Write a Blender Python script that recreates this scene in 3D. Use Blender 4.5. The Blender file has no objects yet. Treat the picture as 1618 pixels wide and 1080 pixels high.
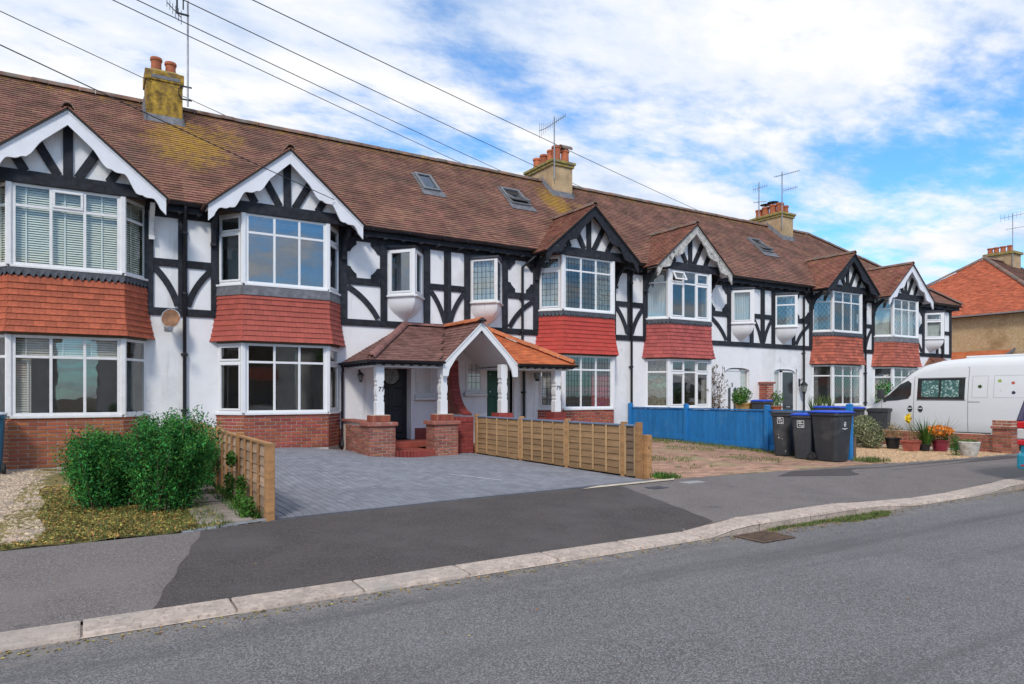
import bpy, bmesh, math, random
import numpy as np
from mathutils import Vector, Matrix
random.seed(7); RNG = np.random.default_rng(7)
S = bpy.context.scene
# ------------------------------------------------------------------ camera
cam_d = bpy.data.cameras.new('camera'); cam = bpy.data.objects.new('camera', cam_d)
S.collection.objects.link(cam); S.camera = cam
YAW = math.degrees(0.5534875)
cam.location = (0, 0, 1.55); cam.rotation_euler = (math.radians(90), 0, -math.radians(YAW))
cam_d.sensor_width = 36; cam_d.lens = 24.0; cam_d.shift_y = 82.4/1618.0
cam_d.clip_start = .1; cam_d.clip_end = 3000
S.render.resolution_x = 1024; S.render.resolution_y = 684
# ------------------------------------------------------------------ world
SUN_EL, SUN_AZ = 42.0, -143.0      # azimuth measured from +y towards +x (sun behind and left of the camera)
w = bpy.data.worlds.new('World'); S.world = w; w.use_nodes = True
wn, wl = w.node_tree.nodes, w.node_tree.links
for n in list(wn): wn.remove(n)
def WN(t, **k):
    n = wn.new(t)
    for a, b in k.items(): setattr(n, a, b)
    return n
def wmath(op, a, b=None, clamp=False):
    n = WN('ShaderNodeMath', operation=op); n.use_clamp = clamp
    for i, q in enumerate((a, b)):
        if q is None: continue
        if isinstance(q, (int, float)): n.inputs[i].default_value = q
        else: wl.new(q, n.inputs[i])
    return n.outputs[0]
sky = WN('ShaderNodeTexSky', sky_type='NISHITA'); sky.sun_disc = False
sky.sun_elevation = math.radians(SUN_EL); sky.sun_rotation = math.radians(SUN_AZ)
sky.dust_density = .3; sky.ozone_density = 2.0
tc = WN('ShaderNodeTexCoord'); sx = WN('ShaderNodeSeparateXYZ'); wl.new(tc.outputs['Generated'], sx.inputs[0])
zz = wmath('ADD', wmath('MAXIMUM', sx.outputs[2], 0.0), .16)
cx = WN('ShaderNodeCombineXYZ'); wl.new(wmath('DIVIDE', sx.outputs[0], zz), cx.inputs[0]); wl.new(wmath('DIVIDE', sx.outputs[1], zz), cx.inputs[1])
mp = WN('ShaderNodeMapping'); wl.new(cx.outputs[0], mp.inputs[0])
mp.inputs['Location'].default_value = (9.9, 2.2, 0); mp.inputs['Rotation'].default_value = (0, 0, .5); mp.inputs['Scale'].default_value = (1.0, 1.55, 1)
def wnoise(scale, detail, rough, vec, dist=0.0):
    n = WN('ShaderNodeTexNoise'); n.inputs['Scale'].default_value = scale; n.inputs['Detail'].default_value = detail
    n.inputs['Roughness'].default_value = rough; n.inputs['Distortion'].default_value = dist; wl.new(vec, n.inputs['Vector']); return n.outputs['Fac']
n1 = wnoise(.95, 9, .58, mp.outputs[0], .25); n2 = wnoise(3.4, 8, .62, mp.outputs[0]); n3 = wnoise(1.6, 6, .6, mp.outputs[0])
dens = wmath('ADD', wmath('MULTIPLY', n1, .62), wmath('MULTIPLY', n2, .38))
# the cloud deck breaks up towards the right-hand (east) side of the street
dens = wmath('SUBTRACT', dens, wmath('MULTIPLY', wmath('MAXIMUM', wmath('SUBTRACT', sx.outputs[0], .35), 0.0), .10))
# and behind the camera, where the upper windows mirror blue sky
dens = wmath('SUBTRACT', dens, wmath('MULTIPLY', wmath('MAXIMUM', wmath('SUBTRACT', wmath('MULTIPLY', sx.outputs[1], -1.0), .3), 0.0), .13))
r1 = WN('ShaderNodeValToRGB'); wl.new(dens, r1.inputs[0]); r1.color_ramp.elements[0].position = .345; r1.color_ramp.elements[1].position = .51
r1.color_ramp.interpolation = 'EASE'
r2 = WN('ShaderNodeValToRGB'); wl.new(wmath('ADD', wmath('MULTIPLY', n3, .6), wmath('MULTIPLY', n2, .4)), r2.inputs[0])
r2.color_ramp.elements[0].position = .38; r2.color_ramp.elements[0].color = (.36, .45, .61, 1)
r2.color_ramp.elements[1].position = .575; r2.color_ramp.elements[1].color = (.665, .67, .68, 1)
e = r2.color_ramp.elements.new(.475); e.color = (.53, .58, .67, 1)
skm = WN('ShaderNodeMix', data_type='RGBA', blend_type='MULTIPLY'); skm.inputs[0].default_value = 1
wl.new(sky.outputs[0], skm.inputs[6]); skm.inputs[7].default_value = (.066, .118, .155, 1)
mx = WN('ShaderNodeMix', data_type='RGBA'); wl.new(r1.outputs[0], mx.inputs[0]); wl.new(skm.outputs[2], mx.inputs[6]); wl.new(r2.outputs[0], mx.inputs[7])
bg = WN('ShaderNodeBackground'); wl.new(mx.outputs[2], bg.inputs[0]); bg.inputs[1].default_value = 1.0
wo = WN('ShaderNodeOutputWorld'); wl.new(bg.outputs[0], wo.inputs[0])
# ------------------------------------------------------------------ sun
sd = bpy.data.lights.new('sun', 'SUN'); sd.energy = 1.5; sd.angle = math.radians(10); sd.color = (1, .93, .82)
sun = bpy.data.objects.new('sun', sd); S.collection.objects.link(sun)
az, el = math.radians(SUN_AZ), math.radians(SUN_EL)
sdir = Vector((math.sin(az)*math.cos(el), math.cos(az)*math.cos(el), math.sin(el)))
sun.rotation_euler = sdir.to_track_quat('Z', 'Y').to_euler()
S.view_settings.view_transform = 'Standard'; S.view_settings.look = 'None'; S.view_settings.gamma = 1
S.view_settings.exposure = 0.60; S.view_settings.use_curve_mapping = False
S.render.engine = 'CYCLES'
S.cycles.max_bounces = 6; S.cycles.transparent_max_bounces = 12

# ------------------------------------------------------------------ materials
MATS = {}
def mat(name, col, rough=.8, var=.15, scale=6.0, detail=5, bump=0.0, bscale=None, col2=None, metallic=0.0, spec=.5,
        rnd=0.0, attr=0.0, stretch=(1, 1, 1), dirt=None, speck=None, coat=0.0, ramp=(.35, .65), hue=0.0):
    """procedural surface: noise mixes two tones; rnd = per-object tone, attr = per-piece tone; dirt=(col, scale, lo, hi); speck=(col, scale, thr)"""
    m = bpy.data.materials.new(name); m.use_nodes = True; MATS[name] = m
    N, L = m.node_tree.nodes, m.node_tree.links; b = N['Principled BSDF']
    b.inputs['Roughness'].default_value = rough; b.inputs['Metallic'].default_value = metallic
    b.inputs['Specular IOR Level'].default_value = spec
    if coat: b.inputs['Coat Weight'].default_value = coat; b.inputs['Coat Roughness'].default_value = .05
    t = N.new('ShaderNodeTexCoord'); mpn = N.new('ShaderNodeMapping'); L.new(t.outputs['Object'], mpn.inputs[0]); mpn.inputs['Scale'].default_value = stretch
    no = N.new('ShaderNodeTexNoise'); no.inputs['Scale'].default_value = scale; no.inputs['Detail'].default_value = detail; no.inputs['Roughness'].default_value = .6
    L.new(mpn.outputs[0], no.inputs['Vector'])
    cr = N.new('ShaderNodeValToRGB'); L.new(no.outputs['Fac'], cr.inputs[0])
    a = tuple(c*(1-var) for c in col); z = col2 if col2 else tuple(min(1, c*(1+var)) for c in col)
    cr.color_ramp.elements[0].color = (*a, 1); cr.color_ramp.elements[1].color = (*z, 1)
    cr.color_ramp.elements[0].position, cr.color_ramp.elements[1].position = ramp
    out = cr.outputs[0]
    def bright(src, amt, o):
        hs = N.new('ShaderNodeHueSaturation'); mr = N.new('ShaderNodeMapRange'); L.new(src, mr.inputs[0])
        mr.inputs[3].default_value = 1-amt; mr.inputs[4].default_value = 1+amt
        L.new(mr.outputs[0], hs.inputs['Value']); L.new(o, hs.inputs['Color'])
        if hue:
            m2 = N.new('ShaderNodeMath'); m2.operation = 'MULTIPLY'; m2.inputs[1].default_value = 7.13; L.new(src, m2.inputs[0])
            m3 = N.new('ShaderNodeMath'); m3.operation = 'FRACT'; L.new(m2.outputs[0], m3.inputs[0])
            mh = N.new('ShaderNodeMapRange'); L.new(m3.outputs[0], mh.inputs[0]); mh.inputs[3].default_value = .5-hue; mh.inputs[4].default_value = .5+hue
            L.new(mh.outputs[0], hs.inputs['Hue'])
        return hs.outputs[0]
    if rnd:
        oi = N.new('ShaderNodeObjectInfo'); out = bright(oi.outputs['Random'], rnd, out)
    if attr:
        at = N.new('ShaderNodeAttribute'); at.attribute_name = 'tone'; out = bright(at.outputs['Fac'], attr, out)
    geo_pos = N.new('ShaderNodeNewGeometry')
    if speck:
        v = N.new('ShaderNodeTexVoronoi'); v.inputs['Scale'].default_value = speck[1]; L.new(geo_pos.outputs['Position'], v.inputs['Vector'])
        wn2 = N.new('ShaderNodeSeparateColor'); L.new(v.outputs['Color'], wn2.inputs[0])
        r = N.new('ShaderNodeValToRGB'); r.color_ramp.elements[0].position = speck[2]; r.color_ramp.elements[1].position = min(1, speck[2]+.25); L.new(wn2.outputs[0], r.inputs[0])
        mm = N.new('ShaderNodeMix'); mm.data_type = 'RGBA'; L.new(r.outputs[0], mm.inputs[0]); L.new(out, mm.inputs[6]); mm.inputs[7].default_value = (*speck[0], 1); out = mm.outputs[2]
    for d in (dirt if isinstance(dirt, list) else [dirt] if dirt else []):
        n2 = N.new('ShaderNodeTexNoise'); n2.inputs['Scale'].default_value = d[1]; n2.inputs['Detail'].default_value = 7; n2.inputs['Roughness'].default_value = .65
        if len(d) > 4:
            mq = N.new('ShaderNodeMapping'); mq.inputs['Scale'].default_value = d[4]; L.new(geo_pos.outputs['Position'], mq.inputs[0]); L.new(mq.outputs[0], n2.inputs['Vector'])
        else: L.new(geo_pos.outputs['Position'], n2.inputs['Vector'])
        r = N.new('ShaderNodeValToRGB'); r.color_ramp.elements[0].position = d[2]; r.color_ramp.elements[1].position = d[3]; L.new(n2.outputs['Fac'], r.inputs[0])
        mm = N.new('ShaderNodeMix'); mm.data_type = 'RGBA'; L.new(r.outputs[0], mm.inputs[0]); L.new(out, mm.inputs[6]); mm.inputs[7].default_value = (*d[0], 1); out = mm.outputs[2]
    L.new(out, b.inputs['Base Color'])
    if bump:
        n3 = N.new('ShaderNodeTexNoise'); n3.inputs['Scale'].default_value = bscale or scale*4; n3.inputs['Detail'].default_value = 4
        L.new(mpn.outputs[0], n3.inputs['Vector'])
        bp = N.new('ShaderNodeBump'); bp.inputs['Strength'].default_value = min(1, bump); bp.inputs['Distance'].default_value = .01*max(1, bump); L.new(n3.outputs['Fac'], bp.inputs['Height']); L.new(bp.outputs[0], b.inputs['Normal'])
    return m
def lichen_on(m, spots, ridge_y, col=(.42, .245, .03)):
    """yellow lichen growing along the ridge and where rain runs off the chimneys"""
    N, L = m.node_tree.nodes, m.node_tree.links; b = N['Principled BSDF']; src = b.inputs['Base Color'].links[0].from_socket
    g = N.new('ShaderNodeNewGeometry'); s_ = N.new('ShaderNodeSeparateXYZ'); L.new(g.outputs['Position'], s_.inputs[0])
    def M(op, a, c, cl=False):
        n = N.new('ShaderNodeMath'); n.operation = op; n.use_clamp = cl
        for i, q in enumerate((a, c)):
            if isinstance(q, (int, float)): n.inputs[i].default_value = q
            else: L.new(q, n.inputs[i])
        return n.outputs[0]
    tot = M('MULTIPLY', M('SUBTRACT', s_.outputs[1], ridge_y-.75), 1.0, True)
    for (x, y, rx, ry, st) in spots:
        dx = M('DIVIDE', M('SUBTRACT', s_.outputs[0], x), rx); dy = M('DIVIDE', M('SUBTRACT', s_.outputs[1], y), ry)
        d = M('ADD', M('MULTIPLY', dx, dx), M('MULTIPLY', dy, dy)); tot = M('MAXIMUM', tot, M('MULTIPLY', M('SUBTRACT', 1.0, d, True), st))
    n = N.new('ShaderNodeTexNoise'); n.inputs['Scale'].default_value = 5.5; n.inputs['Detail'].default_value = 10; n.inputs['Roughness'].default_value = .85; L.new(g.outputs['Position'], n.inputs['Vector'])
    f = M('MULTIPLY', M('SUBTRACT', M('ADD', M('MULTIPLY', tot, .30), n.outputs['Fac']), .665), 6.0, True)
    f = M('MULTIPLY', f, .85)
    mm = N.new('ShaderNodeMix'); mm.data_type = 'RGBA'; L.new(f, mm.inputs[0]); L.new(src, mm.inputs[6]); mm.inputs[7].default_value = (*col, 1); L.new(mm.outputs[2], b.inputs['Base Color'])
def glass(name, tint=(.75, .8, .8), base=.10, rough=.015, wob=.0035):
    m = bpy.data.materials.new(name); m.use_nodes = True; MATS[name] = m; N, L = m.node_tree.nodes, m.node_tree.links
    N.remove(N['Principled BSDF']); out = N['Material Output']
    tr = N.new('ShaderNodeBsdfTransparent'); tr.inputs[0].default_value = (*tint, 1)
    gl = N.new('ShaderNodeBsdfGlossy'); gl.inputs['Roughness'].default_value = rough; gl.inputs[0].default_value = (.95, .97, 1, 1)
    gi = N.new('ShaderNodeNewGeometry'); dt = N.new('ShaderNodeVectorMath'); dt.operation = 'DOT_PRODUCT'; L.new(gi.outputs['Normal'], dt.inputs[0]); L.new(gi.outputs['Incoming'], dt.inputs[1])
    def M(op, a, c):
        n = N.new('ShaderNodeMath'); n.operation = op
        for i, q in enumerate((a, c)):
            if isinstance(q, (int, float)): n.inputs[i].default_value = q
            else: L.new(q, n.inputs[i])
        return n
    ma = M('ADD', M('MULTIPLY', M('POWER', M('SUBTRACT', 1.0, M('ABSOLUTE', dt.outputs['Value'], 0).outputs[0]).outputs[0], 5.0).outputs[0], 1-base).outputs[0], base)
    no = N.new('ShaderNodeTexNoise'); no.inputs['Scale'].default_value = 2.2; g = N.new('ShaderNodeNewGeometry'); L.new(g.outputs['Position'], no.inputs['Vector'])
    bp = N.new('ShaderNodeBump'); bp.inputs['Strength'].default_value = wob; bp.inputs['Distance'].default_value = .3; L.new(no.outputs['Fac'], bp.inputs['Height']); L.new(bp.outputs[0], gl.inputs['Normal'])
    mi = N.new('ShaderNodeMixShader'); L.new(ma.outputs[0], mi.inputs[0]); L.new(tr.outputs[0], mi.inputs[1]); L.new(gl.outputs[0], mi.inputs[2]); L.new(mi.outputs[0], out.inputs[0])
    return m
asph = mat('road asphalt', (.108, .102, .104), .85, .15, .8, speck=((.25, .24, .245), 135, .50), bump=.5, bscale=160, dirt=[((.105, .10, .102), 1.1, .60, .8), ((.145, .138, .14), .35, .55, .75), ((.082, .078, .08), .9, .50, .74, (.12, 1.5, 1))])
pave = mat('pavement asphalt', (.130, .112, .108), .9, .15, 1.5, speck=((.235, .21, .20), 125, .55), bump=.5, bscale=120, dirt=[((.19, .17, .16), .6, .48, .7), ((.09, .085, .085), 1.7, .62, .72)])
patchm = mat('new tarmac', (.056, .047, .046), .85, .2, 2, speck=((.11, .095, .09), 120, .6), bump=.5, bscale=150, dirt=[((.095, .085, .082), .8, .5, .72)])
kerbm = mat('kerb granite', (.47, .385, .33), .85, .2, 14, rnd=.1, speck=((.27, .21, .18), 60, .82), bump=.6, bscale=60, dirt=[((.30, .25, .22), 2.5, .55, .75), ((.34, .31, .28), .7, .5, .65)])
render_w = mat('white render', (.82, .815, .825), .9, .03, 3, bump=.25, bscale=60, dirt=[((.66, .65, .64), 1.3, .60, .85), ((.60, .59, .57), 1.5, .60, .78, (3, 3, .22))])
render_w2 = mat('white render weathered', (.80, .795, .80), .9, .05, 3, bump=.3, bscale=50, dirt=[((.5, .49, .48), 2.2, .62, .8), ((.64, .63, .62), .9, .5, .75), ((.50, .48, .45), 1.5, .58, .76, (3, 3, .22))])
upvc = mat('white window frame', (.80, .80, .81), .35, .02, 4)
oldframe = mat('painted window frame', (.74, .73, .73), .5, .05, 9, dirt=[((.45, .42, .38), 8, .66, .78)])
timber_m = mat('black painted timber', (.024, .026, .033), .7, .35, 9, stretch=(1, 1, 1), bump=.5, bscale=40, rnd=.25, spec=.25, dirt=[((.06, .06, .066), 6, .60, .78)])
barge_w = mat('white bargeboard paint', (.76, .76, .80), .6, .04, 5, bump=.3, bscale=30, dirt=[((.5, .5, .52), 6, .66, .76)])
barge_b = mat('black bargeboard paint', (.022, .024, .032), .75, .3, 9, bump=.5, bscale=40, spec=.25, dirt=[((.16, .16, .16), 7, .63, .75)])
barge_o = mat('peeling bargeboard paint', (.48, .46, .43), .8, .25, 9, bump=.6, bscale=40, dirt=[((.12, .11, .10), 6, .54, .64)])
iron = mat('black pipe paint', (.012, .013, .018), .4, .2, 8)
lead = mat('grey lead flashing', (.14, .14, .155), .55, .3, 8, bump=.4, bscale=20, dirt=[((.3, .3, .31), 5, .6, .8)])
lead_d = mat('dark flashing', (.05, .055, .07), .6, .3, 10, bump=.5, bscale=30, dirt=[((.4, .4, .4), 9, .7, .76)])
rooft = mat('brown roof tiles', (.20, .097, .068), .9, .25, 1.4, attr=.17, hue=.012, col2=(.29, .14, .098), dirt=[((.125, .08, .06), 1.1, .50, .80), ((.30, .20, .15), 19, .70, .77)])
roofg = mat('reddish gable tiles', (.25, .095, .06), .9, .2, 2.0, attr=.2, hue=.012, col2=(.32, .14, .095), dirt=[((.12, .10, .09), 1.9, .58, .78), ((.32, .24, .20), 18, .70, .76)])
orange_t = mat('orange roof tiles', (.52, .13, .045), .85, .15, 2, attr=.16, col2=(.60, .17, .06), dirt=[((.30, .09, .05), 3, .62, .8)])
nbr_t = mat('orange red roof tiles', (.53, .14, .065), .9, .15, 1.2, attr=.22, col2=(.54, .15, .075), dirt=[((.24, .08, .05), 2.4, .64, .76)])
porch_t = mat('brown porch tiles', (.17, .075, .060), .85, .2, 3, attr=.25, col2=(.24, .12, .10), dirt=[((.10, .07, .06), 4, .6, .8)])
underl = mat('roof underlay', (.03, .025, .022), .9, .1)
ridgem = mat('ridge tile clay', (.19, .10, .075), .9, .25, 5, rnd=.3, dirt=[((.16, .14, .12), 3.5, .42, .62), ((.40, .25, .05), 5, .60, .72)])
ridge_o = mat('orange ridge clay', (.48, .15, .06), .85, .2, 5, rnd=.15, dirt=[((.2, .1, .06), 5, .6, .72)])
ridge_p = mat('porch hip clay', (.22, .10, .085), .85, .2, 5, rnd=.2)
skirt = {1: mat('terracotta hanging tiles', (.42, .10, .048), .8, .2, 3, rnd=.17, dirt=[((.22, .06, .04), 5, .62, .8)]),
         2: mat('red painted hanging tiles', (.40, .085, .060), .75, .08, 3, rnd=.10, dirt=[((.26, .07, .05), 4, .56, .8)]),
         3: mat('bright red hanging tiles', (.48, .055, .040), .75, .10, 3, rnd=.10, dirt=[((.34, .06, .045), 4, .56, .8)]),
         4: mat('dull crimson hanging tiles', (.40, .085, .075), .8, .12, 3, attr=.16),
         5: mat('brown red hanging tiles', (.40, .10, .060), .8, .2, 3, attr=.28, dirt=[((.14, .06, .045), 3, .58, .75)]),
         6: mat('weathered red hanging tiles', (.40, .105, .068), .8, .2, 3, attr=.26, dirt=[((.16, .07, .05), 3, .6, .75)])}
mortar = mat('mortar', (.62, .54, .47), .95, .12, 20, bump=.3, bscale=80)
mortar_d = mat('painted red brick base', (.24, .055, .045), .85, .15, 6, bump=.3, bscale=50)
brick_r = mat('red facing brick', (.33, .085, .050), .85, .2, 9, rnd=.28, hue=.012, bump=.4, bscale=60)
brick_b = mat('brown facing brick', (.36, .11, .048), .8, .15, 9, rnd=.25, hue=.01, bump=.4, bscale=60)
brick_p = mat('worn pier brick', (.33, .12, .08), .9, .25, 9, rnd=.28, hue=.012, bump=.5, bscale=60, dirt=[((.42, .36, .31), 7, .60, .74)])
brick_d = mat('painted dark red brick', (.26, .045, .038), .75, .15, 9, rnd=.2, bump=.3, bscale=60)
brick_w = mat('garden wall brick', (.34, .115, .07), .9, .25, 9, rnd=.3, hue=.012, bump=.5, bscale=60, dirt=[((.45, .34, .25), 6, .60, .74)])
redtile = mat('red tile floor', (.30, .07, .05), .7, .15, 5, bump=.2)
chim1 = mat('lichen covered render', (.26, .155, .035), .95, .5, 7, col2=(.50, .31, .045), bump=.8, bscale=30, dirt=[((.17, .105, .045), 4.2, .48, .66), ((.42, .36, .26), 5, .64, .72)])
chim2 = mat('tan render', (.44, .31, .18), .95, .2, 3, bump=.5, bscale=30, dirt=[((.28, .21, .14), 2, .58, .75)])
lichen = mat('mossy mortar', (.30, .23, .07), .95, .4, 8, bump=.8, bscale=30, dirt=[((.20, .18, .14), 5, .52, .65)])
pot_m = mat('terracotta pot', (.44, .13, .06), .85, .2, 6, rnd=.2, dirt=[((.28, .10, .06), 7, .6, .75)])
galv = mat('galvanised steel', (.30, .30, .32), .5, .2, 9, metallic=.6)
block = mat('slate grey block paving', (.205, .212, .245), .85, .12, 4, rnd=.1, attr=.12, bump=.4, bscale=90, dirt=[((.255, .265, .31), .9, .54, .74), ((.34, .335, .35), 1.9, .70, .82)])
block_d = mat('charcoal edge block', (.06, .066, .085), .85, .15, 4, rnd=.15, bump=.3)
block_i = mat('slate grey block paving single', (.205, .212, .245), .85, .12, 4, rnd=.13, bump=.4, bscale=90, dirt=[((.255, .265, .31), .9, .54, .74), ((.34, .335, .35), 1.9, .70, .82)])
rblock_i = mat('worn red block paving single', (.40, .235, .165), .9, .2, 3, rnd=.3, bump=.4, bscale=70, dirt=[((.34, .28, .15), 1.3, .52, .66), ((.21, .16, .11), 2.6, .60, .70)])
joint = mat('joint sand', (.035, .035, .04), .95, .2, 9)
rblock = mat('worn red block paving', (.40, .235, .165), .9, .2, 3, rnd=.18, attr=.2, bump=.4, bscale=70, dirt=[((.34, .28, .15), 1.3, .52, .66), ((.21, .16, .11), 2.6, .60, .70)])
rjoint = mat('mossy joints', (.20, .17, .09), .95, .3, 9)
cement = mat('cement haunch', (.55, .48, .38), .9, .15, 9, bump=.4)
soil = mat('bare soil', (.15, .105, .065), .95, .35, 4, bump=1, bscale=30)
mossg = mat('dry moss and litter', (.20, .165, .05), .95, .5, 5, col2=(.30, .235, .07), bump=1.5, bscale=30, dirt=[((.10, .10, .035), 2.0, .5, .65), ((.24, .12, .045), 3.1, .58, .7)])
pebble = mat('beige pebbles', (.42, .325, .235), .85, .2, 9, attr=.35, hue=.012)
gravel_m = mat('gravel bed', (.33, .27, .22), .95, .3, 30, bump=1.5, bscale=60)
gold_g = mat('golden gravel', (.46, .30, .17), .95, .3, 12, speck=((.62, .46, .30), 45, .6), bump=1.2, bscale=50, dirt=[((.26, .17, .10), 2.4, .58, .7)])
gold_p = mat('golden gravel stones', (.50, .33, .19), .9, .2, 9, attr=.35, hue=.012)
slab_m = mat('old paving slab', (.27, .23, .20), .9, .2, 5, bump=.4, dirt=[((.15, .12, .09), 3, .5, .65)])
fence_w = mat('new softwood', (.38, .20, .085), .8, .22, 5, rnd=.15, stretch=(1, .35, 3), bump=.4, bscale=30, dirt=[((.22, .115, .05), 7, .64, .74)])
fence_l = mat('weathered lap board', (.40, .27, .185), .85, .2, 5, rnd=.2, stretch=(1, .3, 4), bump=.4, bscale=30, dirt=[((.24, .16, .11), 4, .6, .74)])
fence_m = mat('brown lap board', (.30, .18, .090), .85, .2, 5, rnd=.18, stretch=(1, .3, 4), bump=.4, bscale=30, dirt=[((.19, .11, .055), 5, .58, .74)])
fence_dk = mat('dark lap board', (.19, .125, .08), .85, .25, 5, rnd=.2, stretch=(1, .3, 4), bump=.4, bscale=30, dirt=[((.40, .33, .26), 14, .71, .74)])
fence_bt = mat('pale batten', (.44, .28, .14), .8, .15, 5, rnd=.15, stretch=(3, 3, .5), bump=.2)
blue_cap = mat('blue grey capping', (.17, .22, .32), .7, .15, 6)
blue_f = mat('blue fence paint', (.013, .18, .47), .65, .12, 6, rnd=.10, stretch=(2, 2, .5), bump=.4, bscale=30, dirt=[((.05, .22, .46), 2.5, .56, .74), ((.12, .22, .34), 9, .68, .76, (2, 2, .4))])
leaf_b = mat('shrub leaves', (.036, .175, .030), .7, .3, 5, attr=.85, hue=.04, spec=.15)
leaf_y = mat('yellow green leaves', (.11, .15, .035), .6, .3, 5, attr=.6, hue=.03)
leaf_w = mat('weed leaves', (.06, .15, .025), .7, .3, 5, attr=.5, hue=.03, spec=.2)
litter = mat('dry leaf litter', (.30, .205, .06), .8, .4, 5, attr=.7, hue=.045, spec=.15)
flower_y = mat('yellow petals', (.85, .62, .02), .6, .1, 5, attr=.15)
flower_o = mat('orange petals', (.75, .25, .03), .6, .1, 5, attr=.25)
flower_r = mat('red petals', (.55, .05, .05), .6, .1)
bark = mat('brown stems', (.13, .085, .06), .9, .3, 9)
door_b = mat('black door', (.017, .017, .021), .45, .2, 5)
door_g = mat('green door', (.012, .085, .045), .4, .1, 5)
door_w = mat('white door', (.78, .78, .79), .4, .02, 5)
obsc = mat('obscured glass', (.20, .215, .20), .35, .5, 30, bump=1, bscale=60)
room_m = mat('dim room', (.46, .41, .36), .9, .25, 1.2)
room_f = mat('dim room floor', (.20, .15, .11), .9, .2, 1.2)
blind_m = mat('pale blind slats', (.80, .79, .73), .6, .05, 6)
blind_t = mat('blind tape', (.8, .8, .8), .7, .02)
curt_p = mat('pink curtain', (.50, .10, .16), .9, .15, 5)
curt_w = mat('net curtain', (.55, .55, .55), .9, .2, 5, stretch=(6, 6, .3))
curt_g = mat('patterned curtain', (.30, .28, .22), .9, .5, 14)
plast = mat('dark grey bin plastic', (.040, .043, .050), .55, .12, 4, rnd=.15, dirt=[((.095, .093, .09), 2.5, .52, .72), ((.14, .135, .13), 14, .68, .76)])
blue_l = mat('blue lid plastic', (.010, .075, .60), .45, .08, 4)
teal_l = mat('teal bin plastic', (.02, .13, .22), .5, .1, 4)
rubber = mat('black rubber', (.02, .02, .02), .8, .2, 9)
vanp = mat('white van paint', (.78, .79, .80), .3, .015, 1, coat=.6, spec=.5)
vtrim = mat('grey van trim', (.045, .045, .05), .6, .1)
seam = mat('panel gap', (.16, .16, .17), .6, .05)
tealp = mat('teal car paint', (.01, .26, .38), .3, .03, 1, coat=.7)
purp = mat('dark purple trim', (.05, .04, .09), .3, .05, 1, coat=.5)
redl = mat('red lamp lens', (.60, .015, .02), .15, .05, coat=.8)
clearl = mat('clear lamp lens', (.62, .60, .58), .15, .05, coat=.8)
silver = mat('silver trim', (.5, .5, .52), .3, .05, metallic=.7)
pebd = mat('pebble dash', (.50, .34, .18), .95, .3, 30, speck=((.62, .48, .33), 30, .7), bump=1.5, bscale=60, dirt=[((.30, .19, .09), .7, .5, .7)])
ochre = mat('ochre planter', (.55, .35, .12), .8, .2)
blackpot = mat('black plastic pot', (.02, .02, .022), .5, .1)
maroon = mat('glazed maroon pot', (.20, .015, .04), .3, .15, coat=.5)
whitestone = mat('weathered white stone', (.58, .55, .50), .9, .2, 7, bump=.6, dirt=[((.33, .31, .26), 7, .52, .66)])
canvas = mat('grey screen cover', (.12, .11, .12), .8, .2)
wire_m = mat('cable black', (.03, .03, .035), .6, .1)
dishm = mat('rusty dish face', (.25, .12, .06), .7, .35, 9)
dishb = mat('pale dish rim', (.45, .45, .46), .6, .1)
num_m = mat('number black', (.015, .015, .02), .5, .05)
stick_w = mat('sticker white', (.75, .75, .75), .6, .03)
g_win = glass('window glass', (.90, .94, .94), .075)
g_blue = glass('new window glass', (.75, .8, .82), .16)
g_lower = glass('window glass clear', (.90, .90, .88), .09)
g_old = glass('old window glass', (.93, .95, .92), .035, .015, .008)
g_car = glass('tinted car glass', (.25, .28, .28), .06, .01, .0)
g_sky = glass('rooflight glass', (.35, .4, .42), .22)

lichen_on(rooft, [(2.0, 18.0, 1.5, 1.5, 1.05), (2.9, 18.5, .9, 1.2, .8), (13.0, 18.3, .9, 1.2, 1.1), (14.0, 18.0, .7, .9, .8), (25.6, 18.0, .8, .9, .5)], 19.45)
lichen_on(asph, [], 5.05, (.27, .235, .20))
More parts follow.
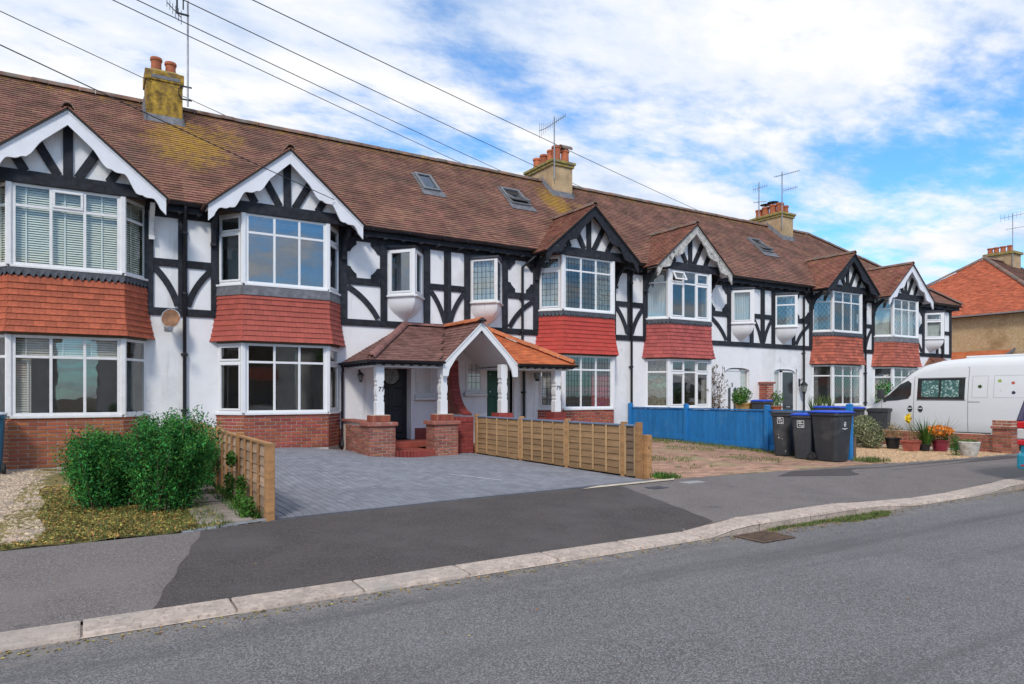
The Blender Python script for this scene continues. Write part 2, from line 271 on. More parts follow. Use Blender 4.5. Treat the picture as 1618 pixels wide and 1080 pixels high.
# ------------------------------------------------------------------ helpers
COL = S.collection
def V(*a): return Vector(a)
def org(p):
    o = Vector((0, 0, 0))
    while p is not None: o += p.location; p = p.parent
    return o
class MB:
    def __init__(s): s.v = []; s.f = []; s.t = []; s.tone = None
    def add(s, vs, fs, tone=None):
        n = len(s.v); s.v += [tuple(p) for p in vs]; s.f += [tuple(i+n for i in f) for f in fs]
        s.t += [random.random() if tone is None else tone]*len(fs); return s
    def hexa(s, p, tone=None):  # p: 4 bottom (ccw) + 4 top
        return s.add(p, [(0, 3, 2, 1), (4, 5, 6, 7), (0, 1, 5, 4), (1, 2, 6, 5), (2, 3, 7, 6), (3, 0, 4, 7)], tone)
    def box(s, x0, x1, y0, y1, z0, z1):
        return s.hexa([(x0, y0, z0), (x1, y0, z0), (x1, y1, z0), (x0, y1, z0), (x0, y0, z1), (x1, y0, z1), (x1, y1, z1), (x0, y1, z1)])
    def obox(s, A, e, n, u0, u1, w0, w1, z0, z1):  # box in a vertical plane frame: A 2D point, e along, n outward
        P = lambda u, w_, z: (A[0]+e[0]*u+n[0]*w_, A[1]+e[1]*u+n[1]*w_, z)
        return s.hexa([P(u0, w1, z0), P(u1, w1, z0), P(u1, w0, z0), P(u0, w0, z0), P(u0, w1, z1), P(u1, w1, z1), P(u1, w0, z1), P(u0, w0, z1)])
    def quad(s, a, b, c, d): return s.add([a, b, c, d], [(0, 1, 2, 3)])
    def prism(s, pts, ext):  # pts 3D loop, ext vector
        n = len(pts); e = Vector(ext); a = [Vector(p) for p in pts]; b = [p+e for p in a]
        fs = [tuple(range(n-1, -1, -1)), tuple(range(n, 2*n))]+[(i, (i+1) % n, n+(i+1) % n, n+i) for i in range(n)]
        return s.add(a+b, fs)
    def strip(s, la, lb, ext):  # two polylines la, lb -> thick ribbon (robust for concave outlines)
        e = Vector(ext); n = len(la); A = [Vector(p) for p in la]; B = [Vector(p) for p in lb]
        vs = A+B+[p+e for p in A]+[p+e for p in B]; fs = []
        for i in range(n-1):
            fs += [(i, n+i, n+i+1, i+1), (2*n+i, 2*n+i+1, 3*n+i+1, 3*n+i), (i, i+1, 2*n+i+1, 2*n+i), (n+i, 3*n+i, 3*n+i+1, n+i+1)]
        fs += [(0, 2*n, 3*n, n), (n-1, 2*n-1, 4*n-1, 3*n-1)]
        return s.add(vs, fs)
    def tube(s, pts, r, n=8, r2=None, cap=True):
        pts = [Vector(p) for p in pts]; m = len(pts); vs = []
        for i, p in enumerate(pts):
            d = (pts[min(i+1, m-1)]-pts[max(i-1, 0)]).normalized()
            a = d.orthogonal().normalized() if abs(d.z) < .95 else Vector((1, 0, 0)); a = (a-d*a.dot(d)).normalized()
            if abs(d.z) < .95: a = d.cross(Vector((0, 0, 1))).normalized()
            b = d.cross(a); rr = r if r2 is None else r+(r2-r)*i/(m-1)
            for k in range(n): t = 2*math.pi*k/n; vs.append(p+a*math.cos(t)*rr+b*math.sin(t)*rr)
        fs = [(i*n+k, i*n+(k+1) % n, (i+1)*n+(k+1) % n, (i+1)*n+k) for i in range(m-1) for k in range(n)]
        if cap: fs += [tuple(range(n-1, -1, -1)), tuple((m-1)*n+k for k in range(n))]
        return s.add(vs, fs)
    def lathe(s, prof, c, n=16, sq=None):
        vs = []; fs = []; m = len(prof)
        for r, z in prof:
            for k in range(n):
                t = 2*math.pi*(k+.5)/n; x, y = math.cos(t)*r, math.sin(t)*r
                if sq: x, y = max(-r*sq, min(r*sq, x*1.4)), max(-r*sq, min(r*sq, y*1.4))
                vs.append((c[0]+x, c[1]+y, c[2]+z))
        fs = [(i*n+k, i*n+(k+1) % n, (i+1)*n+(k+1) % n, (i+1)*n+k) for i in range(m-1) for k in range(n)]
        fs += [tuple(range(n-1, -1, -1)), tuple((m-1)*n+k for k in range(n))]
        return s.add(vs, fs)
    def loft(s, rings, cap=True):
        n = len(rings[0]); vs = [p for r in rings for p in r]; m = len(rings)
        fs = [(i*n+k, i*n+(k+1) % n, (i+1)*n+(k+1) % n, (i+1)*n+k) for i in range(m-1) for k in range(n)]
        if cap: fs += [tuple(range(n-1, -1, -1)), tuple((m-1)*n+k for k in range(n))]
        return s.add(vs, fs)
    def build(s, name, m, parent=None, smooth=False, bevel=0, stuff=False, label=None, tone=False, fixn=True):
        o0 = org(parent); me = bpy.data.meshes.new(name)
        me.from_pydata([(p[0]-o0.x, p[1]-o0.y, p[2]-o0.z) for p in s.v], [], s.f)
        if tone or stuff:
            at = me.attributes.new('tone', 'FLOAT', 'FACE'); at.data.foreach_set('value', s.t)
        if fixn:
            bm = bmesh.new(); bm.from_mesh(me); bmesh.ops.recalc_face_normals(bm, faces=bm.faces); bm.to_mesh(me); bm.free()
        me.materials.append(m)
        if smooth:
            me.polygons.foreach_set('use_smooth', [True]*len(me.polygons)); me.set_sharp_from_angle(angle=math.radians(40))
        o = bpy.data.objects.new(name, me); COL.objects.link(o); o.parent = parent
        if bevel:
            b = o.modifiers.new('bevel', 'BEVEL'); b.width = bevel; b.segments = 2; b.limit_method = 'ANGLE'
        if stuff: o['kind'] = 'stuff'
        if label: o['label'] = label
        return o
def tag(o, label, cat, group=None):
    o['label'] = label; o['category'] = cat
    if group: o['group'] = group
    return o
def thing(name, loc, label, cat, group=None, rz=0):
    o = bpy.data.objects.new(name, None); COL.objects.link(o); o.location = loc; o.rotation_euler.z = rz; o.empty_display_size = .2
    return tag(o, label, cat, group)
def struct(o): o['kind'] = 'structure'; return o
def copy_tree(o, parent=None):
    c = o.copy(); COL.objects.link(c); c.parent = parent
    for ch in [k for k in bpy.data.objects if k.parent == o]: copy_tree(ch, c)
    return c
def unit_mesh(name, m, ch=.04):
    """unit piece: x 0..1 wide, z 0..1 high, y 0..1 deep; the outer face (y=0) a little smaller"""
    me = bpy.data.meshes.new(name)
    v = [(0, 1, 0), (1, 1, 0), (1, 1, 1), (0, 1, 1), (0, .3, 0), (1, .3, 0), (1, .3, 1), (0, .3, 1),
         (ch*.3, 0, ch), (1-ch*.3, 0, ch), (1-ch*.3, 0, 1-ch), (ch*.3, 0, 1-ch)]
    f = [(0, 3, 2, 1), (8, 9, 10, 11)]
    for a in (0, 4): f += [(a+i, a+(i+1) % 4, a+4+(i+1) % 4, a+4+i) for i in range(4)]
    me.from_pydata(v, [], f); me.materials.append(m)
    bm = bmesh.new(); bm.from_mesh(me); bmesh.ops.recalc_face_normals(bm, faces=bm.faces); bm.to_mesh(me); bm.free()
    return me
UM = {}
def piece(name, m, parent, P, ex, ez, en, w_, h, d, ch=.04):
    """one shared-mesh piece: corner P (back lower left), axes ex (width) ez (height) en (outward)"""
    k = (name, m.name, ch)
    if k not in UM: UM[k] = unit_mesh(name, m, ch)
    o = bpy.data.objects.new(name, UM[k]); COL.objects.link(o); o.parent = parent
    ex, ez, en = Vector(ex).normalized(), Vector(ez).normalized(), Vector(en).normalized()
    # local y runs inward: y=0 outer face
    M = Matrix.Identity(4)
    for i in range(3): M[i][0] = ex[i]*w_; M[i][1] = -en[i]*d; M[i][2] = ez[i]*h
    T = Vector(P)+en*d-org(parent)
    for i in range(3): M[i][3] = T[i]
    o.matrix_basis = M
    return o
def bricks(part, m, A, B, z0, z1, nrm, proud=.005, cw=.225, chh=.075, name='brick', off=0, half=True, limit=999):
    """courses of single bricks on the vertical face A->B (2D points)"""
    A, B = Vector((*A, 0)), Vector((*B, 0)); L = (B-A).length; e = (B-A)/L; n = Vector((*nrm, 0)).normalized(); k = 0
    rows = max(1, round((z1-z0)/chh)); ch_ = (z1-z0)/rows
    for r in range(rows):
        u = -cw*((.5 if (r+off) % 2 else 0) if half else 0)
        while u < L-.01:
            a, b = max(u, 0), min(u+cw-.014, L)
            if b-a > .03 and k < limit:
                P = A+e*a+n*(-.01)+Vector((0, 0, z0+r*ch_+.007))
                piece(name, m, part, P, e, (0, 0, 1), n, b-a, ch_-.015, .01+proud+random.uniform(-.003, .003), .05); k += 1
            u += cw
def tiles(P0, ex, us, n, L, H, keep=None, gauge=.112, tw=.18, lift=.028, mb=None, jit=.004):
    """plain tiles on a slope: P0 lower left, ex along eave, us up the slope, n normal. keep(x,s)->bool"""
    mb = mb or MB(); P0, ex, us, n = Vector(P0), Vector(ex).normalized(), Vector(us).normalized(), Vector(n).normalized()
    for i in range(int(math.ceil(H/gauge))):
        s0, s1 = i*gauge, min(H, (i+1)*gauge+.03); x = -tw*(.5 if i % 2 else 0)
        while x < L:
            a, b = max(0, x+.002), min(L, x+tw-.002)
            if b-a > .02 and (keep is None or keep((a+b)/2, s0+.05)):
                l0 = lift+random.uniform(-jit, jit); l1 = .003; sk = random.uniform(-.004, .004)
                A = P0+ex*a+us*(s0+sk); B = P0+ex*b+us*(s0+sk+random.uniform(-.003, .003)); C = P0+ex*b+us*s1; D = P0+ex*a+us*s1
                mb.add([A-n*.005, B-n*.005, C-n*.005, D-n*.005, A+n*l0, B+n*l0, C+n*l1, D+n*l1], [(4, 5, 6, 7), (0, 1, 5, 4), (1, 2, 6, 5), (3, 0, 4, 7)])
            x += tw
    return mb
def halfround(mb, A, B, r=.11, n=7, cap=True, up=(0, 0, 1), th=.02):
    A, B = Vector(A), Vector(B); d = (B-A).normalized(); a = d.cross(Vector(up)).normalized(); b = a.cross(d)
    R = []
    for P in (A, B):
        R.append([P+a*math.cos(math.pi*k/n)*r+b*math.sin(math.pi*k/n)*r for k in range(n+1)]+[P+a*math.cos(math.pi*k/n)*(r-th)+b*math.sin(math.pi*k/n)*(r-th) for k in range(n, -1, -1)])
    return mb.loft(R)
def ridge_run(parent, A, B, m, name='ridge_tile', step=.32, r=.11, up=(0, 0, 1)):
    A, B = Vector(A), Vector(B); L = (B-A).length; k = max(1, round(L/step)); d = (B-A)/L; base = None
    for i in range(k):
        p = A+d*(L*i/k)
        if base is None:
            mb = MB(); halfround(mb, p+Vector((0, 0, 0)), p+d*(L/k-.003), r, up=up); base = mb.build(name, m, parent, smooth=True); base['_p'] = 0; del base['_p']; p00 = p
        else:
            o = base.copy(); COL.objects.link(o); o.parent = parent; o.location = (p-p00)+Vector((random.uniform(-.004, .004), random.uniform(-.004, .004), random.uniform(-.006, .006)))
def text(body, size, loc, rz, m, name, parent=None, ext=.004, rx=math.pi/2):
    cu = bpy.data.curves.new(name, 'FONT'); cu.body = body; cu.size = size; cu.extrude = ext; cu.align_x = 'CENTER'; cu.align_y = 'CENTER'
    t = bpy.data.objects.new(name, cu); COL.objects.link(t)
    dg = bpy.context.evaluated_depsgraph_get(); me = bpy.data.meshes.new_from_object(t.evaluated_get(dg)); bpy.data.objects.remove(t)
    me.materials.clear(); me.materials.append(m); o = bpy.data.objects.new(name, me); COL.objects.link(o); o.parent = parent
    o.location = Vector(loc)-org(parent); o.rotation_euler = (rx, 0, rz); return o
def leaves(mb, C, R, n, size, shell=.55, asp=.45, up=.3, lump=None, seed=1, squash=None):
    rg = np.random.default_rng(seed); C = np.array(C); R = np.array(R)
    d = rg.normal(size=(n, 3)); d /= np.linalg.norm(d, axis=1)[:, None]
    rr = shell+(1-shell)*rg.random(n)**.6
    if lump is not None:
        ph = rg.random((6, 3))*6.28; fr = rg.normal(size=(6, 3))*3.2
        lm = sum(np.sin(d@fr[i]+ph[i][0]) for i in range(6))/6; rr = rr*(1+lump*lm)
    p = C+d*rr[:, None]*R
    if squash is not None: p[:, 2] = np.maximum(p[:, 2], squash)
    a = rg.normal(size=(n, 3))*.6+d*.7+np.array([0, 0, up]); a /= np.linalg.norm(a, axis=1)[:, None]
    b = np.cross(a, rg.normal(size=(n, 3))); b /= np.linalg.norm(b, axis=1)[:, None]
    s = size*(.6+.8*rg.random(n))[:, None]
    v = np.stack([p-a*s*.5, p+b*s*asp*.5, p+a*s*.5, p-b*s*asp*.5], 1).reshape(-1, 3); k = len(mb.v)
    mb.v += [tuple(q) for q in v.tolist()]; mb.f += [(k+4*i, k+4*i+1, k+4*i+2, k+4*i+3) for i in range(n)]; mb.t += rg.random(n).tolist()
    return mb
def blades(mb, pts, h, wd, seed=1, lean=.5):
    rg = np.random.default_rng(seed)
    for (x, y, z) in pts:
        hh = h*(.4+rg.random()); t = rg.random()*6.28; l = lean*rg.random()*hh; t2 = rg.random()*6.28
        dx, dy = math.cos(t)*wd, math.sin(t)*wd; lx, ly = math.cos(t2)*l, math.sin(t2)*l; q = rg.random()
        mb.add([(x-dx, y-dy, z), (x+dx, y+dy, z), (x+lx*.4+dx*.7, y+ly*.4+dy*.7, z+hh*.6), (x+lx*.4-dx*.7, y+ly*.4-dy*.7, z+hh*.6), (x+lx, y+ly, z+hh)], [(0, 1, 2, 3), (3, 2, 4)], q)
    return mb
def stones(mb, pts, r, seed=1):
    rg = np.random.default_rng(seed)
    for (x, y, z) in pts:
        a = r*(.5+rg.random()*.8); b = a*(.5+.5*rg.random()); c_ = a*(.4+.4*rg.random()); t = rg.random()*3.14; co, si = math.cos(t), math.sin(t)
        vs = []
        for (px, py, pz) in ((1, .1, 0), (0, 1, .1), (-1, .1, 0), (.1, -1, 0), (.6, .6, .1), (-.6, .55, 0), (-.6, -.6, 0), (.65, -.55, .1), (.1, 0, 1)):
            X, Y = px*a, py*b; vs.append((x+X*co-Y*si, y+X*si+Y*co, z+pz*c_))
        mb.add(vs, [(0, 4, 8), (4, 1, 8), (1, 5, 8), (5, 2, 8), (2, 6, 8), (6, 3, 8), (3, 7, 8), (7, 0, 8)], rg.random())
    return mb

# ------------------------------------------------------------------ site geometry (metres, road level = 0)
D = 16.18
def sst(t): t = max(0, min(1, t)); return t*t*(3-2*t)
def kt(x):                     # kerb top: dropped at the drives, raised between
    return .035+.075*(sst((x-5.6)/.6)*(1-sst((x-8.6)/1.2))+sst((x-11.6)/1.0))
YB = [(-60, 7.6), (-.7, 7.65), (.93, 7.7), (1.74, 7.9), (4.45, 8.12), (7.94, 8.26), (12.5, 8.05), (15.5, 8.1), (22, 8.0), (80, 8.0)]
def yb(x):
    for (a, p), (b, q) in zip(YB, YB[1:]):
        if x <= b: return p+(q-p)*(x-a)/(b-a)
    return 8.0
def zb(x): return .135-.085*sst((x-9)/11)
def gz(x, y):
    if y < yb(x):
        t = max(0, (y-5.42)/(yb(x)-5.42)); return (kt(x)-.006)*(1-t)+zb(x)*t
    z = zb(x)
    if 1.66 <= x < 8: z += .23*max(0, min(1, (y-10.5)/5.0))*(1-sst((x-3.6)/2.6))
    if 7.99 <= x < 14.4: z += .12*sst((y-9)/6)
    return z
def sheet(name, x0, x1, ylo, yhi, nx, ny, zf, m, tone=False, parent=None):
    mb = MB(); vs = []
    for i in range(nx+1):
        x = x0+(x1-x0)*i/nx; a = ylo(x) if callable(ylo) else ylo; b = yhi(x) if callable(yhi) else yhi
        for j in range(ny+1):
            y = a+(b-a)*j/ny; vs.append((x, y, zf(x, y)))
    fs = [(i*(ny+1)+j, (i+1)*(ny+1)+j, (i+1)*(ny+1)+j+1, i*(ny+1)+j+1) for i in range(nx) for j in range(ny)]
    mb.add(vs, fs); return mb.build(name, m, parent, smooth=True, fixn=False)
struct(sheet('ground', -300, 400, -300, 400, 4, 4, lambda x, y: -.06, soil))
struct(sheet('road', -60, 90, -3.6, 5.115, 60, 4, lambda x, y: 0.0, asph))
pv = struct(sheet('pavement', -60, 70, 5.40, yb, 520, 8, lambda x, y: gz(x, max(y, 5.42)), pave))
struct(sheet('far_pavement', -60, 70, -6.2, -3.85, 40, 2, lambda x, y: .1, pave))
struct(sheet('front_gardens', -60, 1.60, yb, 30, 30, 10, lambda x, y: zb(x)-.01, soil))
gr = struct(sheet('side_ground', 20.1, 70, yb, 40, 20, 10, lambda x, y: zb(x)-.012, slab_m))
# dark reinstated strip of tarmac
mb = MB(); vs = []; NX, NY = 40, 40
for i in range(NX+1):
    for j in range(NY+1):
        t, u = i/NX, j/NY
        xa = .37+(.98-.37)*u+.012*math.sin(u*23); xb = 6.05+(7.0-6.05)*u+.012*math.sin(u*31); x = xa+(xb-xa)*t; y = 5.425+(yb(x)-.03-5.425)*u; vs.append((x, y, gz(x, y)+.005))
mb.add(vs, [(i*(NY+1)+j, (i+1)*(NY+1)+j, (i+1)*(NY+1)+j+1, i*(NY+1)+j+1) for i in range(NX) for j in range(NY)])
mb.build('tarmac_patch', patchm, pv, smooth=True, fixn=False)
def poly_patch(name, pts, m, dz=.005):
    mb = MB(); mb.add([(x, y, gz(x, y)+dz) for x, y in pts], [tuple(range(len(pts)))]); return mb.build(name, m, pv, fixn=False)
poly_patch('tarmac_repair', [(10.2, 7.7), (11.6, 7.2), (13.2, 7.25), (16, 7.35), (19, 7.3), (19, 7.75), (15.5, 7.75), (13.3, 7.65), (12.2, 7.9), (11.0, 8.0)], patchm)
# kerb stones
kroot = MB(); kb = sheet('kerb', -60, 70, 5.10, 5.40, 400, 1, lambda x, y: kt(x)-.03, mortar); struct(kb)
x = -6.55
edges = [(-60, -40), (-40, -6.6)]
ks = []
while x < 62: ks.append((x, x+.915)); x += .93
for a, b in [(-20+i*.93, -20+i*.93+.915) for i in range(14)]+ks[0:]:
    if a < -7 and b > -6.7: continue
    m_ = MB(); jx = random.uniform(-.006, .006)
    sl = 5.105+jx; rr = .03
    secs = []
    for xx in (a, a+.012, b-.012, b):
        e_ = .006 if xx in (a, b) else 0; top = kt(xx)+random.uniform(-.002, .002)
        secs.append([(xx, sl+e_, -.05), (xx, sl+e_, top-rr-e_), (xx, sl+rr*.35, top-rr*.3-e_), (xx, sl+rr+e_, top-e_), (xx, 5.405+jx, top+.004-e_), (xx, 5.405, -.05)])
    m_.loft(secs); o = m_.build('kerbstone', kerbm, kb)
far = sheet('far_kerb', -60, 70, -3.85, -3.6, 10, 1, lambda x, y: .105, kerbm); struct(far)
mb = MB(); mb.box(-60, 70, -3.62, -3.6, 0, .104); o = mb.build('kerb_face', kerbm, far)
# drain grating in the gutter, covers in the pavement
dr = thing('drain_grating', (6.2, 4.85, 0), 'rusty slotted drain grating in the road beside the weedy kerb', 'drain')
mb = MB(); mb.box(5.94, 6.46, 4.65, 5.04, .002, .006); mb.build('pit', underl, dr)
mb = MB()
for a in (4.65, 5.02): mb.box(5.94, 6.46, a, a+.02, .004, .016)
for a in (5.94, 6.44): mb.box(a, a+.02, 4.67, 5.02, .004, .016)
mb.build('frame', bark, dr)
for i in range(9):
    mb = MB(); xx = 5.975+i*.054; mb.box(xx, xx+.022, 4.67, 5.02, .004, .013); mb.build('bar', bark, dr)
def cover(name, u0, u1, y0, y1, m, label):
    mb = MB(); z = gz((u0+u1)/2, (y0+y1)/2); mb.box(u0, u1, y0, y1, z-.02, z+.009); o = mb.build(name, m, None, bevel=.003); tag(o, label, 'cover'); return o
cover('inspection_cover', 7.15, 7.45, 7.55, 7.75, lead_d, 'small dark inspection cover in the pavement near the fence end')
cover('inspection_cover', 8.05, 8.45, 7.72, 7.92, mat('pale concrete cover', (.30, .30, .31), .8, .15), 'small pale square cover in the pavement beyond the dark one')
# ------------------------------------------------------------------ the terrace
b0 = 1.69; W_ = 6.3
BND = [b0-W_+0.0, b0, b0+W_, b0+2*W_, b0+3*W_, b0+4*W_, b0+5*W_]
RIDGE_Y, RIDGE_Z, EAVE_Y, EAVE_Z, PITCH = 19.45, 8.84, 15.85, 5.60, .90
usn = 1/math.sqrt(1+PITCH*PITCH); US = Vector((0, usn, PITCH*usn)); UN = Vector((0, -PITCH*usn, usn))
CFG = {1: dict(b=b0, s=-1, barge=barge_w, frame=oldframe, wall=render_w2, lead=None, plinth=brick_b, zg=.13, pl='brick'),
       2: dict(b=b0, s=1, barge=barge_w, frame=upvc, wall=render_w, lead=None, plinth=brick_r, zg=.36),
       3: dict(b=b0+2*W_, s=-1, barge=barge_b, frame=upvc, wall=render_w2, lead='sq', plinth=brick_r, zg=.17),
       4: dict(b=b0+2*W_, s=1, barge=barge_o, frame=upvc, wall=render_w, lead=None, plinth=brick_r, zg=.25),
       5: dict(b=b0+4*W_, s=-1, barge=barge_b, frame=oldframe, wall=render_w2, lead='dia', plinth=brick_r, zg=.06),
       6: dict(b=b0+4*W_, s=1, barge=barge_w, frame=upvc, wall=render_w, lead='dia', plinth=brick_r, zg=.06)}
HL = {1: 'half-timbered terraced house at the left with blinds, orange red hung tiles and a lichen-yellow chimney',
      2: 'freshly painted house with clear bay windows, plain red hung tiles and black front door',
      3: 'terraced house with black bargeboard, square leaded bay window and bright red hung tiles',
      4: 'terraced house with peeling grey bargeboard and dull crimson hung tiles behind the blue fence',
      5: 'terraced house with diamond leaded bay and black ragged bargeboard, left of the white van',
      6: 'end terraced house with white bargeboard, its lower floor mostly behind the white van'}
def bay_pts(h, off, g=2.05):
    c = CFG[h]; X = lambda t: c['b']+c['s']*t
    wf, ww, p = .92+off*.45, 1.38+off*.95, .60+off
    P = [(X(g-ww), D), (X(g-wf), D-p), (X(g+wf), D-p), (X(g+ww), D)]
    return P if c['s'] > 0 else P[::-1]
def frame2(A, B):
    A, B = Vector(A).to_2d() if len(A) == 3 else Vector(A), Vector(B).to_2d() if len(B) == 3 else Vector(B)
    L = (B-A).length; e = (B-A)/L; n = Vector((e.y, -e.x)); return A, e, n, L
def window(parent, A, B, z0, z1, lights, tr, fm, gl=None, lead=None, name='window', ft=.055, mt=.05, proud=.0, sash=(), sill=True, sillm=None, opened=None, label=None):
    A, e, n, L = frame2(A, B); gl = gl or g_win
    mb = MB(); ob = lambda *a: mb.obox(A, e, n, *a)
    ob(0, L, -.05, proud, z0, z0+ft); ob(0, L, -.05, proud, z1-ft, z1)
    ob(0, ft, -.05, proud, z0+ft, z1-ft); ob(L-ft, L, -.05, proud, z0+ft, z1-ft)
    iw = L-2*ft; tot = sum(lights); us = [ft]
    for l_ in lights: us.append(us[-1]+iw*l_/tot)
    for u in us[1:-1]: ob(u-mt/2, u+mt/2, -.05, proud-.001, z0+ft, z1-ft)
    zt = z1-(z1-z0)*tr if tr else None
    if tr:
        for i in range(len(lights)):
            a = us[i]+(mt/2 if i else 0); b = us[i+1]-(mt/2 if i < len(lights)-1 else 0); ob(a, b, -.05, proud-.002, zt-mt/2, zt+mt/2)
    fr_ = mb.build(name, fm, parent, bevel=.006, label=label)
    for i in range(len(lights)):
        a = us[i]+(mt/2 if i else 0); b = us[i+1]-(mt/2 if i < len(lights)-1 else 0)
        for j, (za, zc_) in enumerate(((z0+ft, (zt-mt/2) if tr else z1-ft), (zt+mt/2, z1-ft)) if tr else ((z0+ft, z1-ft),)):
            if sash == 'all' or (i, j) in sash:
                s_ = MB(); q = .042; w1 = proud+.018
                for r in ((a, b, za, za+q), (a, b, zc_-q, zc_), (a, a+q, za+q, zc_-q), (b-q, b, za+q, zc_-q)): s_.obox(A, e, n, r[0], r[1], -.03, w1, r[2], r[3])
                s_.build('sash', fm, fr_, bevel=.006); pa, pb, pz0, pz1 = a+q, b-q, za+q, zc_-q
            else: pa, pb, pz0, pz1 = a, b, za, zc_
            if opened == (i, j):
                # top-hung light swung outwards
                s_ = MB(); H = pz1-pz0+.05; an = math.radians(28); P0 = A+e*(pa-.03)+n*.03; P1 = A+e*(pb+.03)+n*.03
                def Q(u, v, k): p = A+e*(pa-.03+u*(pb-pa+.06))+n*(.03+math.sin(an)*v*H+k*math.cos(an)); return (p.x, p.y, pz1+.02-math.cos(an)*v*H+k*math.sin(an))
                for (u0, u1, v0, v1) in ((0, 1, 0, .14), (0, 1, .86, 1), (0, .1, .14, .86), (.9, 1, .14, .86)):
                    s_.hexa([Q(u0, v1, 0), Q(u1, v1, 0), Q(u1, v1, .03), Q(u0, v1, .03), Q(u0, v0, 0), Q(u1, v0, 0), Q(u1, v0, .03), Q(u0, v0, .03)])
                s_.build('open_sash', fm, fr_); g2 = MB(); g2.hexa([Q(.1, .86, .01), Q(.9, .86, .01), Q(.9, .86, .015), Q(.1, .86, .015), Q(.1, .14, .01), Q(.9, .14, .01), Q(.9, .14, .015), Q(.1, .14, .015)])
                g2.build('pane', gl, fr_); continue
            g = MB(); tw_ = random.uniform(-.002, .002); g.obox(A, e, n, pa, pb, -.020, -.014, pz0, pz1); g.build('pane', gl, fr_)
            if lead:
                l_ = MB(); 
                if lead == 'sq':
                    nx = max(2, round((pb-pa)/.115)); nz = max(2, round((pz1-pz0)/.155))
                    for k in range(1, nx): u = pa+(pb-pa)*k/nx; l_.obox(A, e, n, u-.005, u+.005, -.014, -.009, pz0, pz1)
                    for k in range(1, nz): z = pz0+(pz1-pz0)*k/nz; l_.obox(A, e, n, pa, pb, -.013, -.008, z-.005, z+.005)
                else:
                    hw = .075; hh = .105; r = .005
                    cx_ = [pa-2+hw*2*k for k in range(int(4/hw/2)+2)]
                    for sg in (1, -1):
                        k = -60
                        for k in range(-60, 60):
                            # line u = pa + 2*hw*k/.. + sg*(z-pz0)*hw/hh , clipped to the pane
                            u0 = pa+2*hw*k; pts = []
                            zlo, zhi = pz0, pz1
                            # clip u in [pa,pb]
                            f = lambda z: u0+sg*(z-pz0)*hw/hh
                            inv = lambda u: pz0+(u-u0)*hh/hw*sg
                            za_, zb_ = sorted((inv(pa), inv(pb))); zlo, zhi = max(zlo, za_), min(zhi, zb_)
                            if zhi-zlo < .01: continue
                            ua, ub = f(zlo), f(zhi); P = lambda u, w_, z: (A.x+e.x*u+n.x*w_, A.y+e.y*u+n.y*w_, z)
                            l_.add([P(ua-r, -.010, zlo), P(ua+r, -.010, zlo), P(ub+r, -.010, zhi), P(ub-r, -.010, zhi)], [(0, 1, 2, 3)])
                l_.build('leading', mat('lead cames', (.05, .055, .055), .6, .1) if 'lead cames' not in MATS else MATS['lead cames'], fr_, stuff=True)
    if sill:
        s_ = MB(); s_.obox(A, e, n, -.03, L+.03, -.05, proud+.06, z0-.045, z0-.001); s_.build('sill', sillm or fm, fr_, bevel=.006)
    return fr_
def blind(parent, A, B, z0, z1, m, tapes=(.25, .75), inset=.11, gap=.045):
    A, e, n, L = frame2(A, B); mb = MB(); z = z0
    while z < z1:
        P = lambda u, w_, zz_: (A.x+e.x*u+n.x*w_, A.y+e.y*u+n.y*w_, zz_)
        mb.add([P(.03, -inset, z), P(L-.03, -inset, z), P(L-.03, -inset-.022, z+.034), P(.03, -inset-.022, z+.034)], [(0, 1, 2, 3)]); z += gap
    b = mb.build('blind', m, parent, stuff=True)
    for t in tapes: mb = MB(); mb.obox(A, e, n, L*t-.012, L*t+.012, -inset+.012, -inset+.015, z0, z1); mb.build('blind_tape', blind_t, parent)
    return b
def curtain(parent, A, B, z0, z1, m, a=0, b=1, inset=.14, waves=9, name='curtain'):
    A, e, n, L = frame2(A, B); mb = MB(); N = waves*6; vs = []
    for i in range(N+1):
        u = L*(a+(b-a)*i/N); w_ = -inset+.025*math.sin(i/6*2*math.pi)+random.uniform(-.004, .004)
        for z in (z0, z1): vs.append((A.x+e.x*u+n.x*w_, A.y+e.y*u+n.y*w_, z))
    mb.add(vs, [(2*i, 2*i+2, 2*i+3, 2*i+1) for i in range(N)]); return mb.build(name, m, parent, smooth=True, fixn=False)
def wall_holes(parent, m, t0, t1, z0, z1, holes, X, y=D, depth=.14, name='wall'):
    ts = sorted({t0, t1, *[q for h in holes for q in (h[0], h[1]) if t0 < q < t1]}); zs = sorted({z0, z1, *[q for h in holes for q in (h[2], h[3]) if z0 < q < z1]})
    mb = MB()
    for a, b in zip(ts, ts[1:]):
        for c_, d in zip(zs, zs[1:]):
            mt_, mz = (a+b)/2, (c_+d)/2
            if any(h[0] < mt_ < h[1] and h[2] < mz < h[3] for h in holes): continue
            mb.quad((X(a), y, c_), (X(b), y, c_), (X(b), y, d), (X(a), y, d))
    for h in holes:
        a, b, c_, d = h
        mb.quad((X(a), y, c_), (X(a), y+depth, c_), (X(a), y+depth, d), (X(a), y, d)); mb.quad((X(b), y, c_), (X(b), y+depth, c_), (X(b), y+depth, d), (X(b), y, d))
        mb.quad((X(a), y, c_), (X(b), y, c_), (X(b), y+depth, c_), (X(a), y+depth, c_)); mb.quad((X(a), y, d), (X(b), y, d), (X(b), y+depth, d), (X(a), y+depth, d))
    return mb.build(name, m, parent, fixn=False)
HOUSE = {}
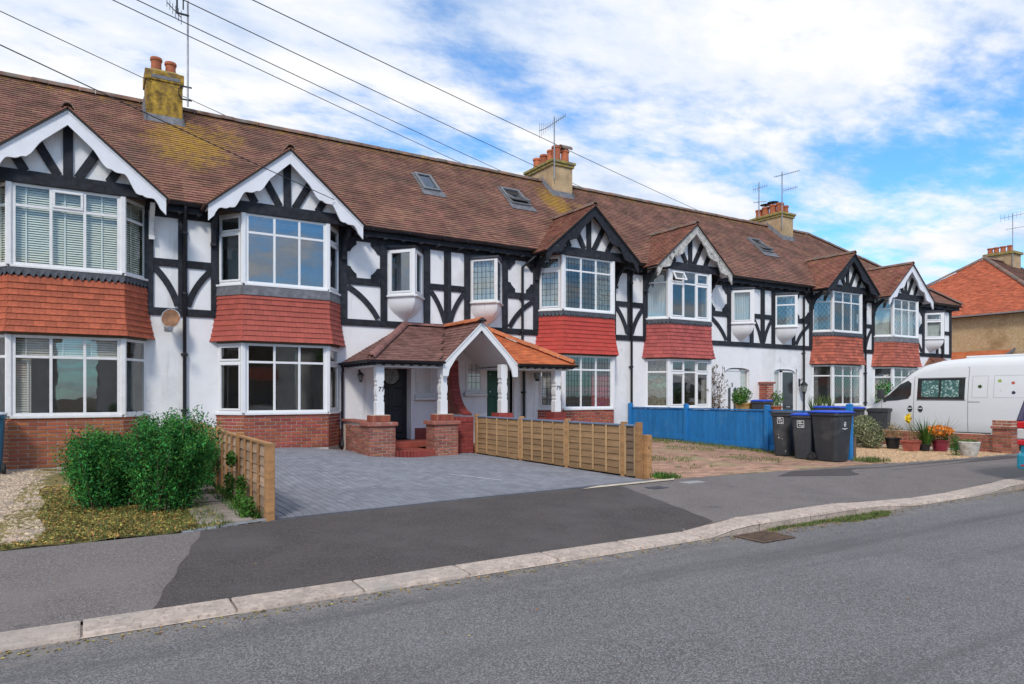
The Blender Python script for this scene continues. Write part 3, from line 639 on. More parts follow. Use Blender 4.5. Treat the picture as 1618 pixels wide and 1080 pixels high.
for h, c in CFG.items():
    s, b = c['s'], c['b']; X = lambda t, b=b, s=s: b+s*t; t1 = 6.3 if h != 6 else 6.95; zg = c['zg']; G = 2.05
    R = thing('terraced_house', (X(t1/2), D, 0), HL[h], 'house', 'terraced houses in the row'); HOUSE[h] = R
    # ------------- wall
    holes = [(G-1.30, G+1.30, zg+.35, 2.66), (G-1.30, G+1.30, 3.95, 5.40), (4.75, 5.50, 4.02, 5.12)]
    if h in (2, 3): holes += [(4.28, 5.62, zg+.0, 2.42)]          # recessed porch wall built below
    if h in (4, 5): holes += [(4.30, 5.62, .3, 2.48)]
    if h == 6: holes += [(4.3, 5.2, .3, 2.3)]
    wall = wall_holes(R, c['wall'], 0, t1, -.05, 5.62, holes, X)
    # ------------- dim rooms behind the windows
    mb = MB(); xa, xb_ = sorted((X(0.02), X(t1-.02)))
    for za, zb2 in ((.30, 2.78), (2.95, 5.45)):
        y0, y1 = D+.145, D+3.4
        mb.quad((xa, y1, za), (xb_, y1, za), (xb_, y1, zb2), (xa, y1, zb2)); mb.quad((xa, y0, zb2), (xb_, y0, zb2), (xb_, y1, zb2), (xa, y1, zb2))
        for xx in (xa, xb_, X(3.7)): mb.quad((xx, y0, za), (xx, y1, za), (xx, y1, zb2), (xx, y0, zb2))
        mb.quad((xa, y0, za), (xb_, y0, za), (xb_, y1, za), (xa, y1, za))
    mb.build('interior', room_m, R, fixn=False)
    # ------------- splayed bay
    P = bay_pts(h, 0); nr = []
    sides = [(P[0], P[1]), (P[1], P[2]), (P[2], P[3])]
    mb = MB()
    for z0, z1 in ((3.62, 3.93), (2.665, 2.72), (5.48, 5.60)): mb.prism([(p[0], p[1]+(.01 if i in (0, 3) else .02), z0) for i, p in enumerate(P)], (0, 0, z1-z0))
    mb.build('bay_floor', room_f, R, stuff=True)
    fm = c['frame']; fw = [('lower', 1.14, 2.66), ('upper', 3.95, 5.48)]
    for lev, z0, z1 in fw:
        for k, (A, B) in enumerate(sides):
            A2, e2, n2, L2 = frame2(A, B); ins = .045
            A3 = A2+e2*(.05 if k else .02); B3 = A2+e2*(L2-(.05 if k < 2 else .02))
            # set back a touch so corner posts read
            A3 = A3-n2*.02; B3 = B3-n2*.02
            lead_k = c['lead']; gl = (g_blue if h == 2 else g_old if h == 1 else g_win) if lev == 'upper' else g_lower
            if h == 3 and lev == 'lower': lead_k = 'sq'
            if h == 6: lead_k = 'dia' if (lev == 'lower' or k == 1) else None
            if k == 1:
                if h == 4: w1 = window(R, A3, B3, z0, z1, [1, 1, 1], .27, fm, gl, None, sash=((0, 0), (2, 0), (0, 1), (2, 1)), opened=(0, 1) if lev == 'upper' else None)
                else: w1 = window(R, A3, B3, z0, z1, [1, 1, 1], .27, fm, gl, lead_k, sash=((1, 1),) if h == 1 and lev == 'upper' else ())
            else:
                sa = ((0, 0), (0, 1)) if h in (2, 3) else ()
                w1 = window(R, A3, B3, z0, z1, [1], .27, fm, gl, lead_k, sash=sa)
            if h == 1 and lev == 'upper': blind(w1, A3, B3, z0+.05, z1-.05, blind_m, (.12, .47, .82) if k == 1 else (.5,))
            if h == 1 and lev == 'lower' and k == 1:
                blind(w1, A3, B3, z1-.42, z1-.05, blind_m, (.12, .45, .72)); blind(w1, A3, A3+(B3-A3)*.18, z0+.05, z1-.43, blind_m, (.75,))
            if h == 1 and lev == 'lower' and k == 2: curtain(w1, A3, B3, z0, z1-.4, mat('grey blue curtain', (.16, .21, .22), .9, .1) if 'grey blue curtain' not in MATS else MATS['grey blue curtain'], 0, .75)
            if h == 3:
                if lev == 'lower' and k == 1: curtain(w1, A3, B3, z0+.05, z1-.5, curt_p, .62, 1)
                if lev == 'upper' and k == 1: curtain(w1, A3, B3, z0+.05, z1-.05, curt_g, .7, 1); curtain(w1, A3, B3, z0+.05, z1-.05, curt_g, 0, .12)
                if k == 0: curtain(w1, A3, B3, z0+.05, z1-.05, curt_w, 0, 1)
            if h == 4:
                if k == 0 and lev == 'upper': curtain(w1, A3, B3, z0+.05, z1-.05, curt_w, 0, 1)
                if lev == 'lower' and k == 1: curtain(w1, A3, B3, z0+.05, z1-.4, curt_w, 0, .12); curtain(w1, A3, B3, z0+.05, z1-.4, curt_w, .88, 1)
                if lev == 'lower' and k == 0: curtain(w1, A3, B3, z0+.05, z1-.05, curt_g, 0, 1)
            if h == 5 and k == 0: curtain(w1, A3, B3, z0+.05, z1-.05, curt_w, 0, .3); curtain(w1, A3, B3, z0+.05, z1-.05, curt_w, .8, 1)
            if h == 6:
                if k == 0: blind(w1, A3, B3, z0+.05, z1-.4, blind_m, ())
                elif k == 1: curtain(w1, A3, B3, z0+.05, z1-.4, curt_w, 0, 1)
        for (px, py) in (P[1], P[2]): mb = MB(); mb.prism([(px-.055, py+.075, z0), (px-.055, py+.01, z0), (px-.035, py-.012, z0), (px+.035, py-.012, z0), (px+.055, py+.01, z0), (px+.055, py+.075, z0)], (0, 0, z1-z0)); mb.build('corner_post', fm, R, bevel=.006)
    # plinth
    pm = MB(); Q = bay_pts(h, .0); pm.prism([(p[0], p[1]+.012, -.05) for p in Q], (0, 0, 1.10+.05-.01))
    pl = pm.build('bay_plinth', mortar, R)
    for k, (A, B) in enumerate(sides):
        A2, e2, n2, L2 = frame2(A, B)
        if h in (1, 2, 3) or (h >= 4 and k == 1 and False):
            bricks(pl, c['plinth'], A2, B, zg-.02 if h != 1 else .16, 1.10, n2, cw=.225 if h != 1 else .30, off=k)
    if h >= 4:
        pm = MB(); Q = bay_pts(h, .012); pm.prism([(p[0], p[1]+.0, -.05) for p in Q], (0, 0, 1.13)); pm.build('plinth_render', render_w, R)
    # hung tiles
    sk = skirt[h]; zt, zbm = 3.74, 2.70; rows = 9; stuff = h >= 4; smb = MB()
    core = MB(); rings = []
    for z, off in ((zbm, .11), (3.0, .05), (3.3, .015), (3.93, .0)):
        rings.append([(p[0], p[1]+(0.01 if i in (0, 3) else .006), z) for i, p in enumerate(bay_pts(h, off))])
    core.loft(rings); sp = core.build('hung_tile_apron', underl, R)
    offz = lambda z: .025+.115*max(0, (3.42-z)/.72)**1.7 if z < 3.42 else .025
    for r in range(rows):
        za = zbm+(zt-zbm)*r/rows; zc2 = zbm+(zt-zbm)*(r+1)/rows+.02
        Pa, Pb = bay_pts(h, offz(za)+.020), bay_pts(h, offz(zc2)-.004)
        for k in range(3):
            A, B, C_, D_ = Vector((*Pa[k], za)), Vector((*Pa[k+1], za)), Vector((*Pb[k+1], zc2)), Vector((*Pb[k], zc2))
            L = (B-A).length; tw = .172; nt = max(2, round(L/tw)); e = (B-A)/L; up = ((D_+C_)/2-(A+B)/2); n = e.cross(up).normalized(); n = -n if n.y > 0 else n
            edges = [0]+[(j+(.5 if r % 2 else 0))/nt for j in range(nt+1) if 0.001 < (j+(.5 if r % 2 else 0))/nt < .999]+[1]
            for a, b_ in zip(edges, edges[1:]):
                if stuff:
                    q0, q1 = A.lerp(B, a+.002), A.lerp(B, b_-.002); q2, q3 = D_.lerp(C_, b_-.002), D_.lerp(C_, a+.002); j = random.uniform(0, .004)
                    smb.hexa([q0+n*j, q1+n*j, q1-n*.02, q0-n*.02, q3, q2, q2-n*.02, q3-n*.02])
                else:
                    q0 = A.lerp(B, a); piece('hung_tile', sk, sp, q0-n*.014+e*.001, e, up, n, L*(b_-a)-.002, up.length, .014+random.uniform(0, .003), .01)
    if stuff: smb.build('hung_tile', sk, sp, stuff=True)
    # flashing above the tiles
    fmb = MB(); Pa, Pb = bay_pts(h, .055), bay_pts(h, .02); fl = lead if h in (2, 6) else lead_d
    if h == 2 or h == 6:
        fmb.loft([[(p[0], p[1], z) for p in Q_] for z, Q_ in ((3.715, Pa), (3.72, Pa), (3.92, bay_pts(h, .018)))]) if False else None
        for k in range(3):
            a, b_, a2, b2 = Pa[k], Pa[k+1], bay_pts(h, .03)[k], bay_pts(h, .03)[k+1]
            fmb.hexa([(*a, 3.70), (*b_, 3.70), (b_[0], b_[1]+.02, 3.70), (a[0], a[1]+.02, 3.70), (*a2, 3.90), (*b2, 3.90), (b2[0], b2[1]+.02, 3.90), (a2[0], a2[1]+.02, 3.90)])
    else:
        for k in range(3):
            a, b_ = Vector((*Pa[k], 0)), Vector((*Pa[k+1], 0)); a2, b2 = Vector((*bay_pts(h, .03)[k], 0)), Vector((*bay_pts(h, .03)[k+1], 0)); L = (b_-a).length; ns = max(3, round(L/.11)); la, lb = [], []
            for i in range(ns*4+1):
                t = i/(ns*4); la.append(a.lerp(b_, t)+Vector((0, 0, 3.83-.075*abs(math.sin(math.pi*i/4))-.03*random.random()))); lb.append(a2.lerp(b2, t)+Vector((0, 0, 3.90)))
            fmb.strip(la, lb, (0, .012, 0))
    fmb.build('flashing', fl, R)
    # ------------- timber framing on the upper wall
    def post(ta, tb, z0, z1, y=.045, name='timber_post'):
        a, b_ = sorted((X(ta), X(tb))); m_ = MB(); w0 = random.uniform(-.004, .004)
        m_.box(a+w0, b_+w0, D-y, D-.002, z0, z1); return m_.build(name, timber_m, R, bevel=.008)
    rail = lambda ta, tb, z0, z1, y=.040: post(ta, tb, z0, z1, y, 'timber_rail')
    def brace(p, q, bow, wd=.15, y=.038, name='timber_brace'):
        la, lb = [], []; p, q = Vector(p), Vector(q); d = q-p; nn = Vector((-d.y, d.x)).normalized()
        for i in range(11):
            t = i/10; o_ = p+d*t+nn*bow*4*t*(1-t); dd = (d+nn*bow*4*(1-2*t)).normalized(); n_ = Vector((-dd.y, dd.x))
            a, b_ = o_+n_*wd/2, o_-n_*wd/2; la.append((X(a.x), D-y, a.y)); lb.append((X(b_.x), D-y, b_.y))
        m_ = MB(); m_.strip(la, lb, (0, y-.003, 0)); return m_.build(name, timber_m, R)
    ZB0, ZB1, ZM0, ZM1, ZT0, ZT1 = 3.22, 3.38, 4.26, 4.42, 5.30, 5.62
    post(0.0, .09, ZB1, ZT0); rail(0, .72, ZB0, ZB1); rail(.09, .56, ZM0, ZM1); post(.56, .74, ZB1, ZT0, .046)
    brace((.56, ZM0-.02), (.10, ZB1+.06), -.06, .13)
    rail(0, .74, ZT0, ZT1)
    rail(3.38, t1, ZB0, ZB1); rail(3.38, t1, ZT0, ZT1-.02, .05)
    post(3.40, 3.60, ZB1, ZT0, .046)
    post(4.45, 4.62, ZB1, ZT0); post(5.62, 5.80, ZB1, ZT0); post(6.20, 6.3, ZB1, ZT0)
    rail(3.60, 4.45, ZM0-.04, ZM1-.04); rail(5.80, 6.20, ZM0, ZM1)
    brace((3.62, ZM0-.10), (4.38, ZB1+.04), .075, .13)
    brace((5.82, ZM0-.04), (6.22, ZB1+.05), .05, .12)
    if h == 6: post(6.78, 6.95, ZB1, ZT0); rail(6.3, 6.78, ZM0, ZM1)
    # shaped plaque board
    N = 64; cx_, cz_ = 4.02, (ZM1-.04+ZT0)/2; hw, hh = .43, (ZT0-ZM1+.04)/2; la, lb = [], []
    for i in range(N+1):
        t = 2*math.pi*i/N; ct, st = math.cos(t), math.sin(t)
        r = 1/math.sqrt((ct/.385)**2+(st/.405)**2)
        if abs(st) < .40: r = max(r, .422/max(1e-6, abs(ct)))
        if abs(ct) < .40: r = max(r, (hh-.01)/max(1e-6, abs(st)))
        r = min(r, .985*min(hw/max(1e-6, abs(ct)), hh/max(1e-6, abs(st))))
        ro = min(hw/max(1e-6, abs(ct)), hh/max(1e-6, abs(st)))
        la.append((X(cx_+r*ct), D-.034, cz_+r*st)); lb.append((X(cx_+ro*ct), D-.034, cz_+ro*st))
    m_ = MB(); m_.strip(la, lb, (0, .03, 0)); m_.build('shaped_board', timber_m, R)
    # ------------- triangular oriel
    oc = 5.12; hw = .475; y0, yn = D, D-.60
    pl_, pn, prr = (X(oc-hw*s), D-.005), (X(oc), yn), (X(oc+hw*s), D-.005)     # left to right on the plan (x ascending)
    ol = 'sq' if h == 3 else ('dia' if h == 5 else None); gl = g_blue if h == 2 else g_win
    def lerp2(p, q, t): return (p[0]+(q[0]-p[0])*t, p[1]+(q[1]-p[1])*t)
    of = upvc if h != 3 else oldframe
    ow = []
    for (A, B) in ((lerp2(pl_, pn, .02), lerp2(pl_, pn, .95)), (lerp2(pn, prr, .05), lerp2(pn, prr, .98))):
        ow.append(window(R, A, B, 4.02, 5.16, [1], .32 if h in (5, 6) else None, of, gl, ol, name='oriel_window', sash='all' if h in (2, 4, 6) else ()))
    mb = MB(); mb.prism([(pn[0]-.045, yn+.05, 4.02), (pn[0], yn-.008, 4.02), (pn[0]+.045, yn+.05, 4.02)], (0, 0, 1.14)); mb.build('oriel_post', of, R)
    if h in (3, 4): curtain(ow[0], lerp2(pl_, pn, .02), lerp2(pl_, pn, .95), 4.06, 5.1, curt_w, 0, 1, .12)
    if h == 6: blind(ow[0], lerp2(pl_, pn, .02), lerp2(pl_, pn, .95), 4.06, 4.7, blind_m, ())
    o2 = .05; cap_ = MB(); tri = lambda o_, z: [(pl_[0]-o_, D-.002, z), (pn[0], yn-o_*1.2, z), (prr[0]+o_, D-.002, z)]
    cap_.loft([tri(.03, 5.16), tri(.045, 5.18), tri(.045, 5.22), [(pl_[0]-.02, D-.002, 5.30), (pn[0], D-.12, 5.30), (prr[0]+.02, D-.002, 5.30)]]); cap_.build('oriel_roof', iron if h == 2 else lead_d, R)
    sl = MB(); sl.loft([tri(.045, 3.965), tri(.045, 4.015)]); sl.build('oriel_sill', upvc if h != 3 else oldframe, R)
    cb = MB(); rings = []
    for q, z in ((1, 3.965), (.985, 3.86), (.93, 3.76), (.82, 3.67), (.64, 3.59), (.42, 3.52), (.22, 3.46), (.09, 3.41), (.02, 3.33)):
        rings.append([(oc_x+(p[0]-oc_x)*q, D-.002+(p[1]-D)*q, z) for oc_x in (X(oc),) for p in (pl_, lerp2(pl_, pn, .5), lerp2(pl_, pn, .96), (pn[0], yn+.02), lerp2(pn, prr, .04), lerp2(pn, prr, .5), prr)])
    cb.loft(rings); cb.build('oriel_corbel', c['wall'] if h != 2 else upvc, R, smooth=True)
    # ------------- gable
    gx = X(G); GY = D-.60; GZ0 = 5.45; AP = 6.92; HW = 1.66
    slope = (AP-5.50)/HW
    m_ = MB(); m_.box(gx-1.34, gx+1.34, GY-.03, GY+.10, 5.475, 5.72); m_.build('gable_beam', timber_m, R, bevel=.01)
    m_ = MB(); zz_ = AP-.10
    m_.prism([(gx-1.30, GY+.035, 5.72), (gx+1.30, GY+.035, 5.72), (gx, GY+.035, zz_)], (0, .08, 0)); m_.build('gable_panel', c['wall'], R)
    m_ = MB(); m_.box(gx-.08, gx+.08, GY-.012, GY+.034, 5.72, zz_-.12); m_.build('gable_timber', timber_m, R, bevel=.006)
    for sg in (1, -1):
        for (xa, xb2, zt_) in ((.17, .55, 6.40), (.68, .90, 6.10)):
            m_ = MB(); w2 = .078
            a, b_ = Vector((gx+sg*xa, GY-.008, 5.72)), Vector((gx+sg*xb2, GY-.008, zt_)); d = (b_-a); pp = Vector((-d.z, 0, d.x)).normalized()*w2
            if True: m_.strip([a+pp, b_+pp], [a-pp, b_-pp], (0, .042, 0))
            m_.build('gable_timber', timber_m, R, bevel=.006)
    # soffit + bargeboards with shaped lower edge
    BY = D-.86
    for sg in (1, -1):
        top, bot, N = [], [], 60
        for i in range(N+1):
            q = i/N; x_ = q*HW; zt_ = AP-slope*x_
            # scallops: lobes and cusps
            dep = .30
            if q < .38: dep = .30+.06*q/.38+.10*sst((q-.24)/.12)
            elif q < .44: dep = .46-.06*sst((q-.38)/.06)
            elif q < .70: dep = .27+.13*abs(math.cos(math.pi*(q-.44)/.26))**1.5+.05*sst((q-.58)/.12)
            elif q < .75: dep = .43-.05*sst((q-.70)/.05)
            else: dep = .24+.13*abs(math.cos(math.pi*(q-.75)/.25))**1.5
            if q > .93: dep = .33+.02*(q-.93)/.07
            top.append((gx+sg*x_, BY, zt_)); bot.append((gx+sg*x_, BY, zt_-dep))
        m_ = MB(); m_.strip(top, bot, (0, .045, 0)); bb = m_.build('bargeboard', c['barge'], R)
        m_ = MB(); m_.strip([(gx+sg*q*HW, BY-.018, AP+.012-slope*q*HW) for q in (0, 1)], [(gx+sg*q*HW, BY-.018, AP-.065-slope*q*HW) for q in (0, 1)], (0, .018, 0)); m_.build('moulding', c['barge'], bb)
        m_ = MB(); m_.strip([(gx+sg*q*HW, BY+.045, AP-.05-slope*q*HW) for q in (0, 1)], [(gx+sg*q*HW, BY+.045, AP-.075-slope*q*HW) for q in (0, 1)], (0, .42, 0)); m_.build('soffit', c['barge'] if c['barge'] is not barge_o else barge_w, R)
        # bracket under the gable foot
        m_ = MB(); xx = gx+sg*1.40; m_.strip([(xx, D-.04, 5.40), (xx, D-.10, 5.30), (xx, D-.30, 5.36), (xx, D-.50, 5.46)], [(xx, D-.04, 4.85), (xx, D-.10, 4.86), (xx, D-.22, 5.12), (xx, D-.50, 5.36)], (.09*sg, 0, 0))
        m_.box(min(xx, xx+.11*sg), max(xx, xx+.11*sg), D-.13, D-.04, 4.78, 4.86)
        m_.build('gable_bracket', timber_m if h not in (1,) else oldframe, R, bevel=.006)
    # gable roof slopes
    lg = math.hypot(1, slope); ylen = 17.55-(BY-.03)
    for sg in (1, -1):
        ex = Vector((0, 1, 0)); us = Vector((-sg, 0, slope))/lg; n = Vector((sg*slope, 0, 1))/lg
        HWt = HW+.06; P0 = Vector((gx+sg*HWt, BY-.05, AP+.03-slope*HWt)); Hs = HWt*lg
        def keepg(x_, s_, sg=sg, P0=P0, us=us):
            p = P0+us*s_; y_ = p.y+x_; zr = EAVE_Z+PITCH*(y_-EAVE_Y); return p.z > zr-.10
        core = MB(); core.strip([P0-n*.01, P0+us*Hs-n*.01], [P0+ex*ylen-n*.01, P0+us*Hs+ex*ylen-n*.01], -n*.03)
        cc = core.build('gable_roof', underl, R)
        tiles(P0, ex, us, n, ylen, Hs, keepg, tw=.165, gauge=.1).build('roof_tiles', roofg, cc, stuff=True, fixn=False)
    ridge_run(R, (gx, BY-.05, AP+.02), (gx, 17.45, AP+.02), ridgem, r=.10)
    # ------------- main roof
    xa, xb_ = sorted((X(0), X(t1))); xa -= .5 if h == 1 else 0
    if h == 1: xa -= 3
    HS = (RIDGE_Y-EAVE_Y)*math.hypot(1, PITCH)
    ROT = math.hypot(1, PITCH)
    RX = 27.9; CX = 34.2
    def keepm(x_, s_, xa=xa, gx=gx, h=h):
        x = xa+x_; y_ = EAVE_Y+s_/ROT; z = EAVE_Z+s_*PITCH/ROT
        if abs(x-gx) < HW+.05 and z < AP+.02-slope*abs(x-gx)-.02: return False
        if x > RX and h >= 5 and x > CX-(CX-RX)*(y_-EAVE_Y)/(RIDGE_Y-EAVE_Y)-.03: return False
        return True
    core = MB(); xe = xb_
    if h < 5: core.quad((xa, EAVE_Y+.02, EAVE_Z-.01), (xb_, EAVE_Y+.02, EAVE_Z-.01), (xb_, RIDGE_Y, RIDGE_Z-.02), (xa, RIDGE_Y, RIDGE_Z-.02)); core.quad((xa, RIDGE_Y, RIDGE_Z-.02), (xb_, RIDGE_Y, RIDGE_Z-.02), (xb_, 2*RIDGE_Y-EAVE_Y, EAVE_Z), (xa, 2*RIDGE_Y-EAVE_Y, EAVE_Z))
    elif h == 5: core.quad((xa, EAVE_Y+.02, EAVE_Z-.01), (xb_, EAVE_Y+.02, EAVE_Z-.01), (xb_, RIDGE_Y, RIDGE_Z-.02), (xa, RIDGE_Y, RIDGE_Z-.02)); core.quad((xa, RIDGE_Y, RIDGE_Z-.02), (xb_, RIDGE_Y, RIDGE_Z-.02), (xb_, 2*RIDGE_Y-EAVE_Y, EAVE_Z), (xa, 2*RIDGE_Y-EAVE_Y, EAVE_Z))
    else:
        yB = 2*RIDGE_Y-EAVE_Y
        core.add([(xa, EAVE_Y+.02, EAVE_Z-.01), (CX, EAVE_Y+.02, EAVE_Z-.01), (RX, RIDGE_Y, RIDGE_Z-.02), (xa, RIDGE_Y, RIDGE_Z-.02)], [(0, 1, 2, 3)])
        core.add([(CX, EAVE_Y+.02, EAVE_Z-.01), (CX, yB, EAVE_Z-.01), (RX, RIDGE_Y, RIDGE_Z-.02)], [(0, 1, 2)]); core.quad((xa, RIDGE_Y, RIDGE_Z-.02), (RX, RIDGE_Y, RIDGE_Z-.02), (CX, yB, EAVE_Z), (xa, yB, EAVE_Z)); xe = CX
    cr_ = core.build('main_roof', underl, R, fixn=False)
    tiles((xa, EAVE_Y, EAVE_Z), (1, 0, 0), US, UN, xe-xa, HS, keepm).build('roof_tiles', rooft, cr_, stuff=True, fixn=False)
    ridge_run(R, (xa, RIDGE_Y, RIDGE_Z-.01), (min(xb_, RX) if h == 6 else xb_, RIDGE_Y, RIDGE_Z-.01), ridgem, r=.12)
    # eaves: fascia, gutter, soffit (interrupted by the gable)
    ga, gb = gx-HW-.02, gx+HW+.02
    for a, b_ in ((xa, ga), (gb, xe)):
        if b_-a < .1: continue
        m_ = MB(); m_.box(a, b_, D-.20, D-.05, 5.44, 5.58); m_.build('eaves_board', timber_m, R)
        m_ = MB(); m_.box(a, b_, D-.20, D-.002, 5.40, 5.438); 
        k = a+.25
        while k < b_: m_.box(k, k+.07, D-.26, D-.05, 5.36, 5.40); k += .48
        m_.build('rafter_feet', timber_m, R)
        m_ = MB(); halfround(m_, (a, D-.275, 5.585), (b_, D-.275, 5.585), .062, up=(0, 0, -1), th=.008); gt = m_.build('gutter', iron, R, smooth=True)
        k = a+.4
        while k < b_:
            m_ = MB(); m_.box(k, k+.025, D-.345, D-.20, 5.52, 5.535); m_.box(k, k+.025, D-.345, D-.338, 5.52, 5.60); m_.build('bracket', iron, gt); k += .95
    m_ = MB(); yB = 2*RIDGE_Y-EAVE_Y-.3; m_.quad((xa, yB, -.05), (xe-(.5 if h == 6 else 0), yB, -.05), (xe-(.5 if h == 6 else 0), yB, 5.6), (xa, yB, 5.6))
    if h == 6: m_.quad((X(t1), D, -.05), (X(t1), yB, -.05), (X(t1), yB, 5.6), (X(t1), D, 5.6))
    if h == 1: m_.quad((xa, D, -.05), (xa, yB, -.05), (xa, yB, 5.6), (xa, D, 5.6)); m_.quad((xa, D, -.05), (X(t1), D, -.05), (X(t1), D, 5.6), (xa, D, 5.6))
    m_.build('rear_wall', c['wall'], R, fixn=False)
# hip of the end house
R6 = HOUSE[6]; yB = 2*RIDGE_Y-EAVE_Y
ridge_run(R6, (34.2, EAVE_Y, EAVE_Z+.04), (27.9, RIDGE_Y, RIDGE_Z), ridgem, name='hip_tile', r=.11)
# ------------- downpipes
def pipe(h, pts, r=.038, name='downpipe', shoe=False, collars=()):
    m_ = MB(); m_.tube(pts, r, 10); o = m_.build(name, iron, HOUSE[h], smooth=True)
    for (x_, y_, z_) in collars:
        c_ = MB(); c_.lathe([(r+.012, -.03), (r+.018, -.02), (r+.018, .02), (r+.012, .03)], (x_, y_, z_), 10); c_.box(x_-.07, x_+.07, y_+.02, y_+.055, z_-.02, z_+.02); c_.build('collar', iron, o)
    return o
def down(h, x, ztop=5.52, zbot=.2, y=D-.07, collars=(5.0, 3.7, 2.4, 1.2), swan=None):
    pts = ([(swan, D-.27, 5.53), (swan, D-.27, 5.43), (swan+(x-swan)*.4, D-.20, 5.30), (x, y, 5.10)] if swan is not None else [(x, D-.27, 5.53), (x, D-.27, 5.45), (x, y, 5.22)])+[(x, y, zbot)]
    pipe(h, pts, collars=[(x, y, z) for z in collars if z > zbot+.2])
down(1, 1.72); down(3, 14.33); down(5, 26.92); down(3, 10.30, zbot=3.0, swan=10.62, collars=(4.2, 3.3)); down(4, 23.15-3.0+.0, zbot=5.0) if False else None
down(5, 22.9, collars=(4.4, 3.1, 1.8)); down(6, 32.95)
pipe(2, [(5.36, 14.12, 2.18), (5.36, 14.14, 2.10), (5.32, 15.9, 1.98), (5.30, D-.06, 1.9)], .03) if False else None
pipe(3, [(10.36, D-.06, 2.3), (10.36, D-.06, .3)], collars=[(10.36, D-.06, 1.6)])
# ------------- chimneys
def chimney(h, x0, x1, y0, y1, ztop, m, pots, collar=True, capm=None):
    R = HOUSE[h]; zb_ = EAVE_Z+PITCH*(y0-EAVE_Y)-.35
    m_ = MB(); m_.box(x0, x1, y0, y1, zb_, ztop); st = m_.build('chimney', m, R, bevel=.015)
    m_ = MB()
    if collar:
        m_.box(x0-.05, x1+.05, y0-.05, y1+.05, ztop-.10, ztop-.001); m_.box(x0-.09, x1+.09, y0-.09, y1+.09, ztop, ztop+.09); m_.build('corbel_band', capm or m, st, bevel=.01)
    else:
        m_.box(x0-.03, x1+.03, y0-.03, y1+.03, ztop-.22, ztop+.03); m_.build('corbel_band', capm or m, st, bevel=.015)
        m_ = MB(); m_.box(x0+.10, x1-.06, y0-.038, y0-.032, ztop-.17, ztop-.09); m_.build('lead_strip', lead, st)
    zt_ = ztop+(.09 if collar else .03)
    m_ = MB(); m_.loft([[(x0+.02, y0+.02, zt_), (x1-.02, y0+.02, zt_), (x1-.02, y1-.02, zt_), (x0+.02, y1-.02, zt_)], [(x0+.12, y0+.12, zt_+.08), (x1-.12, y0+.12, zt_+.08), (x1-.12, y1-.12, zt_+.08), (x0+.12, y1-.12, zt_+.08)]]); m_.build('flaunching', lichen, st)
    for (px, py, r, hh, kind) in pots:
        m_ = MB(); z0 = zt_+.03
        m_.lathe([(r*.92, 0), (r, .04), (r*.98, .1), (r*.93, hh*.55), (r*.96, hh-.09), (r*1.12, hh-.07), (r*1.12, hh-.02), (r*1.04, hh), (r*.8, hh), (r*.75, hh-.2)], (px, py, z0), 18)
        po = m_.build('chimney_pot', pot_m, st, smooth=True)
        if kind == 'cowl':
            m_ = MB(); halfround(m_, (px-.22, py, z0+hh+.02), (px+.22, py, z0+hh+.02), .16, th=.02); m_.build('half_round_cap', ridgem, po)
        if kind == 'cap':
            m_ = MB(); m_.lathe([(.02, 0), (.03, .1), (.22, .10), (.24, .12), (.05, .17)], (px, py, z0+hh), 14); m_.build('metal_cap', iron, po)
    # lead skirt flashing at the roof
    m_ = MB(); zf = lambda y: EAVE_Z+PITCH*(y-EAVE_Y)
    m_.hexa([(x0-.04, y0-.08, zf(y0-.08)+.02), (x1+.04, y0-.08, zf(y0-.08)+.02), (x1+.04, y0-.005, zf(y0)+.03), (x0-.04, y0-.005, zf(y0)+.03), (x0-.04, y0-.08, zf(y0-.08)+.04), (x1+.04, y0-.08, zf(y0-.08)+.04), (x1+.02, y0-.005, zf(y0)+.16), (x0-.02, y0-.005, zf(y0)+.16)])
    for sg, xx in ((-1, x0), (1, x1)):
        yy = min(y1, RIDGE_Y)
        m_.hexa([(xx+sg*.07, y0-.06, zf(y0-.1)+.02), (xx+sg*.07, yy, zf(yy)+.03), (xx+sg*.004, yy, zf(yy)+.03), (xx+sg*.004, y0-.1, zf(y0-.1)+.02), (xx+sg*.06, y0-.06, zf(y0-.1)+.04), (xx+sg*.06, yy, zf(yy)+.045), (xx+sg*.006, yy, zf(yy)+.20), (xx+sg*.006, y0-.1, zf(y0-.1)+.20)])
    m_.build('flashing', lead, st, fixn=True)
    return st
chimney(1, 1.16, 1.96, 18.78, 19.55, 9.45, chim1, [(1.40, 19.12, .125, .40, ''), (1.72, 19.12, .125, .36, '')], collar=False)
chimney(3, 13.22, 14.05, 18.80, 20.40, 9.36, chim2, [(13.50, 20.15, .14, .42, ''), (13.50, 19.72, .14, .42, ''), (13.50, 19.3, .13, .46, ''), (13.50, 18.98, .15, .50, ''), (13.86, 18.98, .14, .42, 'cowl')], capm=lichen)
chimney(5, 25.06, 25.86, 18.72, 20.25, 9.24, chim2, [(25.3, 20.05, .14, .36, ''), (25.3, 19.7, .15, .40, 'cap'), (25.3, 19.32, .15, .42, 'cap'), (25.3, 18.96, .15, .42, ''), (25.62, 18.94, .13, .34, '')], capm=lichen)
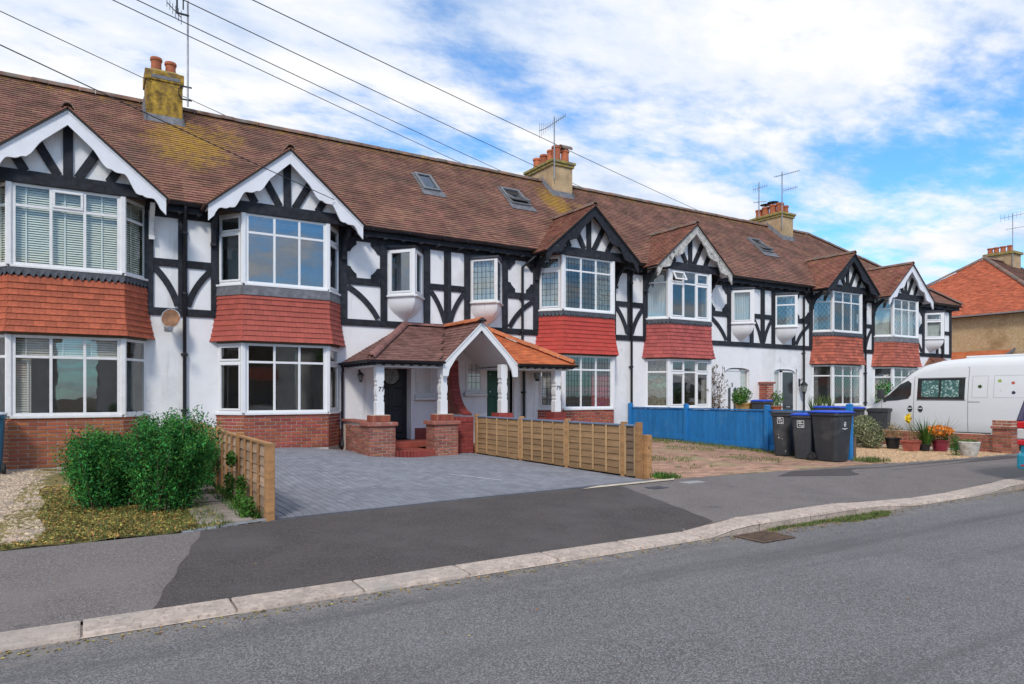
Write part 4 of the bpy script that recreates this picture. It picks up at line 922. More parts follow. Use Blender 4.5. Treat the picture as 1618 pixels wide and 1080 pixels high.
# ------------- rooflights
def rooflight(h, x0, x1, y0, y1, opened=0):
    R = HOUSE[h]; P = lambda x, y, k: tuple(Vector((x, y, EAVE_Z+PITCH*(y-EAVE_Y)))+UN*k)
    m_ = MB(); fw_ = .07
    def slab(xa, xb_, ya, yb_, k0, k1): m_.hexa([P(xa, ya, k0), P(xb_, ya, k0), P(xb_, yb_, k0), P(xa, yb_, k0), P(xa, ya, k1), P(xb_, ya, k1), P(xb_, yb_, k1), P(xa, yb_, k1)])
    slab(x0, x1, y0, y0+fw_*.8, .0, .09); slab(x0, x1, y1-fw_*.8, y1, .0, .09); slab(x0, x0+fw_, y0+fw_*.8, y1-fw_*.8, 0, .09); slab(x1-fw_, x1, y0+fw_*.8, y1-fw_*.8, 0, .09)
    f = m_.build('rooflight', mat('grey rooflight frame', (.17, .175, .185), .5, .1) if 'grey rooflight frame' not in MATS else MATS['grey rooflight frame'], R)
    m_ = MB(); slab(x0-.10, x1+.10, y0-.22, y0-.002, .028, .040); m_.build('apron_flashing', lead, f)
    m_ = MB(); slab(x0-.06, x0-.002, y0-.02, y1+.04, .028, .036); slab(x1+.002, x1+.06, y0-.02, y1+.04, .028, .036); m_.build('side_flashing', lead, f)
    if opened:
        # pivoted sash
        ym = (y0+y1)/2; zm = EAVE_Z+PITCH*(ym-EAVE_Y); an = math.atan(PITCH)-opened; L = (y1-y0)/math.cos(math.atan(PITCH))*.5
        def Q(x, v, k): return (x, ym+v*L*math.cos(an)-k*math.sin(an), zm+.08+v*L*math.sin(an)+k*math.cos(an))
        g = MB(); g.hexa([Q(x0+.1, -.9, 0), Q(x1-.1, -.9, 0), Q(x1-.1, .9, 0), Q(x0+.1, .9, 0), Q(x0+.1, -.9, .01), Q(x1-.1, -.9, .01), Q(x1-.1, .9, .01), Q(x0+.1, .9, .01)]); g.build('pane', g_sky, f)
        g = MB()
        for (a, b_, v0, v1) in ((x0+.03, x1-.03, -1, -.9), (x0+.03, x1-.03, .9, 1), (x0+.03, x0+.1, -.9, .9), (x1-.1, x1-.03, -.9, .9)):
            g.hexa([Q(a, v0, -.02), Q(b_, v0, -.02), Q(b_, v1, -.02), Q(a, v1, -.02), Q(a, v0, .03), Q(b_, v0, .03), Q(b_, v1, .03), Q(a, v1, .03)])
        g.build('sash', MATS['grey rooflight frame'], f)
        g = MB(); slab2 = [P(x0+fw_, y0+.05, .03), P(x1-fw_, y0+.05, .03), P(x1-fw_, y1-.05, .03), P(x0+fw_, y1-.05, .03)]; g.add(slab2, [(0, 1, 2, 3)]); g.build('opening', underl, f)
    else:
        g = MB(); g.hexa([P(x0+fw_, y0+.05, .05), P(x1-fw_, y0+.05, .05), P(x1-fw_, y1-.05, .05), P(x0+fw_, y1-.05, .05), P(x0+fw_, y0+.05, .06), P(x1-fw_, y0+.05, .06), P(x1-fw_, y1-.05, .06), P(x0+fw_, y1-.05, .06)]); g.build('pane', g_sky, f)
        g = MB(); g.add([P(x0+fw_, y0+.05, .03), P(x1-fw_, y0+.05, .03), P(x1-fw_, y1-.05, .03), P(x0+fw_, y1-.05, .03)], [(0, 1, 2, 3)]); g.build('shaft', blind_m, f)
rooflight(2, 7.93, 8.50, 17.76, 18.50) if False else rooflight(2, 7.40, 7.96, 17.78, 18.5) if False else None
rooflight(3, 8.03, 8.56, 17.76, 18.48); rooflight(3, 10.98, 11.68, 17.80, 18.55, math.radians(14)); rooflight(4, 20.59-.0 if False else 22.2-1.7 if False else 20.0, 20.01, 17.5, 17.51) if False else None
rooflight(5, 22.25, 22.92, 17.50, 18.22, math.radians(12))
# ------------------------------------------------------------------ entrances of houses 2 and 3 (under the porch)
def flat(parent, name, m, x0, x1, y0, y1, z0, z1, bevel=0, label=None):
    m_ = MB(); m_.box(x0, x1, y0, y1, z0, z1); return m_.build(name, m, parent, bevel=bevel, label=label)
H2, H3 = HOUSE[2], HOUSE[3]
# house 2: opening x 5.97..7.31 ; door set back, small window beside it
YD = D+.30
flat(H2, 'threshold', iron, 6.05, 7.00, D-.02, YD+.05, .33, .40)
d2 = flat(H2, 'front_door', door_b, 6.10, 6.96, YD-.045, YD, .41, 2.42, .006, 'black panelled door with a round patterned light')
for (xa, xb_, za, zb2) in ((6.20, 6.47, .55, 1.15), (6.59, 6.86, .55, 1.15), (6.20, 6.47, 1.22, 1.72), (6.59, 6.86, 1.22, 1.72)):
    m_ = MB(); m_.loft([[(xa, YD-.047, za), (xb_, YD-.047, za), (xb_, YD-.047, zb2), (xa, YD-.047, zb2)], [(xa+.03, YD-.062, za+.03), (xb_-.03, YD-.062, za+.03), (xb_-.03, YD-.062, zb2-.03), (xa+.03, YD-.062, zb2-.03)]]); m_.build('door_panel', door_b, d2)
m_ = MB(); m_.tube([(6.53, YD-.047, 2.02), (6.53, YD-.056, 2.02)], .215, 28); m_.build('round_light', obsc, d2)
m_ = MB(); m_.tube([(6.53+.235*math.cos(t*math.pi/14), YD-.058, 2.02+.235*math.sin(t*math.pi/14)) for t in range(29)], .018, 6); m_.build('light_rim', door_b, d2, smooth=True)
m_ = MB(); m_.tube([(6.22, YD-.05, 1.3), (6.22, YD-.10, 1.3)], .02, 8); m_.build('door_knob', silver, d2); flat(d2, 'letter_plate', iron, 6.42, 6.66, YD-.06, YD-.046, 1.17, 1.22)
flat(H2, 'door_frame', upvc, 6.03, 6.10, YD-.06, YD+.02, .40, 2.46, .004); flat(H2, 'door_frame', upvc, 6.96, 7.06, D-.03, YD+.02, .36, 2.46, .004); flat(H2, 'door_frame', upvc, 6.03, 7.06, YD-.06, YD+.02, 2.44, 2.50)
wall_holes(H2, render_w, 5.97, 7.31, .0, 2.42, [(6.06, 7.0, .38, 2.42)], lambda x: x, y=D+.0, depth=.3, name='porch_wall')
m_ = MB(); m_.box(7.06, 7.62, D-.012, D+.02, 2.40, 2.42); 
w2 = window(H2, (7.10, D-.015), (7.60, D-.015), 1.52, 2.36, [1], None, oldframe, g_lower, None, name='porch_window', ft=.07); curtain(w2, (7.10, D-.015), (7.60, D-.015), 1.6, 2.3, curt_g, 0, 1, .09)
flat(w2, 'stone_sill', oldframe, 7.04, 7.68, D-.13, D-.002, 1.40, 1.47, .01)
flat(H2, 'painted_base', mortar_d, 7.07, 7.97, D-.035, D-.002, .20, .68)
flat(H2, 'painted_base', mortar_d, 5.12, 6.02, D-.03, D-.002, .10, .72)
# house 3
d3 = flat(H3, 'front_door', door_g, 9.25, 10.05, YD-.045, YD, .41, 2.45, .006, 'dark green door')
for (xa, xb_, za, zb2) in ((9.34, 9.60, .6, 1.5), (9.70, 9.96, .6, 1.5)):
    m_ = MB(); m_.loft([[(xa, YD-.047, za), (xb_, YD-.047, za), (xb_, YD-.047, zb2), (xa, YD-.047, zb2)], [(xa+.03, YD-.062, za+.03), (xb_-.03, YD-.062, za+.03), (xb_-.03, YD-.062, zb2-.03), (xa+.03, YD-.062, zb2-.03)]]); m_.build('door_panel', door_g, d3)
for zz_ in (1.62, 2.1): m_ = MB(); m_.tube([(9.42+.0, YD-.05, zz_), (9.42, YD-.09, zz_)], .018, 8); m_.build('door_fitting', silver, d3)
flat(H3, 'door_frame', oldframe, 10.05, 10.14, D-.03, YD+.02, .36, 2.47, .004); flat(H3, 'door_frame', oldframe, 9.16, 9.25, YD-.06, YD+.02, .40, 2.47, .004); flat(H3, 'door_frame', oldframe, 9.16, 10.14, YD-.06, YD+.02, 2.452, 2.51)
wall_holes(H3, render_w2, 8.67, 10.01, .0, 2.42, [(9.20, 10.01, .38, 2.42)], lambda x: x, y=D+.0, depth=.3, name='porch_wall')
w3 = window(H3, (8.53, D-.015), (9.05, D-.015), 1.62, 2.44, [1], None, oldframe, g_lower, 'sq', name='porch_window', ft=.07)
flat(w3, 'stone_sill', oldframe, 8.46, 9.14, D-.13, D-.002, 1.50, 1.57, .01)
# ------------------------------------------------------------------ shared porch
PX, PY = 7.95, 14.36
PO = thing('porch', (PX, 15.2, 0), 'white-posted double porch with brown tiles on one half and orange tiles on the other', 'porch')
EZ, EY, RZ = 2.30, 14.22, 3.30
XL, XR = 5.16, 10.74           # eave ends
TL, TR = 6.80, 9.10            # hip tops on the wall
dy = D-EY; slp = (RZ-EZ)/dy; lgp = math.hypot(1, slp)
usf = Vector((0, 1, slp))/lgp; nf = Vector((0, -slp, 1))/lgp; Hs = dy*lgp
def ptri(name, m, P0, ex, us, n, L, H, keep, parent, und):
    core = MB(); core.add([Vector(q)-n*.015 for q in und], [tuple(range(len(und)))]); c_ = core.build(name, underl, parent, fixn=False)
    tiles(P0, ex, us, n, L, H, keep, gauge=.1, tw=.165, lift=.018).build('porch_tile', m, c_, stuff=True, fixn=False); return c_
GHW, GAP = 1.02, 3.27
ptri('roof_slope', porch_t, (XL, EY, EZ), (1, 0, 0), usf, nf, PX-XL, Hs, lambda x, s: x > (TL-XL)*(s/Hs) and EZ+slp*s/lgp > GAP-(GAP-EZ)/GHW*abs(XL+x-PX)+.05, PO, [(XL, EY, EZ), (PX-GHW, EY, EZ), (PX, D-.08, RZ-.04), (PX, D, RZ), (TL, D, RZ)])
ptri('roof_slope', orange_t, (PX, EY, EZ), (1, 0, 0), usf, nf, XR-PX, Hs, lambda x, s: x < (XR-PX)-(XR-TR)*(s/Hs) and EZ+slp*s/lgp > GAP-(GAP-EZ)/GHW*x+.05, PO, [(PX+GHW, EY, EZ), (XR, EY, EZ), (TR, D, RZ), (PX, D, RZ), (PX, D-.08, RZ-.04)])
for (xe_, xt, m) in ((XL, TL, porch_t), (XR, TR, orange_t)):
    sg = 1 if xt > xe_ else -1; run = abs(xt-xe_); sl2 = (RZ-EZ)/run; l2 = math.hypot(1, sl2); us_ = Vector((sg, 0, sl2))/l2; n_ = Vector((-sg*sl2, 0, 1))/l2; H2_ = run*l2
    ptri('hip_slope', m, (xe_, EY, EZ), (0, 1, 0), us_, n_, D-EY, H2_, lambda y, s, H2_=H2_: y > (D-EY)*(s/H2_)-.02, PO, [(xe_, EY, EZ), (xe_, D, EZ), (xt, D, RZ)])
    ridge_run(PO, (xe_+sg*.04, EY+.04, EZ+.05), (xt, D-.03, RZ+.02), ridge_p if sg > 0 else ridge_o, name='hip_tile', r=.095, step=.33)
ridge_run(PO, (TL+.05, D-.04, RZ+.01), (TR-.05, D-.04, RZ+.01), ridge_p, name='wall_ridge_tile', r=.06, step=.4)
# gabled front
gs = (GAP-EZ+.03)/GHW; lg2 = math.hypot(1, gs)
for sg, m in ((-1, porch_t), (1, orange_t)):
    us_ = Vector((-sg, 0, gs))/lg2; n_ = Vector((sg*gs, 0, 1))/lg2; P0 = Vector((PX+sg*GHW, PY-.14, GAP+.02-gs*GHW)); Hg = GHW*lg2
    def kp(x_, s_, P0=P0, us_=us_): p = P0+us_*s_; return p.z > EZ+slp*(p.y+x_-EY)-.05
    core = MB(); core.strip([P0-n_*.01, P0+us_*Hg-n_*.01], [P0+Vector((0, D-PY+.1, 0))-n_*.01, P0+us_*Hg+Vector((0, D-PY+.1, 0))-n_*.01], -n_*.03); c_ = core.build('gable_slope', render_w if False else upvc, PO)
    tiles(P0, (0, 1, 0), us_, n_, D-PY+.1, Hg, kp, lift=.018).build('porch_tile', m, c_, stuff=True, fixn=False)
ridge_run(PO, (PX, PY-.15, GAP+.03), (PX, D-.05, GAP+.03), ridge_o, name='gable_ridge_tile', r=.095, step=.36)
m_ = MB(); m_.lathe([(.10, -.03), (.11, 0), (.06, .04)], (PX, PY-.15, GAP+.04), 12); m_.build('ridge_end', iron, PO)
for sg in (-1, 1):   # bargeboard with curved foot
    top, bot = [], []
    for i in range(31):
        q = i/30; x_ = q*GHW; zt_ = GAP-gs*x_; dep = .20+(.10*sst((q-.62)/.25) if q > .62 else 0)
        if q > .80: dep = .30+ .03*sst((q-.8)/.1) + (0.05 if q > .86 else 0)
        top.append((PX+sg*x_, PY-.12, zt_)); bot.append((PX+sg*x_, PY-.12, min(zt_-dep, zt_-.2)))
    bot = [(b_[0], b_[1], max(b_[2], 1.98) if i < 26 else 1.97) for i, b_ in enumerate(bot)]
    m_ = MB(); m_.strip(top, bot, (0, .04, 0)); m_.build('bargeboard', upvc, PO)
m_ = MB(); m_.lathe([(.005, -.10), (.02, -.02), (.03, 0)], (PX, PY-.13, GAP-.22), 8); m_.build('finial', iron, PO)
# soffit and ceiling, beam
m_ = MB(); m_.box(XL+.12, PX-GHW+.05, EY+.12, D-.005, EZ-.11, EZ-.06); m_.box(PX+GHW-.05, XR-.12, EY+.12, D-.005, EZ-.11, EZ-.06); m_.build('soffit', upvc, PO)
m_ = MB(); m_.box(5.30, PX-GHW+.10, PY-.02, PY+.12, EZ-.145, EZ-.112); m_.box(PX+GHW-.10, 10.6, PY-.02, PY+.12, EZ-.145, EZ-.112); m_.box(5.30, 5.42, PY+.121, D-.005, EZ-.145, EZ-.112); m_.box(10.48, 10.6, PY+.121, D-.005, EZ-.145, EZ-.112); m_.build('porch_beam', upvc, PO)
for (a, b_) in ((XL-.02, PX-GHW+.02), (PX+GHW-.02, XR+.02)):
    m_ = MB(); halfround(m_, (a, EY-.045, EZ-.005), (b_, EY-.045, EZ-.005), .05, up=(0, 0, -1), th=.007); g_ = m_.build('gutter', iron, PO, smooth=True); flat(g_, 'gutter_board', iron, a+.02, b_-.02, EY+.02, EY+.045, EZ-.09, EZ-.015)
m_ = MB(); halfround(m_, (XL-.045, EY-.02, EZ-.005), (XL-.045, D-.02, EZ-.005), .05, up=(0, 0, -1), th=.007); m_.build('gutter', iron, PO, smooth=True)
m_ = MB(); k = EY+.15
while k < D-.1: m_.box(XL-.02, XL+.12, k, k+.045, EZ-.11, EZ-.055); k += .22
k = XL+.1
while k < PX-GHW: m_.box(k, k+.045, EY+.0, EY+.12, EZ-.11, EZ-.055); k += .22
k = PX+GHW+.1
while k < XR: m_.box(k, k+.045, EY+.0, EY+.12, EZ-.11, EZ-.055); k += .22
m_.build('rafter_feet', iron, PO)
m_ = MB(); m_.tube([(XL-.045, D-.16, EZ-.06), (XL+.0, D-.12, EZ-.16), (XL+.0, D-.07, EZ-.24), (XL, D-.07, .36)], .032, 10); m_.lathe([(.075, 0), (.07, .05), (.04, .16), (.036, .2)], (XL, D-.07, .30), 12); m_.build('downpipe', iron, PO, smooth=True)
# posts with waisted profile
def post_(x, y, z0, z1, num=None):
    w_ = .092; n_ = .070
    prof = [(z0, w_), (z0+.10, w_), (z0+.12, w_), (z0+.30, w_)]
    H = z1-z0; L_ = [(0, w_), (.26, w_), (.29, n_), (.34, n_+.014), (.38, n_), (.43, w_-.004), (.50, w_), (.55, w_-.004), (.60, n_), (.64, n_+.014), (.69, n_), (.72, w_), (1, w_)]
    m_ = MB(); m_.loft([[(x-a, y-w_, z0+q*H), (x+a, y-w_, z0+q*H), (x+a, y+w_, z0+q*H), (x-a, y+w_, z0+q*H)] for q, a in L_]); p = m_.build('porch_post', upvc, PO, bevel=.006)
    if num: text(num, .15, (x+(.02 if num == '77' else 0.01), y-w_-.004, z0+.68*.8+.02 if num == '77' else z0+.62), 0, num_m, 'house_number', p)
    return p
PZ = 1.09
for x, num in ((5.46, '77'), (7.02, None), (8.66, None), (10.28, '79')): post_(x, PY+.10, PZ, EZ-.146 if x in (5.46, 10.28) else EZ-.02, num)
# brick piers and dwarf walls
def pier(x, zg_, m=brick_p, hw=.30, y0=PY-.12, depth=.48, detailed=True, off=0):
    m_ = MB(); m_.box(x-hw+.01, x+hw-.01, y0+.01, y0+depth-.01, 0, .90); p = m_.build('brick_pier', mortar, PO)
    if detailed:
        bricks(p, m, (x-hw, y0), (x+hw, y0), zg_, .84, (0, -1), cw=.20, chh=.068, off=off)
        bricks(p, m, (x-hw, y0+depth), (x-hw, y0), zg_, .84, (-1, 0), cw=.20, chh=.068, off=off+1)
        bricks(p, m, (x+hw, y0), (x+hw, y0+depth), zg_, .84, (1, 0), cw=.20, chh=.068, off=off+1)
    flat(p, 'coping', brick_d if m is brick_d else mat('pinkish coping', (.34, .12, .09), .85, .2, 9, bump=.4, dirt=[((.45, .33, .28), 8, .58, .7)]) if 'pinkish coping' not in MATS else MATS['pinkish coping'], x-hw-.05, x+hw+.05, y0-.05, y0+depth+.05, .845, .93, .012)
    b2 = MB(); b2.box(x-.20, x+.20, y0+.05, y0+.42, .931, PZ-.002); bb = b2.build('post_block', mortar if detailed else brick_d, p)
    if detailed:
        for i in range(6): piece('block_brick', brick_r, bb, (x-.20+i*.0667+.003, y0+.06, .938), (1, 0, 0), (0, 0, 1), (0, -1, 0), .060, PZ-.948, .022, .05)
        for i in range(5): piece('block_brick', brick_r, bb, (x-.19, y0+.41-i*.072, .938), (0, -1, 0), (0, 0, 1), (-1, 0, 0), .065, PZ-.948, .022, .05)
    return p
pier(5.46, .12); pier(7.02, .12, off=1); pier(8.66, .15, m=brick_d, detailed=False); pier(10.28, .15, m=brick_d, detailed=False)
# dwarf wall running back from the left pier
m_ = MB(); m_.box(5.18, 5.38, PY+.37, D-.04, 0, .90); dw = m_.build('dwarf_wall', mortar, PO); bricks(dw, brick_p, (5.17, D-.30), (5.17, PY+.36), .18, .84, (-1, 0), cw=.22, chh=.070); flat(dw, 'coping', MATS['pinkish coping'], 5.13, 5.42, PY+.42, D-.04, .901, .96, .01)
# step and floor
fl_ = MB(); fl_.prism([(5.78, PY+.10, .04), (5.95, PY-.08, .04), (6.2, PY-.17, .04), (6.5, PY-.18, .04), (6.75, PY-.12, .04), (6.75, D-.01, .04), (5.40, D-.01, .04), (5.40, PY+.36, .04)], (0, 0, .22)); st_ = fl_.build('porch_floor', redtile, PO, bevel=.006)
fl_ = MB(); fl_.box(5.4, 7.9, PY+.95, D-.002, .262, .40); fl_.build('inner_step', redtile, PO, bevel=.01)
for i in range(14):
    t = i/13; x = 5.80+t*.94; y = PY+.08-.26*math.sin(math.pi*min(1, t*1.0+.05))**.6*(1 if t < .9 else .8)
    piece('step_brick', brick_d, st_, (x, y+.03, .13), (1, 0, 0), (0, 0, 1), (0, -1, 0), .064, .145, .09, .05)
# party buttress between the two doors
BX = 7.86
prof = [(15.75, 2.42), (15.74, 2.1), (15.70, 1.8), (15.60, 1.5), (15.44, 1.28), (15.22, 1.12), (14.98, 1.04)]
m_ = MB(); A_ = [(BX, y, z) for y, z in prof]; B_ = [(BX, D-.005, z) for y, z in prof]; m_.strip(A_, B_, (.22, 0, 0)); bt = m_.build('party_buttress', brick_p, PO)
dense = []
for (a, b_) in zip(prof, prof[1:]):
    for k in range(3): t = k/3; dense.append((a[0]+(b_[0]-a[0])*t, a[1]+(b_[1]-a[1])*t))
dense.append(prof[-1])
for (a, b_) in zip(dense, dense[1:]):
    d_ = Vector((0, b_[0]-a[0], b_[1]-a[1])); n_ = Vector((0, d_.z, -d_.y)).normalized(); n_ = n_ if n_.y < 0 else -n_
    piece('edge_brick', brick_d, bt, Vector((BX-.006, a[0], a[1]))-n_*.02+d_*.03, (1, 0, 0), d_, n_, .232, d_.length*.94, .05, .03)
    m2 = None
for r in range(18):
    z = 1.10+r*.072
    if z > 2.36: break
    yf = next(a[0]+(b_[0]-a[0])*(z-a[1])/(b_[1]-a[1]) for a, b_ in zip(prof, prof[1:]) if b_[1] <= z <= a[1])
    u = yf+.10-(.1 if r % 2 else 0)
    while u < D-.03:
        a, b_ = max(u, yf+.07), min(u+.205, D-.01)
        if b_-a > .03: piece('brick', brick_p, bt, (BX+.01, b_, z), (0, -1, 0), (0, 0, 1), (-1, 0, 0), b_-a, .06, .022, .05)
        u += .215
m_ = MB(); m_.box(7.34, 7.90, 14.56, 14.76, 0, 1.0); lw = m_.build('low_wall', mortar_d, PO); bricks(lw, brick_d, (7.34, 14.56), (7.90, 14.56), .14, .87, (0, -1), cw=.225, chh=.072)
m_ = MB(); m_.box(7.70, 7.90, 14.77, 15.3, 0, .99); m_.build('low_wall_return', mortar_d, PO)
for i in range(8): piece('soldier_brick', brick_d, lw, (7.34+i*.07, 14.56, .88), (1, 0, 0), (0, 0, 1), (0, -1, 0), .062, .125, .02, .05)
# lanterns
def lantern(x, y, z, s, label, cat='lantern', wallx=False):
    L_ = thing('wall_lantern', (x, y, z), label, cat)
    m_ = MB(); m_.box(x-.03*s, x+.03*s, y-.015, y, z-.08*s, z+.14*s); m_.tube([(x, y-.01, z+.05*s), (x, y-.08*s, z+.13*s), (x, y-.15*s, z+.12*s), (x, y-.16*s, z+.05*s)], .010*s, 6); m_.build('bracket', iron, L_)
    m_ = MB(); c_ = (x, y-.16*s, z-.25*s); m_.lathe([(.045*s, 0), (.075*s, .03*s), (.10*s, .20*s)], c_, 6); m_.build('lantern_glass', obsc, L_)
    m_ = MB(); m_.lathe([(.12*s, .20*s), (.115*s, .215*s), (.05*s, .28*s), (.02*s, .31*s)], c_, 6); m_.lathe([(.05*s, -.04*s), (.055*s, 0)], c_, 6); m_.build('cap', iron, L_)
    for k in range(6):
        t = 2*math.pi*(k+.5)/6; m_ = MB(); m_.tube([(x+math.cos(t)*.047*s, c_[1]+math.sin(t)*.047*s, c_[2]), (x+math.cos(t)*.102*s, c_[1]+math.sin(t)*.102*s, c_[2]+.2*s)], .006*s, 4); m_.build('glazing_bar', iron, L_)
    return L_
lantern(10.72, D-.005, 2.25, 1.15, 'small black lantern on the white wall right of the green door')
lantern(5.60, D-.005, 2.05, .7, 'black lantern on the wall behind the porch post numbered 77')
# ------------------------------------------------------------------ entrances of houses 4 and 5
H4, H5, H6 = HOUSE[4], HOUSE[5], HOUSE[6]
def entrance(H, xd0, xd1, xw0, xw1, x0, x1, door, base=.25):
    # recess
    Y = D+.16
    m_ = MB(); m_.quad((x0, D, base), (x0, Y, base), (x0, Y, 2.48), (x0, D, 2.48)); m_.quad((x1, D, base), (x1, Y, base), (x1, Y, 2.48), (x1, D, 2.48)); m_.quad((x0, D, 2.48), (x1, D, 2.48), (x1, Y, 2.48), (x0, Y, 2.48)); m_.quad((x0, Y, base), (x1, Y, base), (x1, Y, 2.48), (x0, Y, 2.48)); m_.build('entrance_recess', render_w, H, fixn=False)
    # shallow arch head
    la, lb = [], []
    for i in range(13):
        t = i/12; la.append((x0+(x1-x0)*t, D-.004, 2.49)); lb.append((x0+(x1-x0)*t, D-.004, 2.48-.14*(2*t-1)**4-.01))
    m_ = MB(); m_.strip(la, lb, (0, .12, 0)); m_.build('arch_head', render_w, H)
    d = flat(H, 'front_door', door, xd0, xd1, Y-.10, Y-.05, base+.05, 2.36, .006); flat(H, 'door_frame', upvc, xd0-.06, xd0-.002, Y-.12, Y-.03, base+.05, 2.42); flat(H, 'door_frame', upvc, xd1+.002, xd1+.05, Y-.12, Y-.03, base+.05, 2.42); flat(H, 'door_frame', upvc, xd0-.06, xd1+.05, Y-.12, Y-.03, 2.362, 2.42)
    wq = window(H, (xw0, Y-.07), (xw1, Y-.07), 1.0 if door is door_w else .5, 2.42, [1], None, upvc, g_lower, None, name='side_light')
    return d, Y
d4, Y4 = entrance(H4, 18.70, 19.42, 19.48, 19.95, 18.62, 20.0, door_w)
for xx in (18.86, 19.14):
    m_ = MB(); m_.strip([(xx, Y4-.104, .95), (xx, Y4-.104, 1.75), (xx+.06, Y4-.104, 1.90 if xx < 19 else 1.86), (xx+.13, Y4-.104, 1.86 if xx < 19 else 1.75)][0:2], [(xx+.13, Y4-.104, .95), (xx+.13, Y4-.104, 1.80)], (0, .004, 0)); m_.build('leaded_light', mat('dark door light', (.06, .065, .07), .2, .3, 9), d4) if 'dark door light' not in MATS else m_.build('leaded_light', MATS['dark door light'], d4)
flat(d4, 'letter_plate', silver, 18.95, 19.18, Y4-.115, Y4-.10, .72, .77); m_ = MB(); m_.tube([(19.06, Y4-.11, 1.95), (19.06, Y4-.11, 1.80)], .018, 6); m_.build('knocker', iron, d4)
d5, Y5 = entrance(H5, 21.78, 22.42, 21.25, 21.70, 21.18, 22.50, mat('glazed dark door', (.035, .035, .04), .2, .3, 3, spec=.8), .1)
flat(d5, 'mid_rail', door_b, 21.80, 22.40, Y5-.115, Y5-.101, 1.05, 1.12); flat(d5, 'letter_plate', silver, 22.0, 22.22, Y5-.125, Y5-.116, 1.06, 1.10)
lantern(22.70, D-.005, 1.95, 1.3, 'black carriage lantern on the white wall right of the dark door')
m_ = MB(); m_.box(20.42, 20.72, D-.38, D-.003, 0, 1.92); pb = m_.build('party_pier', mortar, H5, label='plain red brick pier between the two arched entrances'); bricks(pb, brick_r, (20.41, D-.02), (20.41, D-.38), 1.0, 1.90, (-1, 0)); bricks(pb, brick_r, (20.41, D-.38), (20.72, D-.38), .3, 1.90, (0, -1)); flat(pb, 'coping', MATS['pinkish coping'], 20.36, 20.78, D-.43, D-.004, 1.921, 1.99, .01)
# hipped porch of the end house
ex0, ex1 = 31.0, 33.9; m_ = MB()
m_.add([(ex0, D-1.5, 2.3), (ex1, D-1.5, 2.3), (ex1-1.0, D, 3.2), (ex0+1.0, D, 3.2), (ex0, D, 2.3), (ex1, D, 2.3)], [(0, 1, 2, 3), (0, 3, 4), (1, 5, 2)]); pr6 = m_.build('porch_roof', underl, H6, fixn=False)
sl6 = .9/1.5; l6 = math.hypot(1, sl6); tiles((ex0, D-1.5, 2.31), (1, 0, 0), (0, 1/l6, sl6/l6), (0, -sl6/l6, 1/l6), ex1-ex0, 1.5*l6, lambda x, s: x > s/l6/1.5-.0 and x < ex1-ex0-s/l6/1.5, jit=.006).build('porch_tile', roofg, pr6, stuff=True, fixn=False)
s7 = .9; l7 = math.hypot(1, s7); tiles((ex0, D-1.5, 2.31), (0, 1, 0), (1/l7, 0, s7/l7), (-s7/l7, 0, 1/l7), 1.5, l7, lambda y, s: y > 1.5*s/l7).build('porch_tile', roofg, pr6, stuff=True, fixn=False)
for xx in (ex0+.2, ex1-.2): flat(H6, 'porch_post', upvc, xx-.06, xx+.06, D-1.35, D-1.23, 0, 2.3)
# ------------------------------------------------------------------ satellite dish
DS = thing('satellite_dish', (1.38, D-.3, 3.05), 'brown faced satellite dish beside the black downpipe', 'satellite dish')
c_ = Vector((1.42, D-.42, 3.12)); dn = Vector((-.25, -.9, .25)).normalized(); da = dn.cross(Vector((0, 0, 1))).normalized(); db = da.cross(dn)
m_ = MB(); rings = []
for r, k in ((.02, -.04), (.10, -.032), (.16, -.016), (.205, .0)): rings.append([c_+da*math.cos(t*math.pi/12)*r*.86+db*math.sin(t*math.pi/12)*r+dn*k for t in range(24)])
for r, k in ((.205, -.006), (.10, -.042)): rings.append([c_+da*math.cos(t*math.pi/12)*r*.86+db*math.sin(t*math.pi/12)*r+dn*k for t in range(24)])
m_.loft(rings); m_.build('dish', dishm, DS, smooth=True)
m_ = MB(); m_.tube([c_+da*math.cos(t*math.pi/12)*.178+db*math.sin(t*math.pi/12)*.207 for t in range(25)], .010, 6); m_.build('rim', dishb, DS, smooth=True)
m_ = MB(); m_.tube([c_-db*.25, c_-db*.30+dn*.28], .012, 6); m_.box(c_.x-.09, c_.x+.02, c_.y-.32, c_.y-.24, c_.z-.27, c_.z-.19); m_.build('feed_arm', galv, DS)
m_ = MB(); m_.tube([c_-dn*.05, (1.40, D-.2, 3.0), (1.40, D-.03, 3.0)], .02, 8); m_.box(1.33, 1.47, D-.03, D-.004, 2.9, 3.1); m_.build('wall_bracket', galv, DS)
# ------------------------------------------------------------------ aerials
def aerial(loc, label, mast, arms):
    A = thing('television_aerial', loc, label, 'aerial'); m_ = MB(); m_.tube([Vector(p) for p in mast], .022, 8); m_.build('mast', galv, A, smooth=True)
    for (p, q, ne, el_, v) in arms:
        p, q = Vector(p), Vector(q); m_ = MB(); m_.tube([p, q], .012, 6); b_ = m_.build('boom', galv, A); d = (q-p).normalized()
        e_ = Vector((0, 0, 1)) if v else d.cross(Vector((0, 0, 1))).normalized(); m_ = MB()
        for i in range(ne): c_ = p.lerp(q, i/(ne-1)); l_ = el_*(1-.4*i/(ne-1)); m_.tube([c_-e_*l_, c_+e_*l_], .0065, 4)
        m_.build('elements', iron, b_)
    return A
a1 = aerial((2.06, 18.9, 8.9), 'tall aerial mast strapped to the lichen covered chimney', [(2.07, 18.72, 8.72), (2.07, 18.72, 11.35)], [((1.90, 18.5, 10.78), (1.55, 18.1, 10.86), 6, .17, True)])
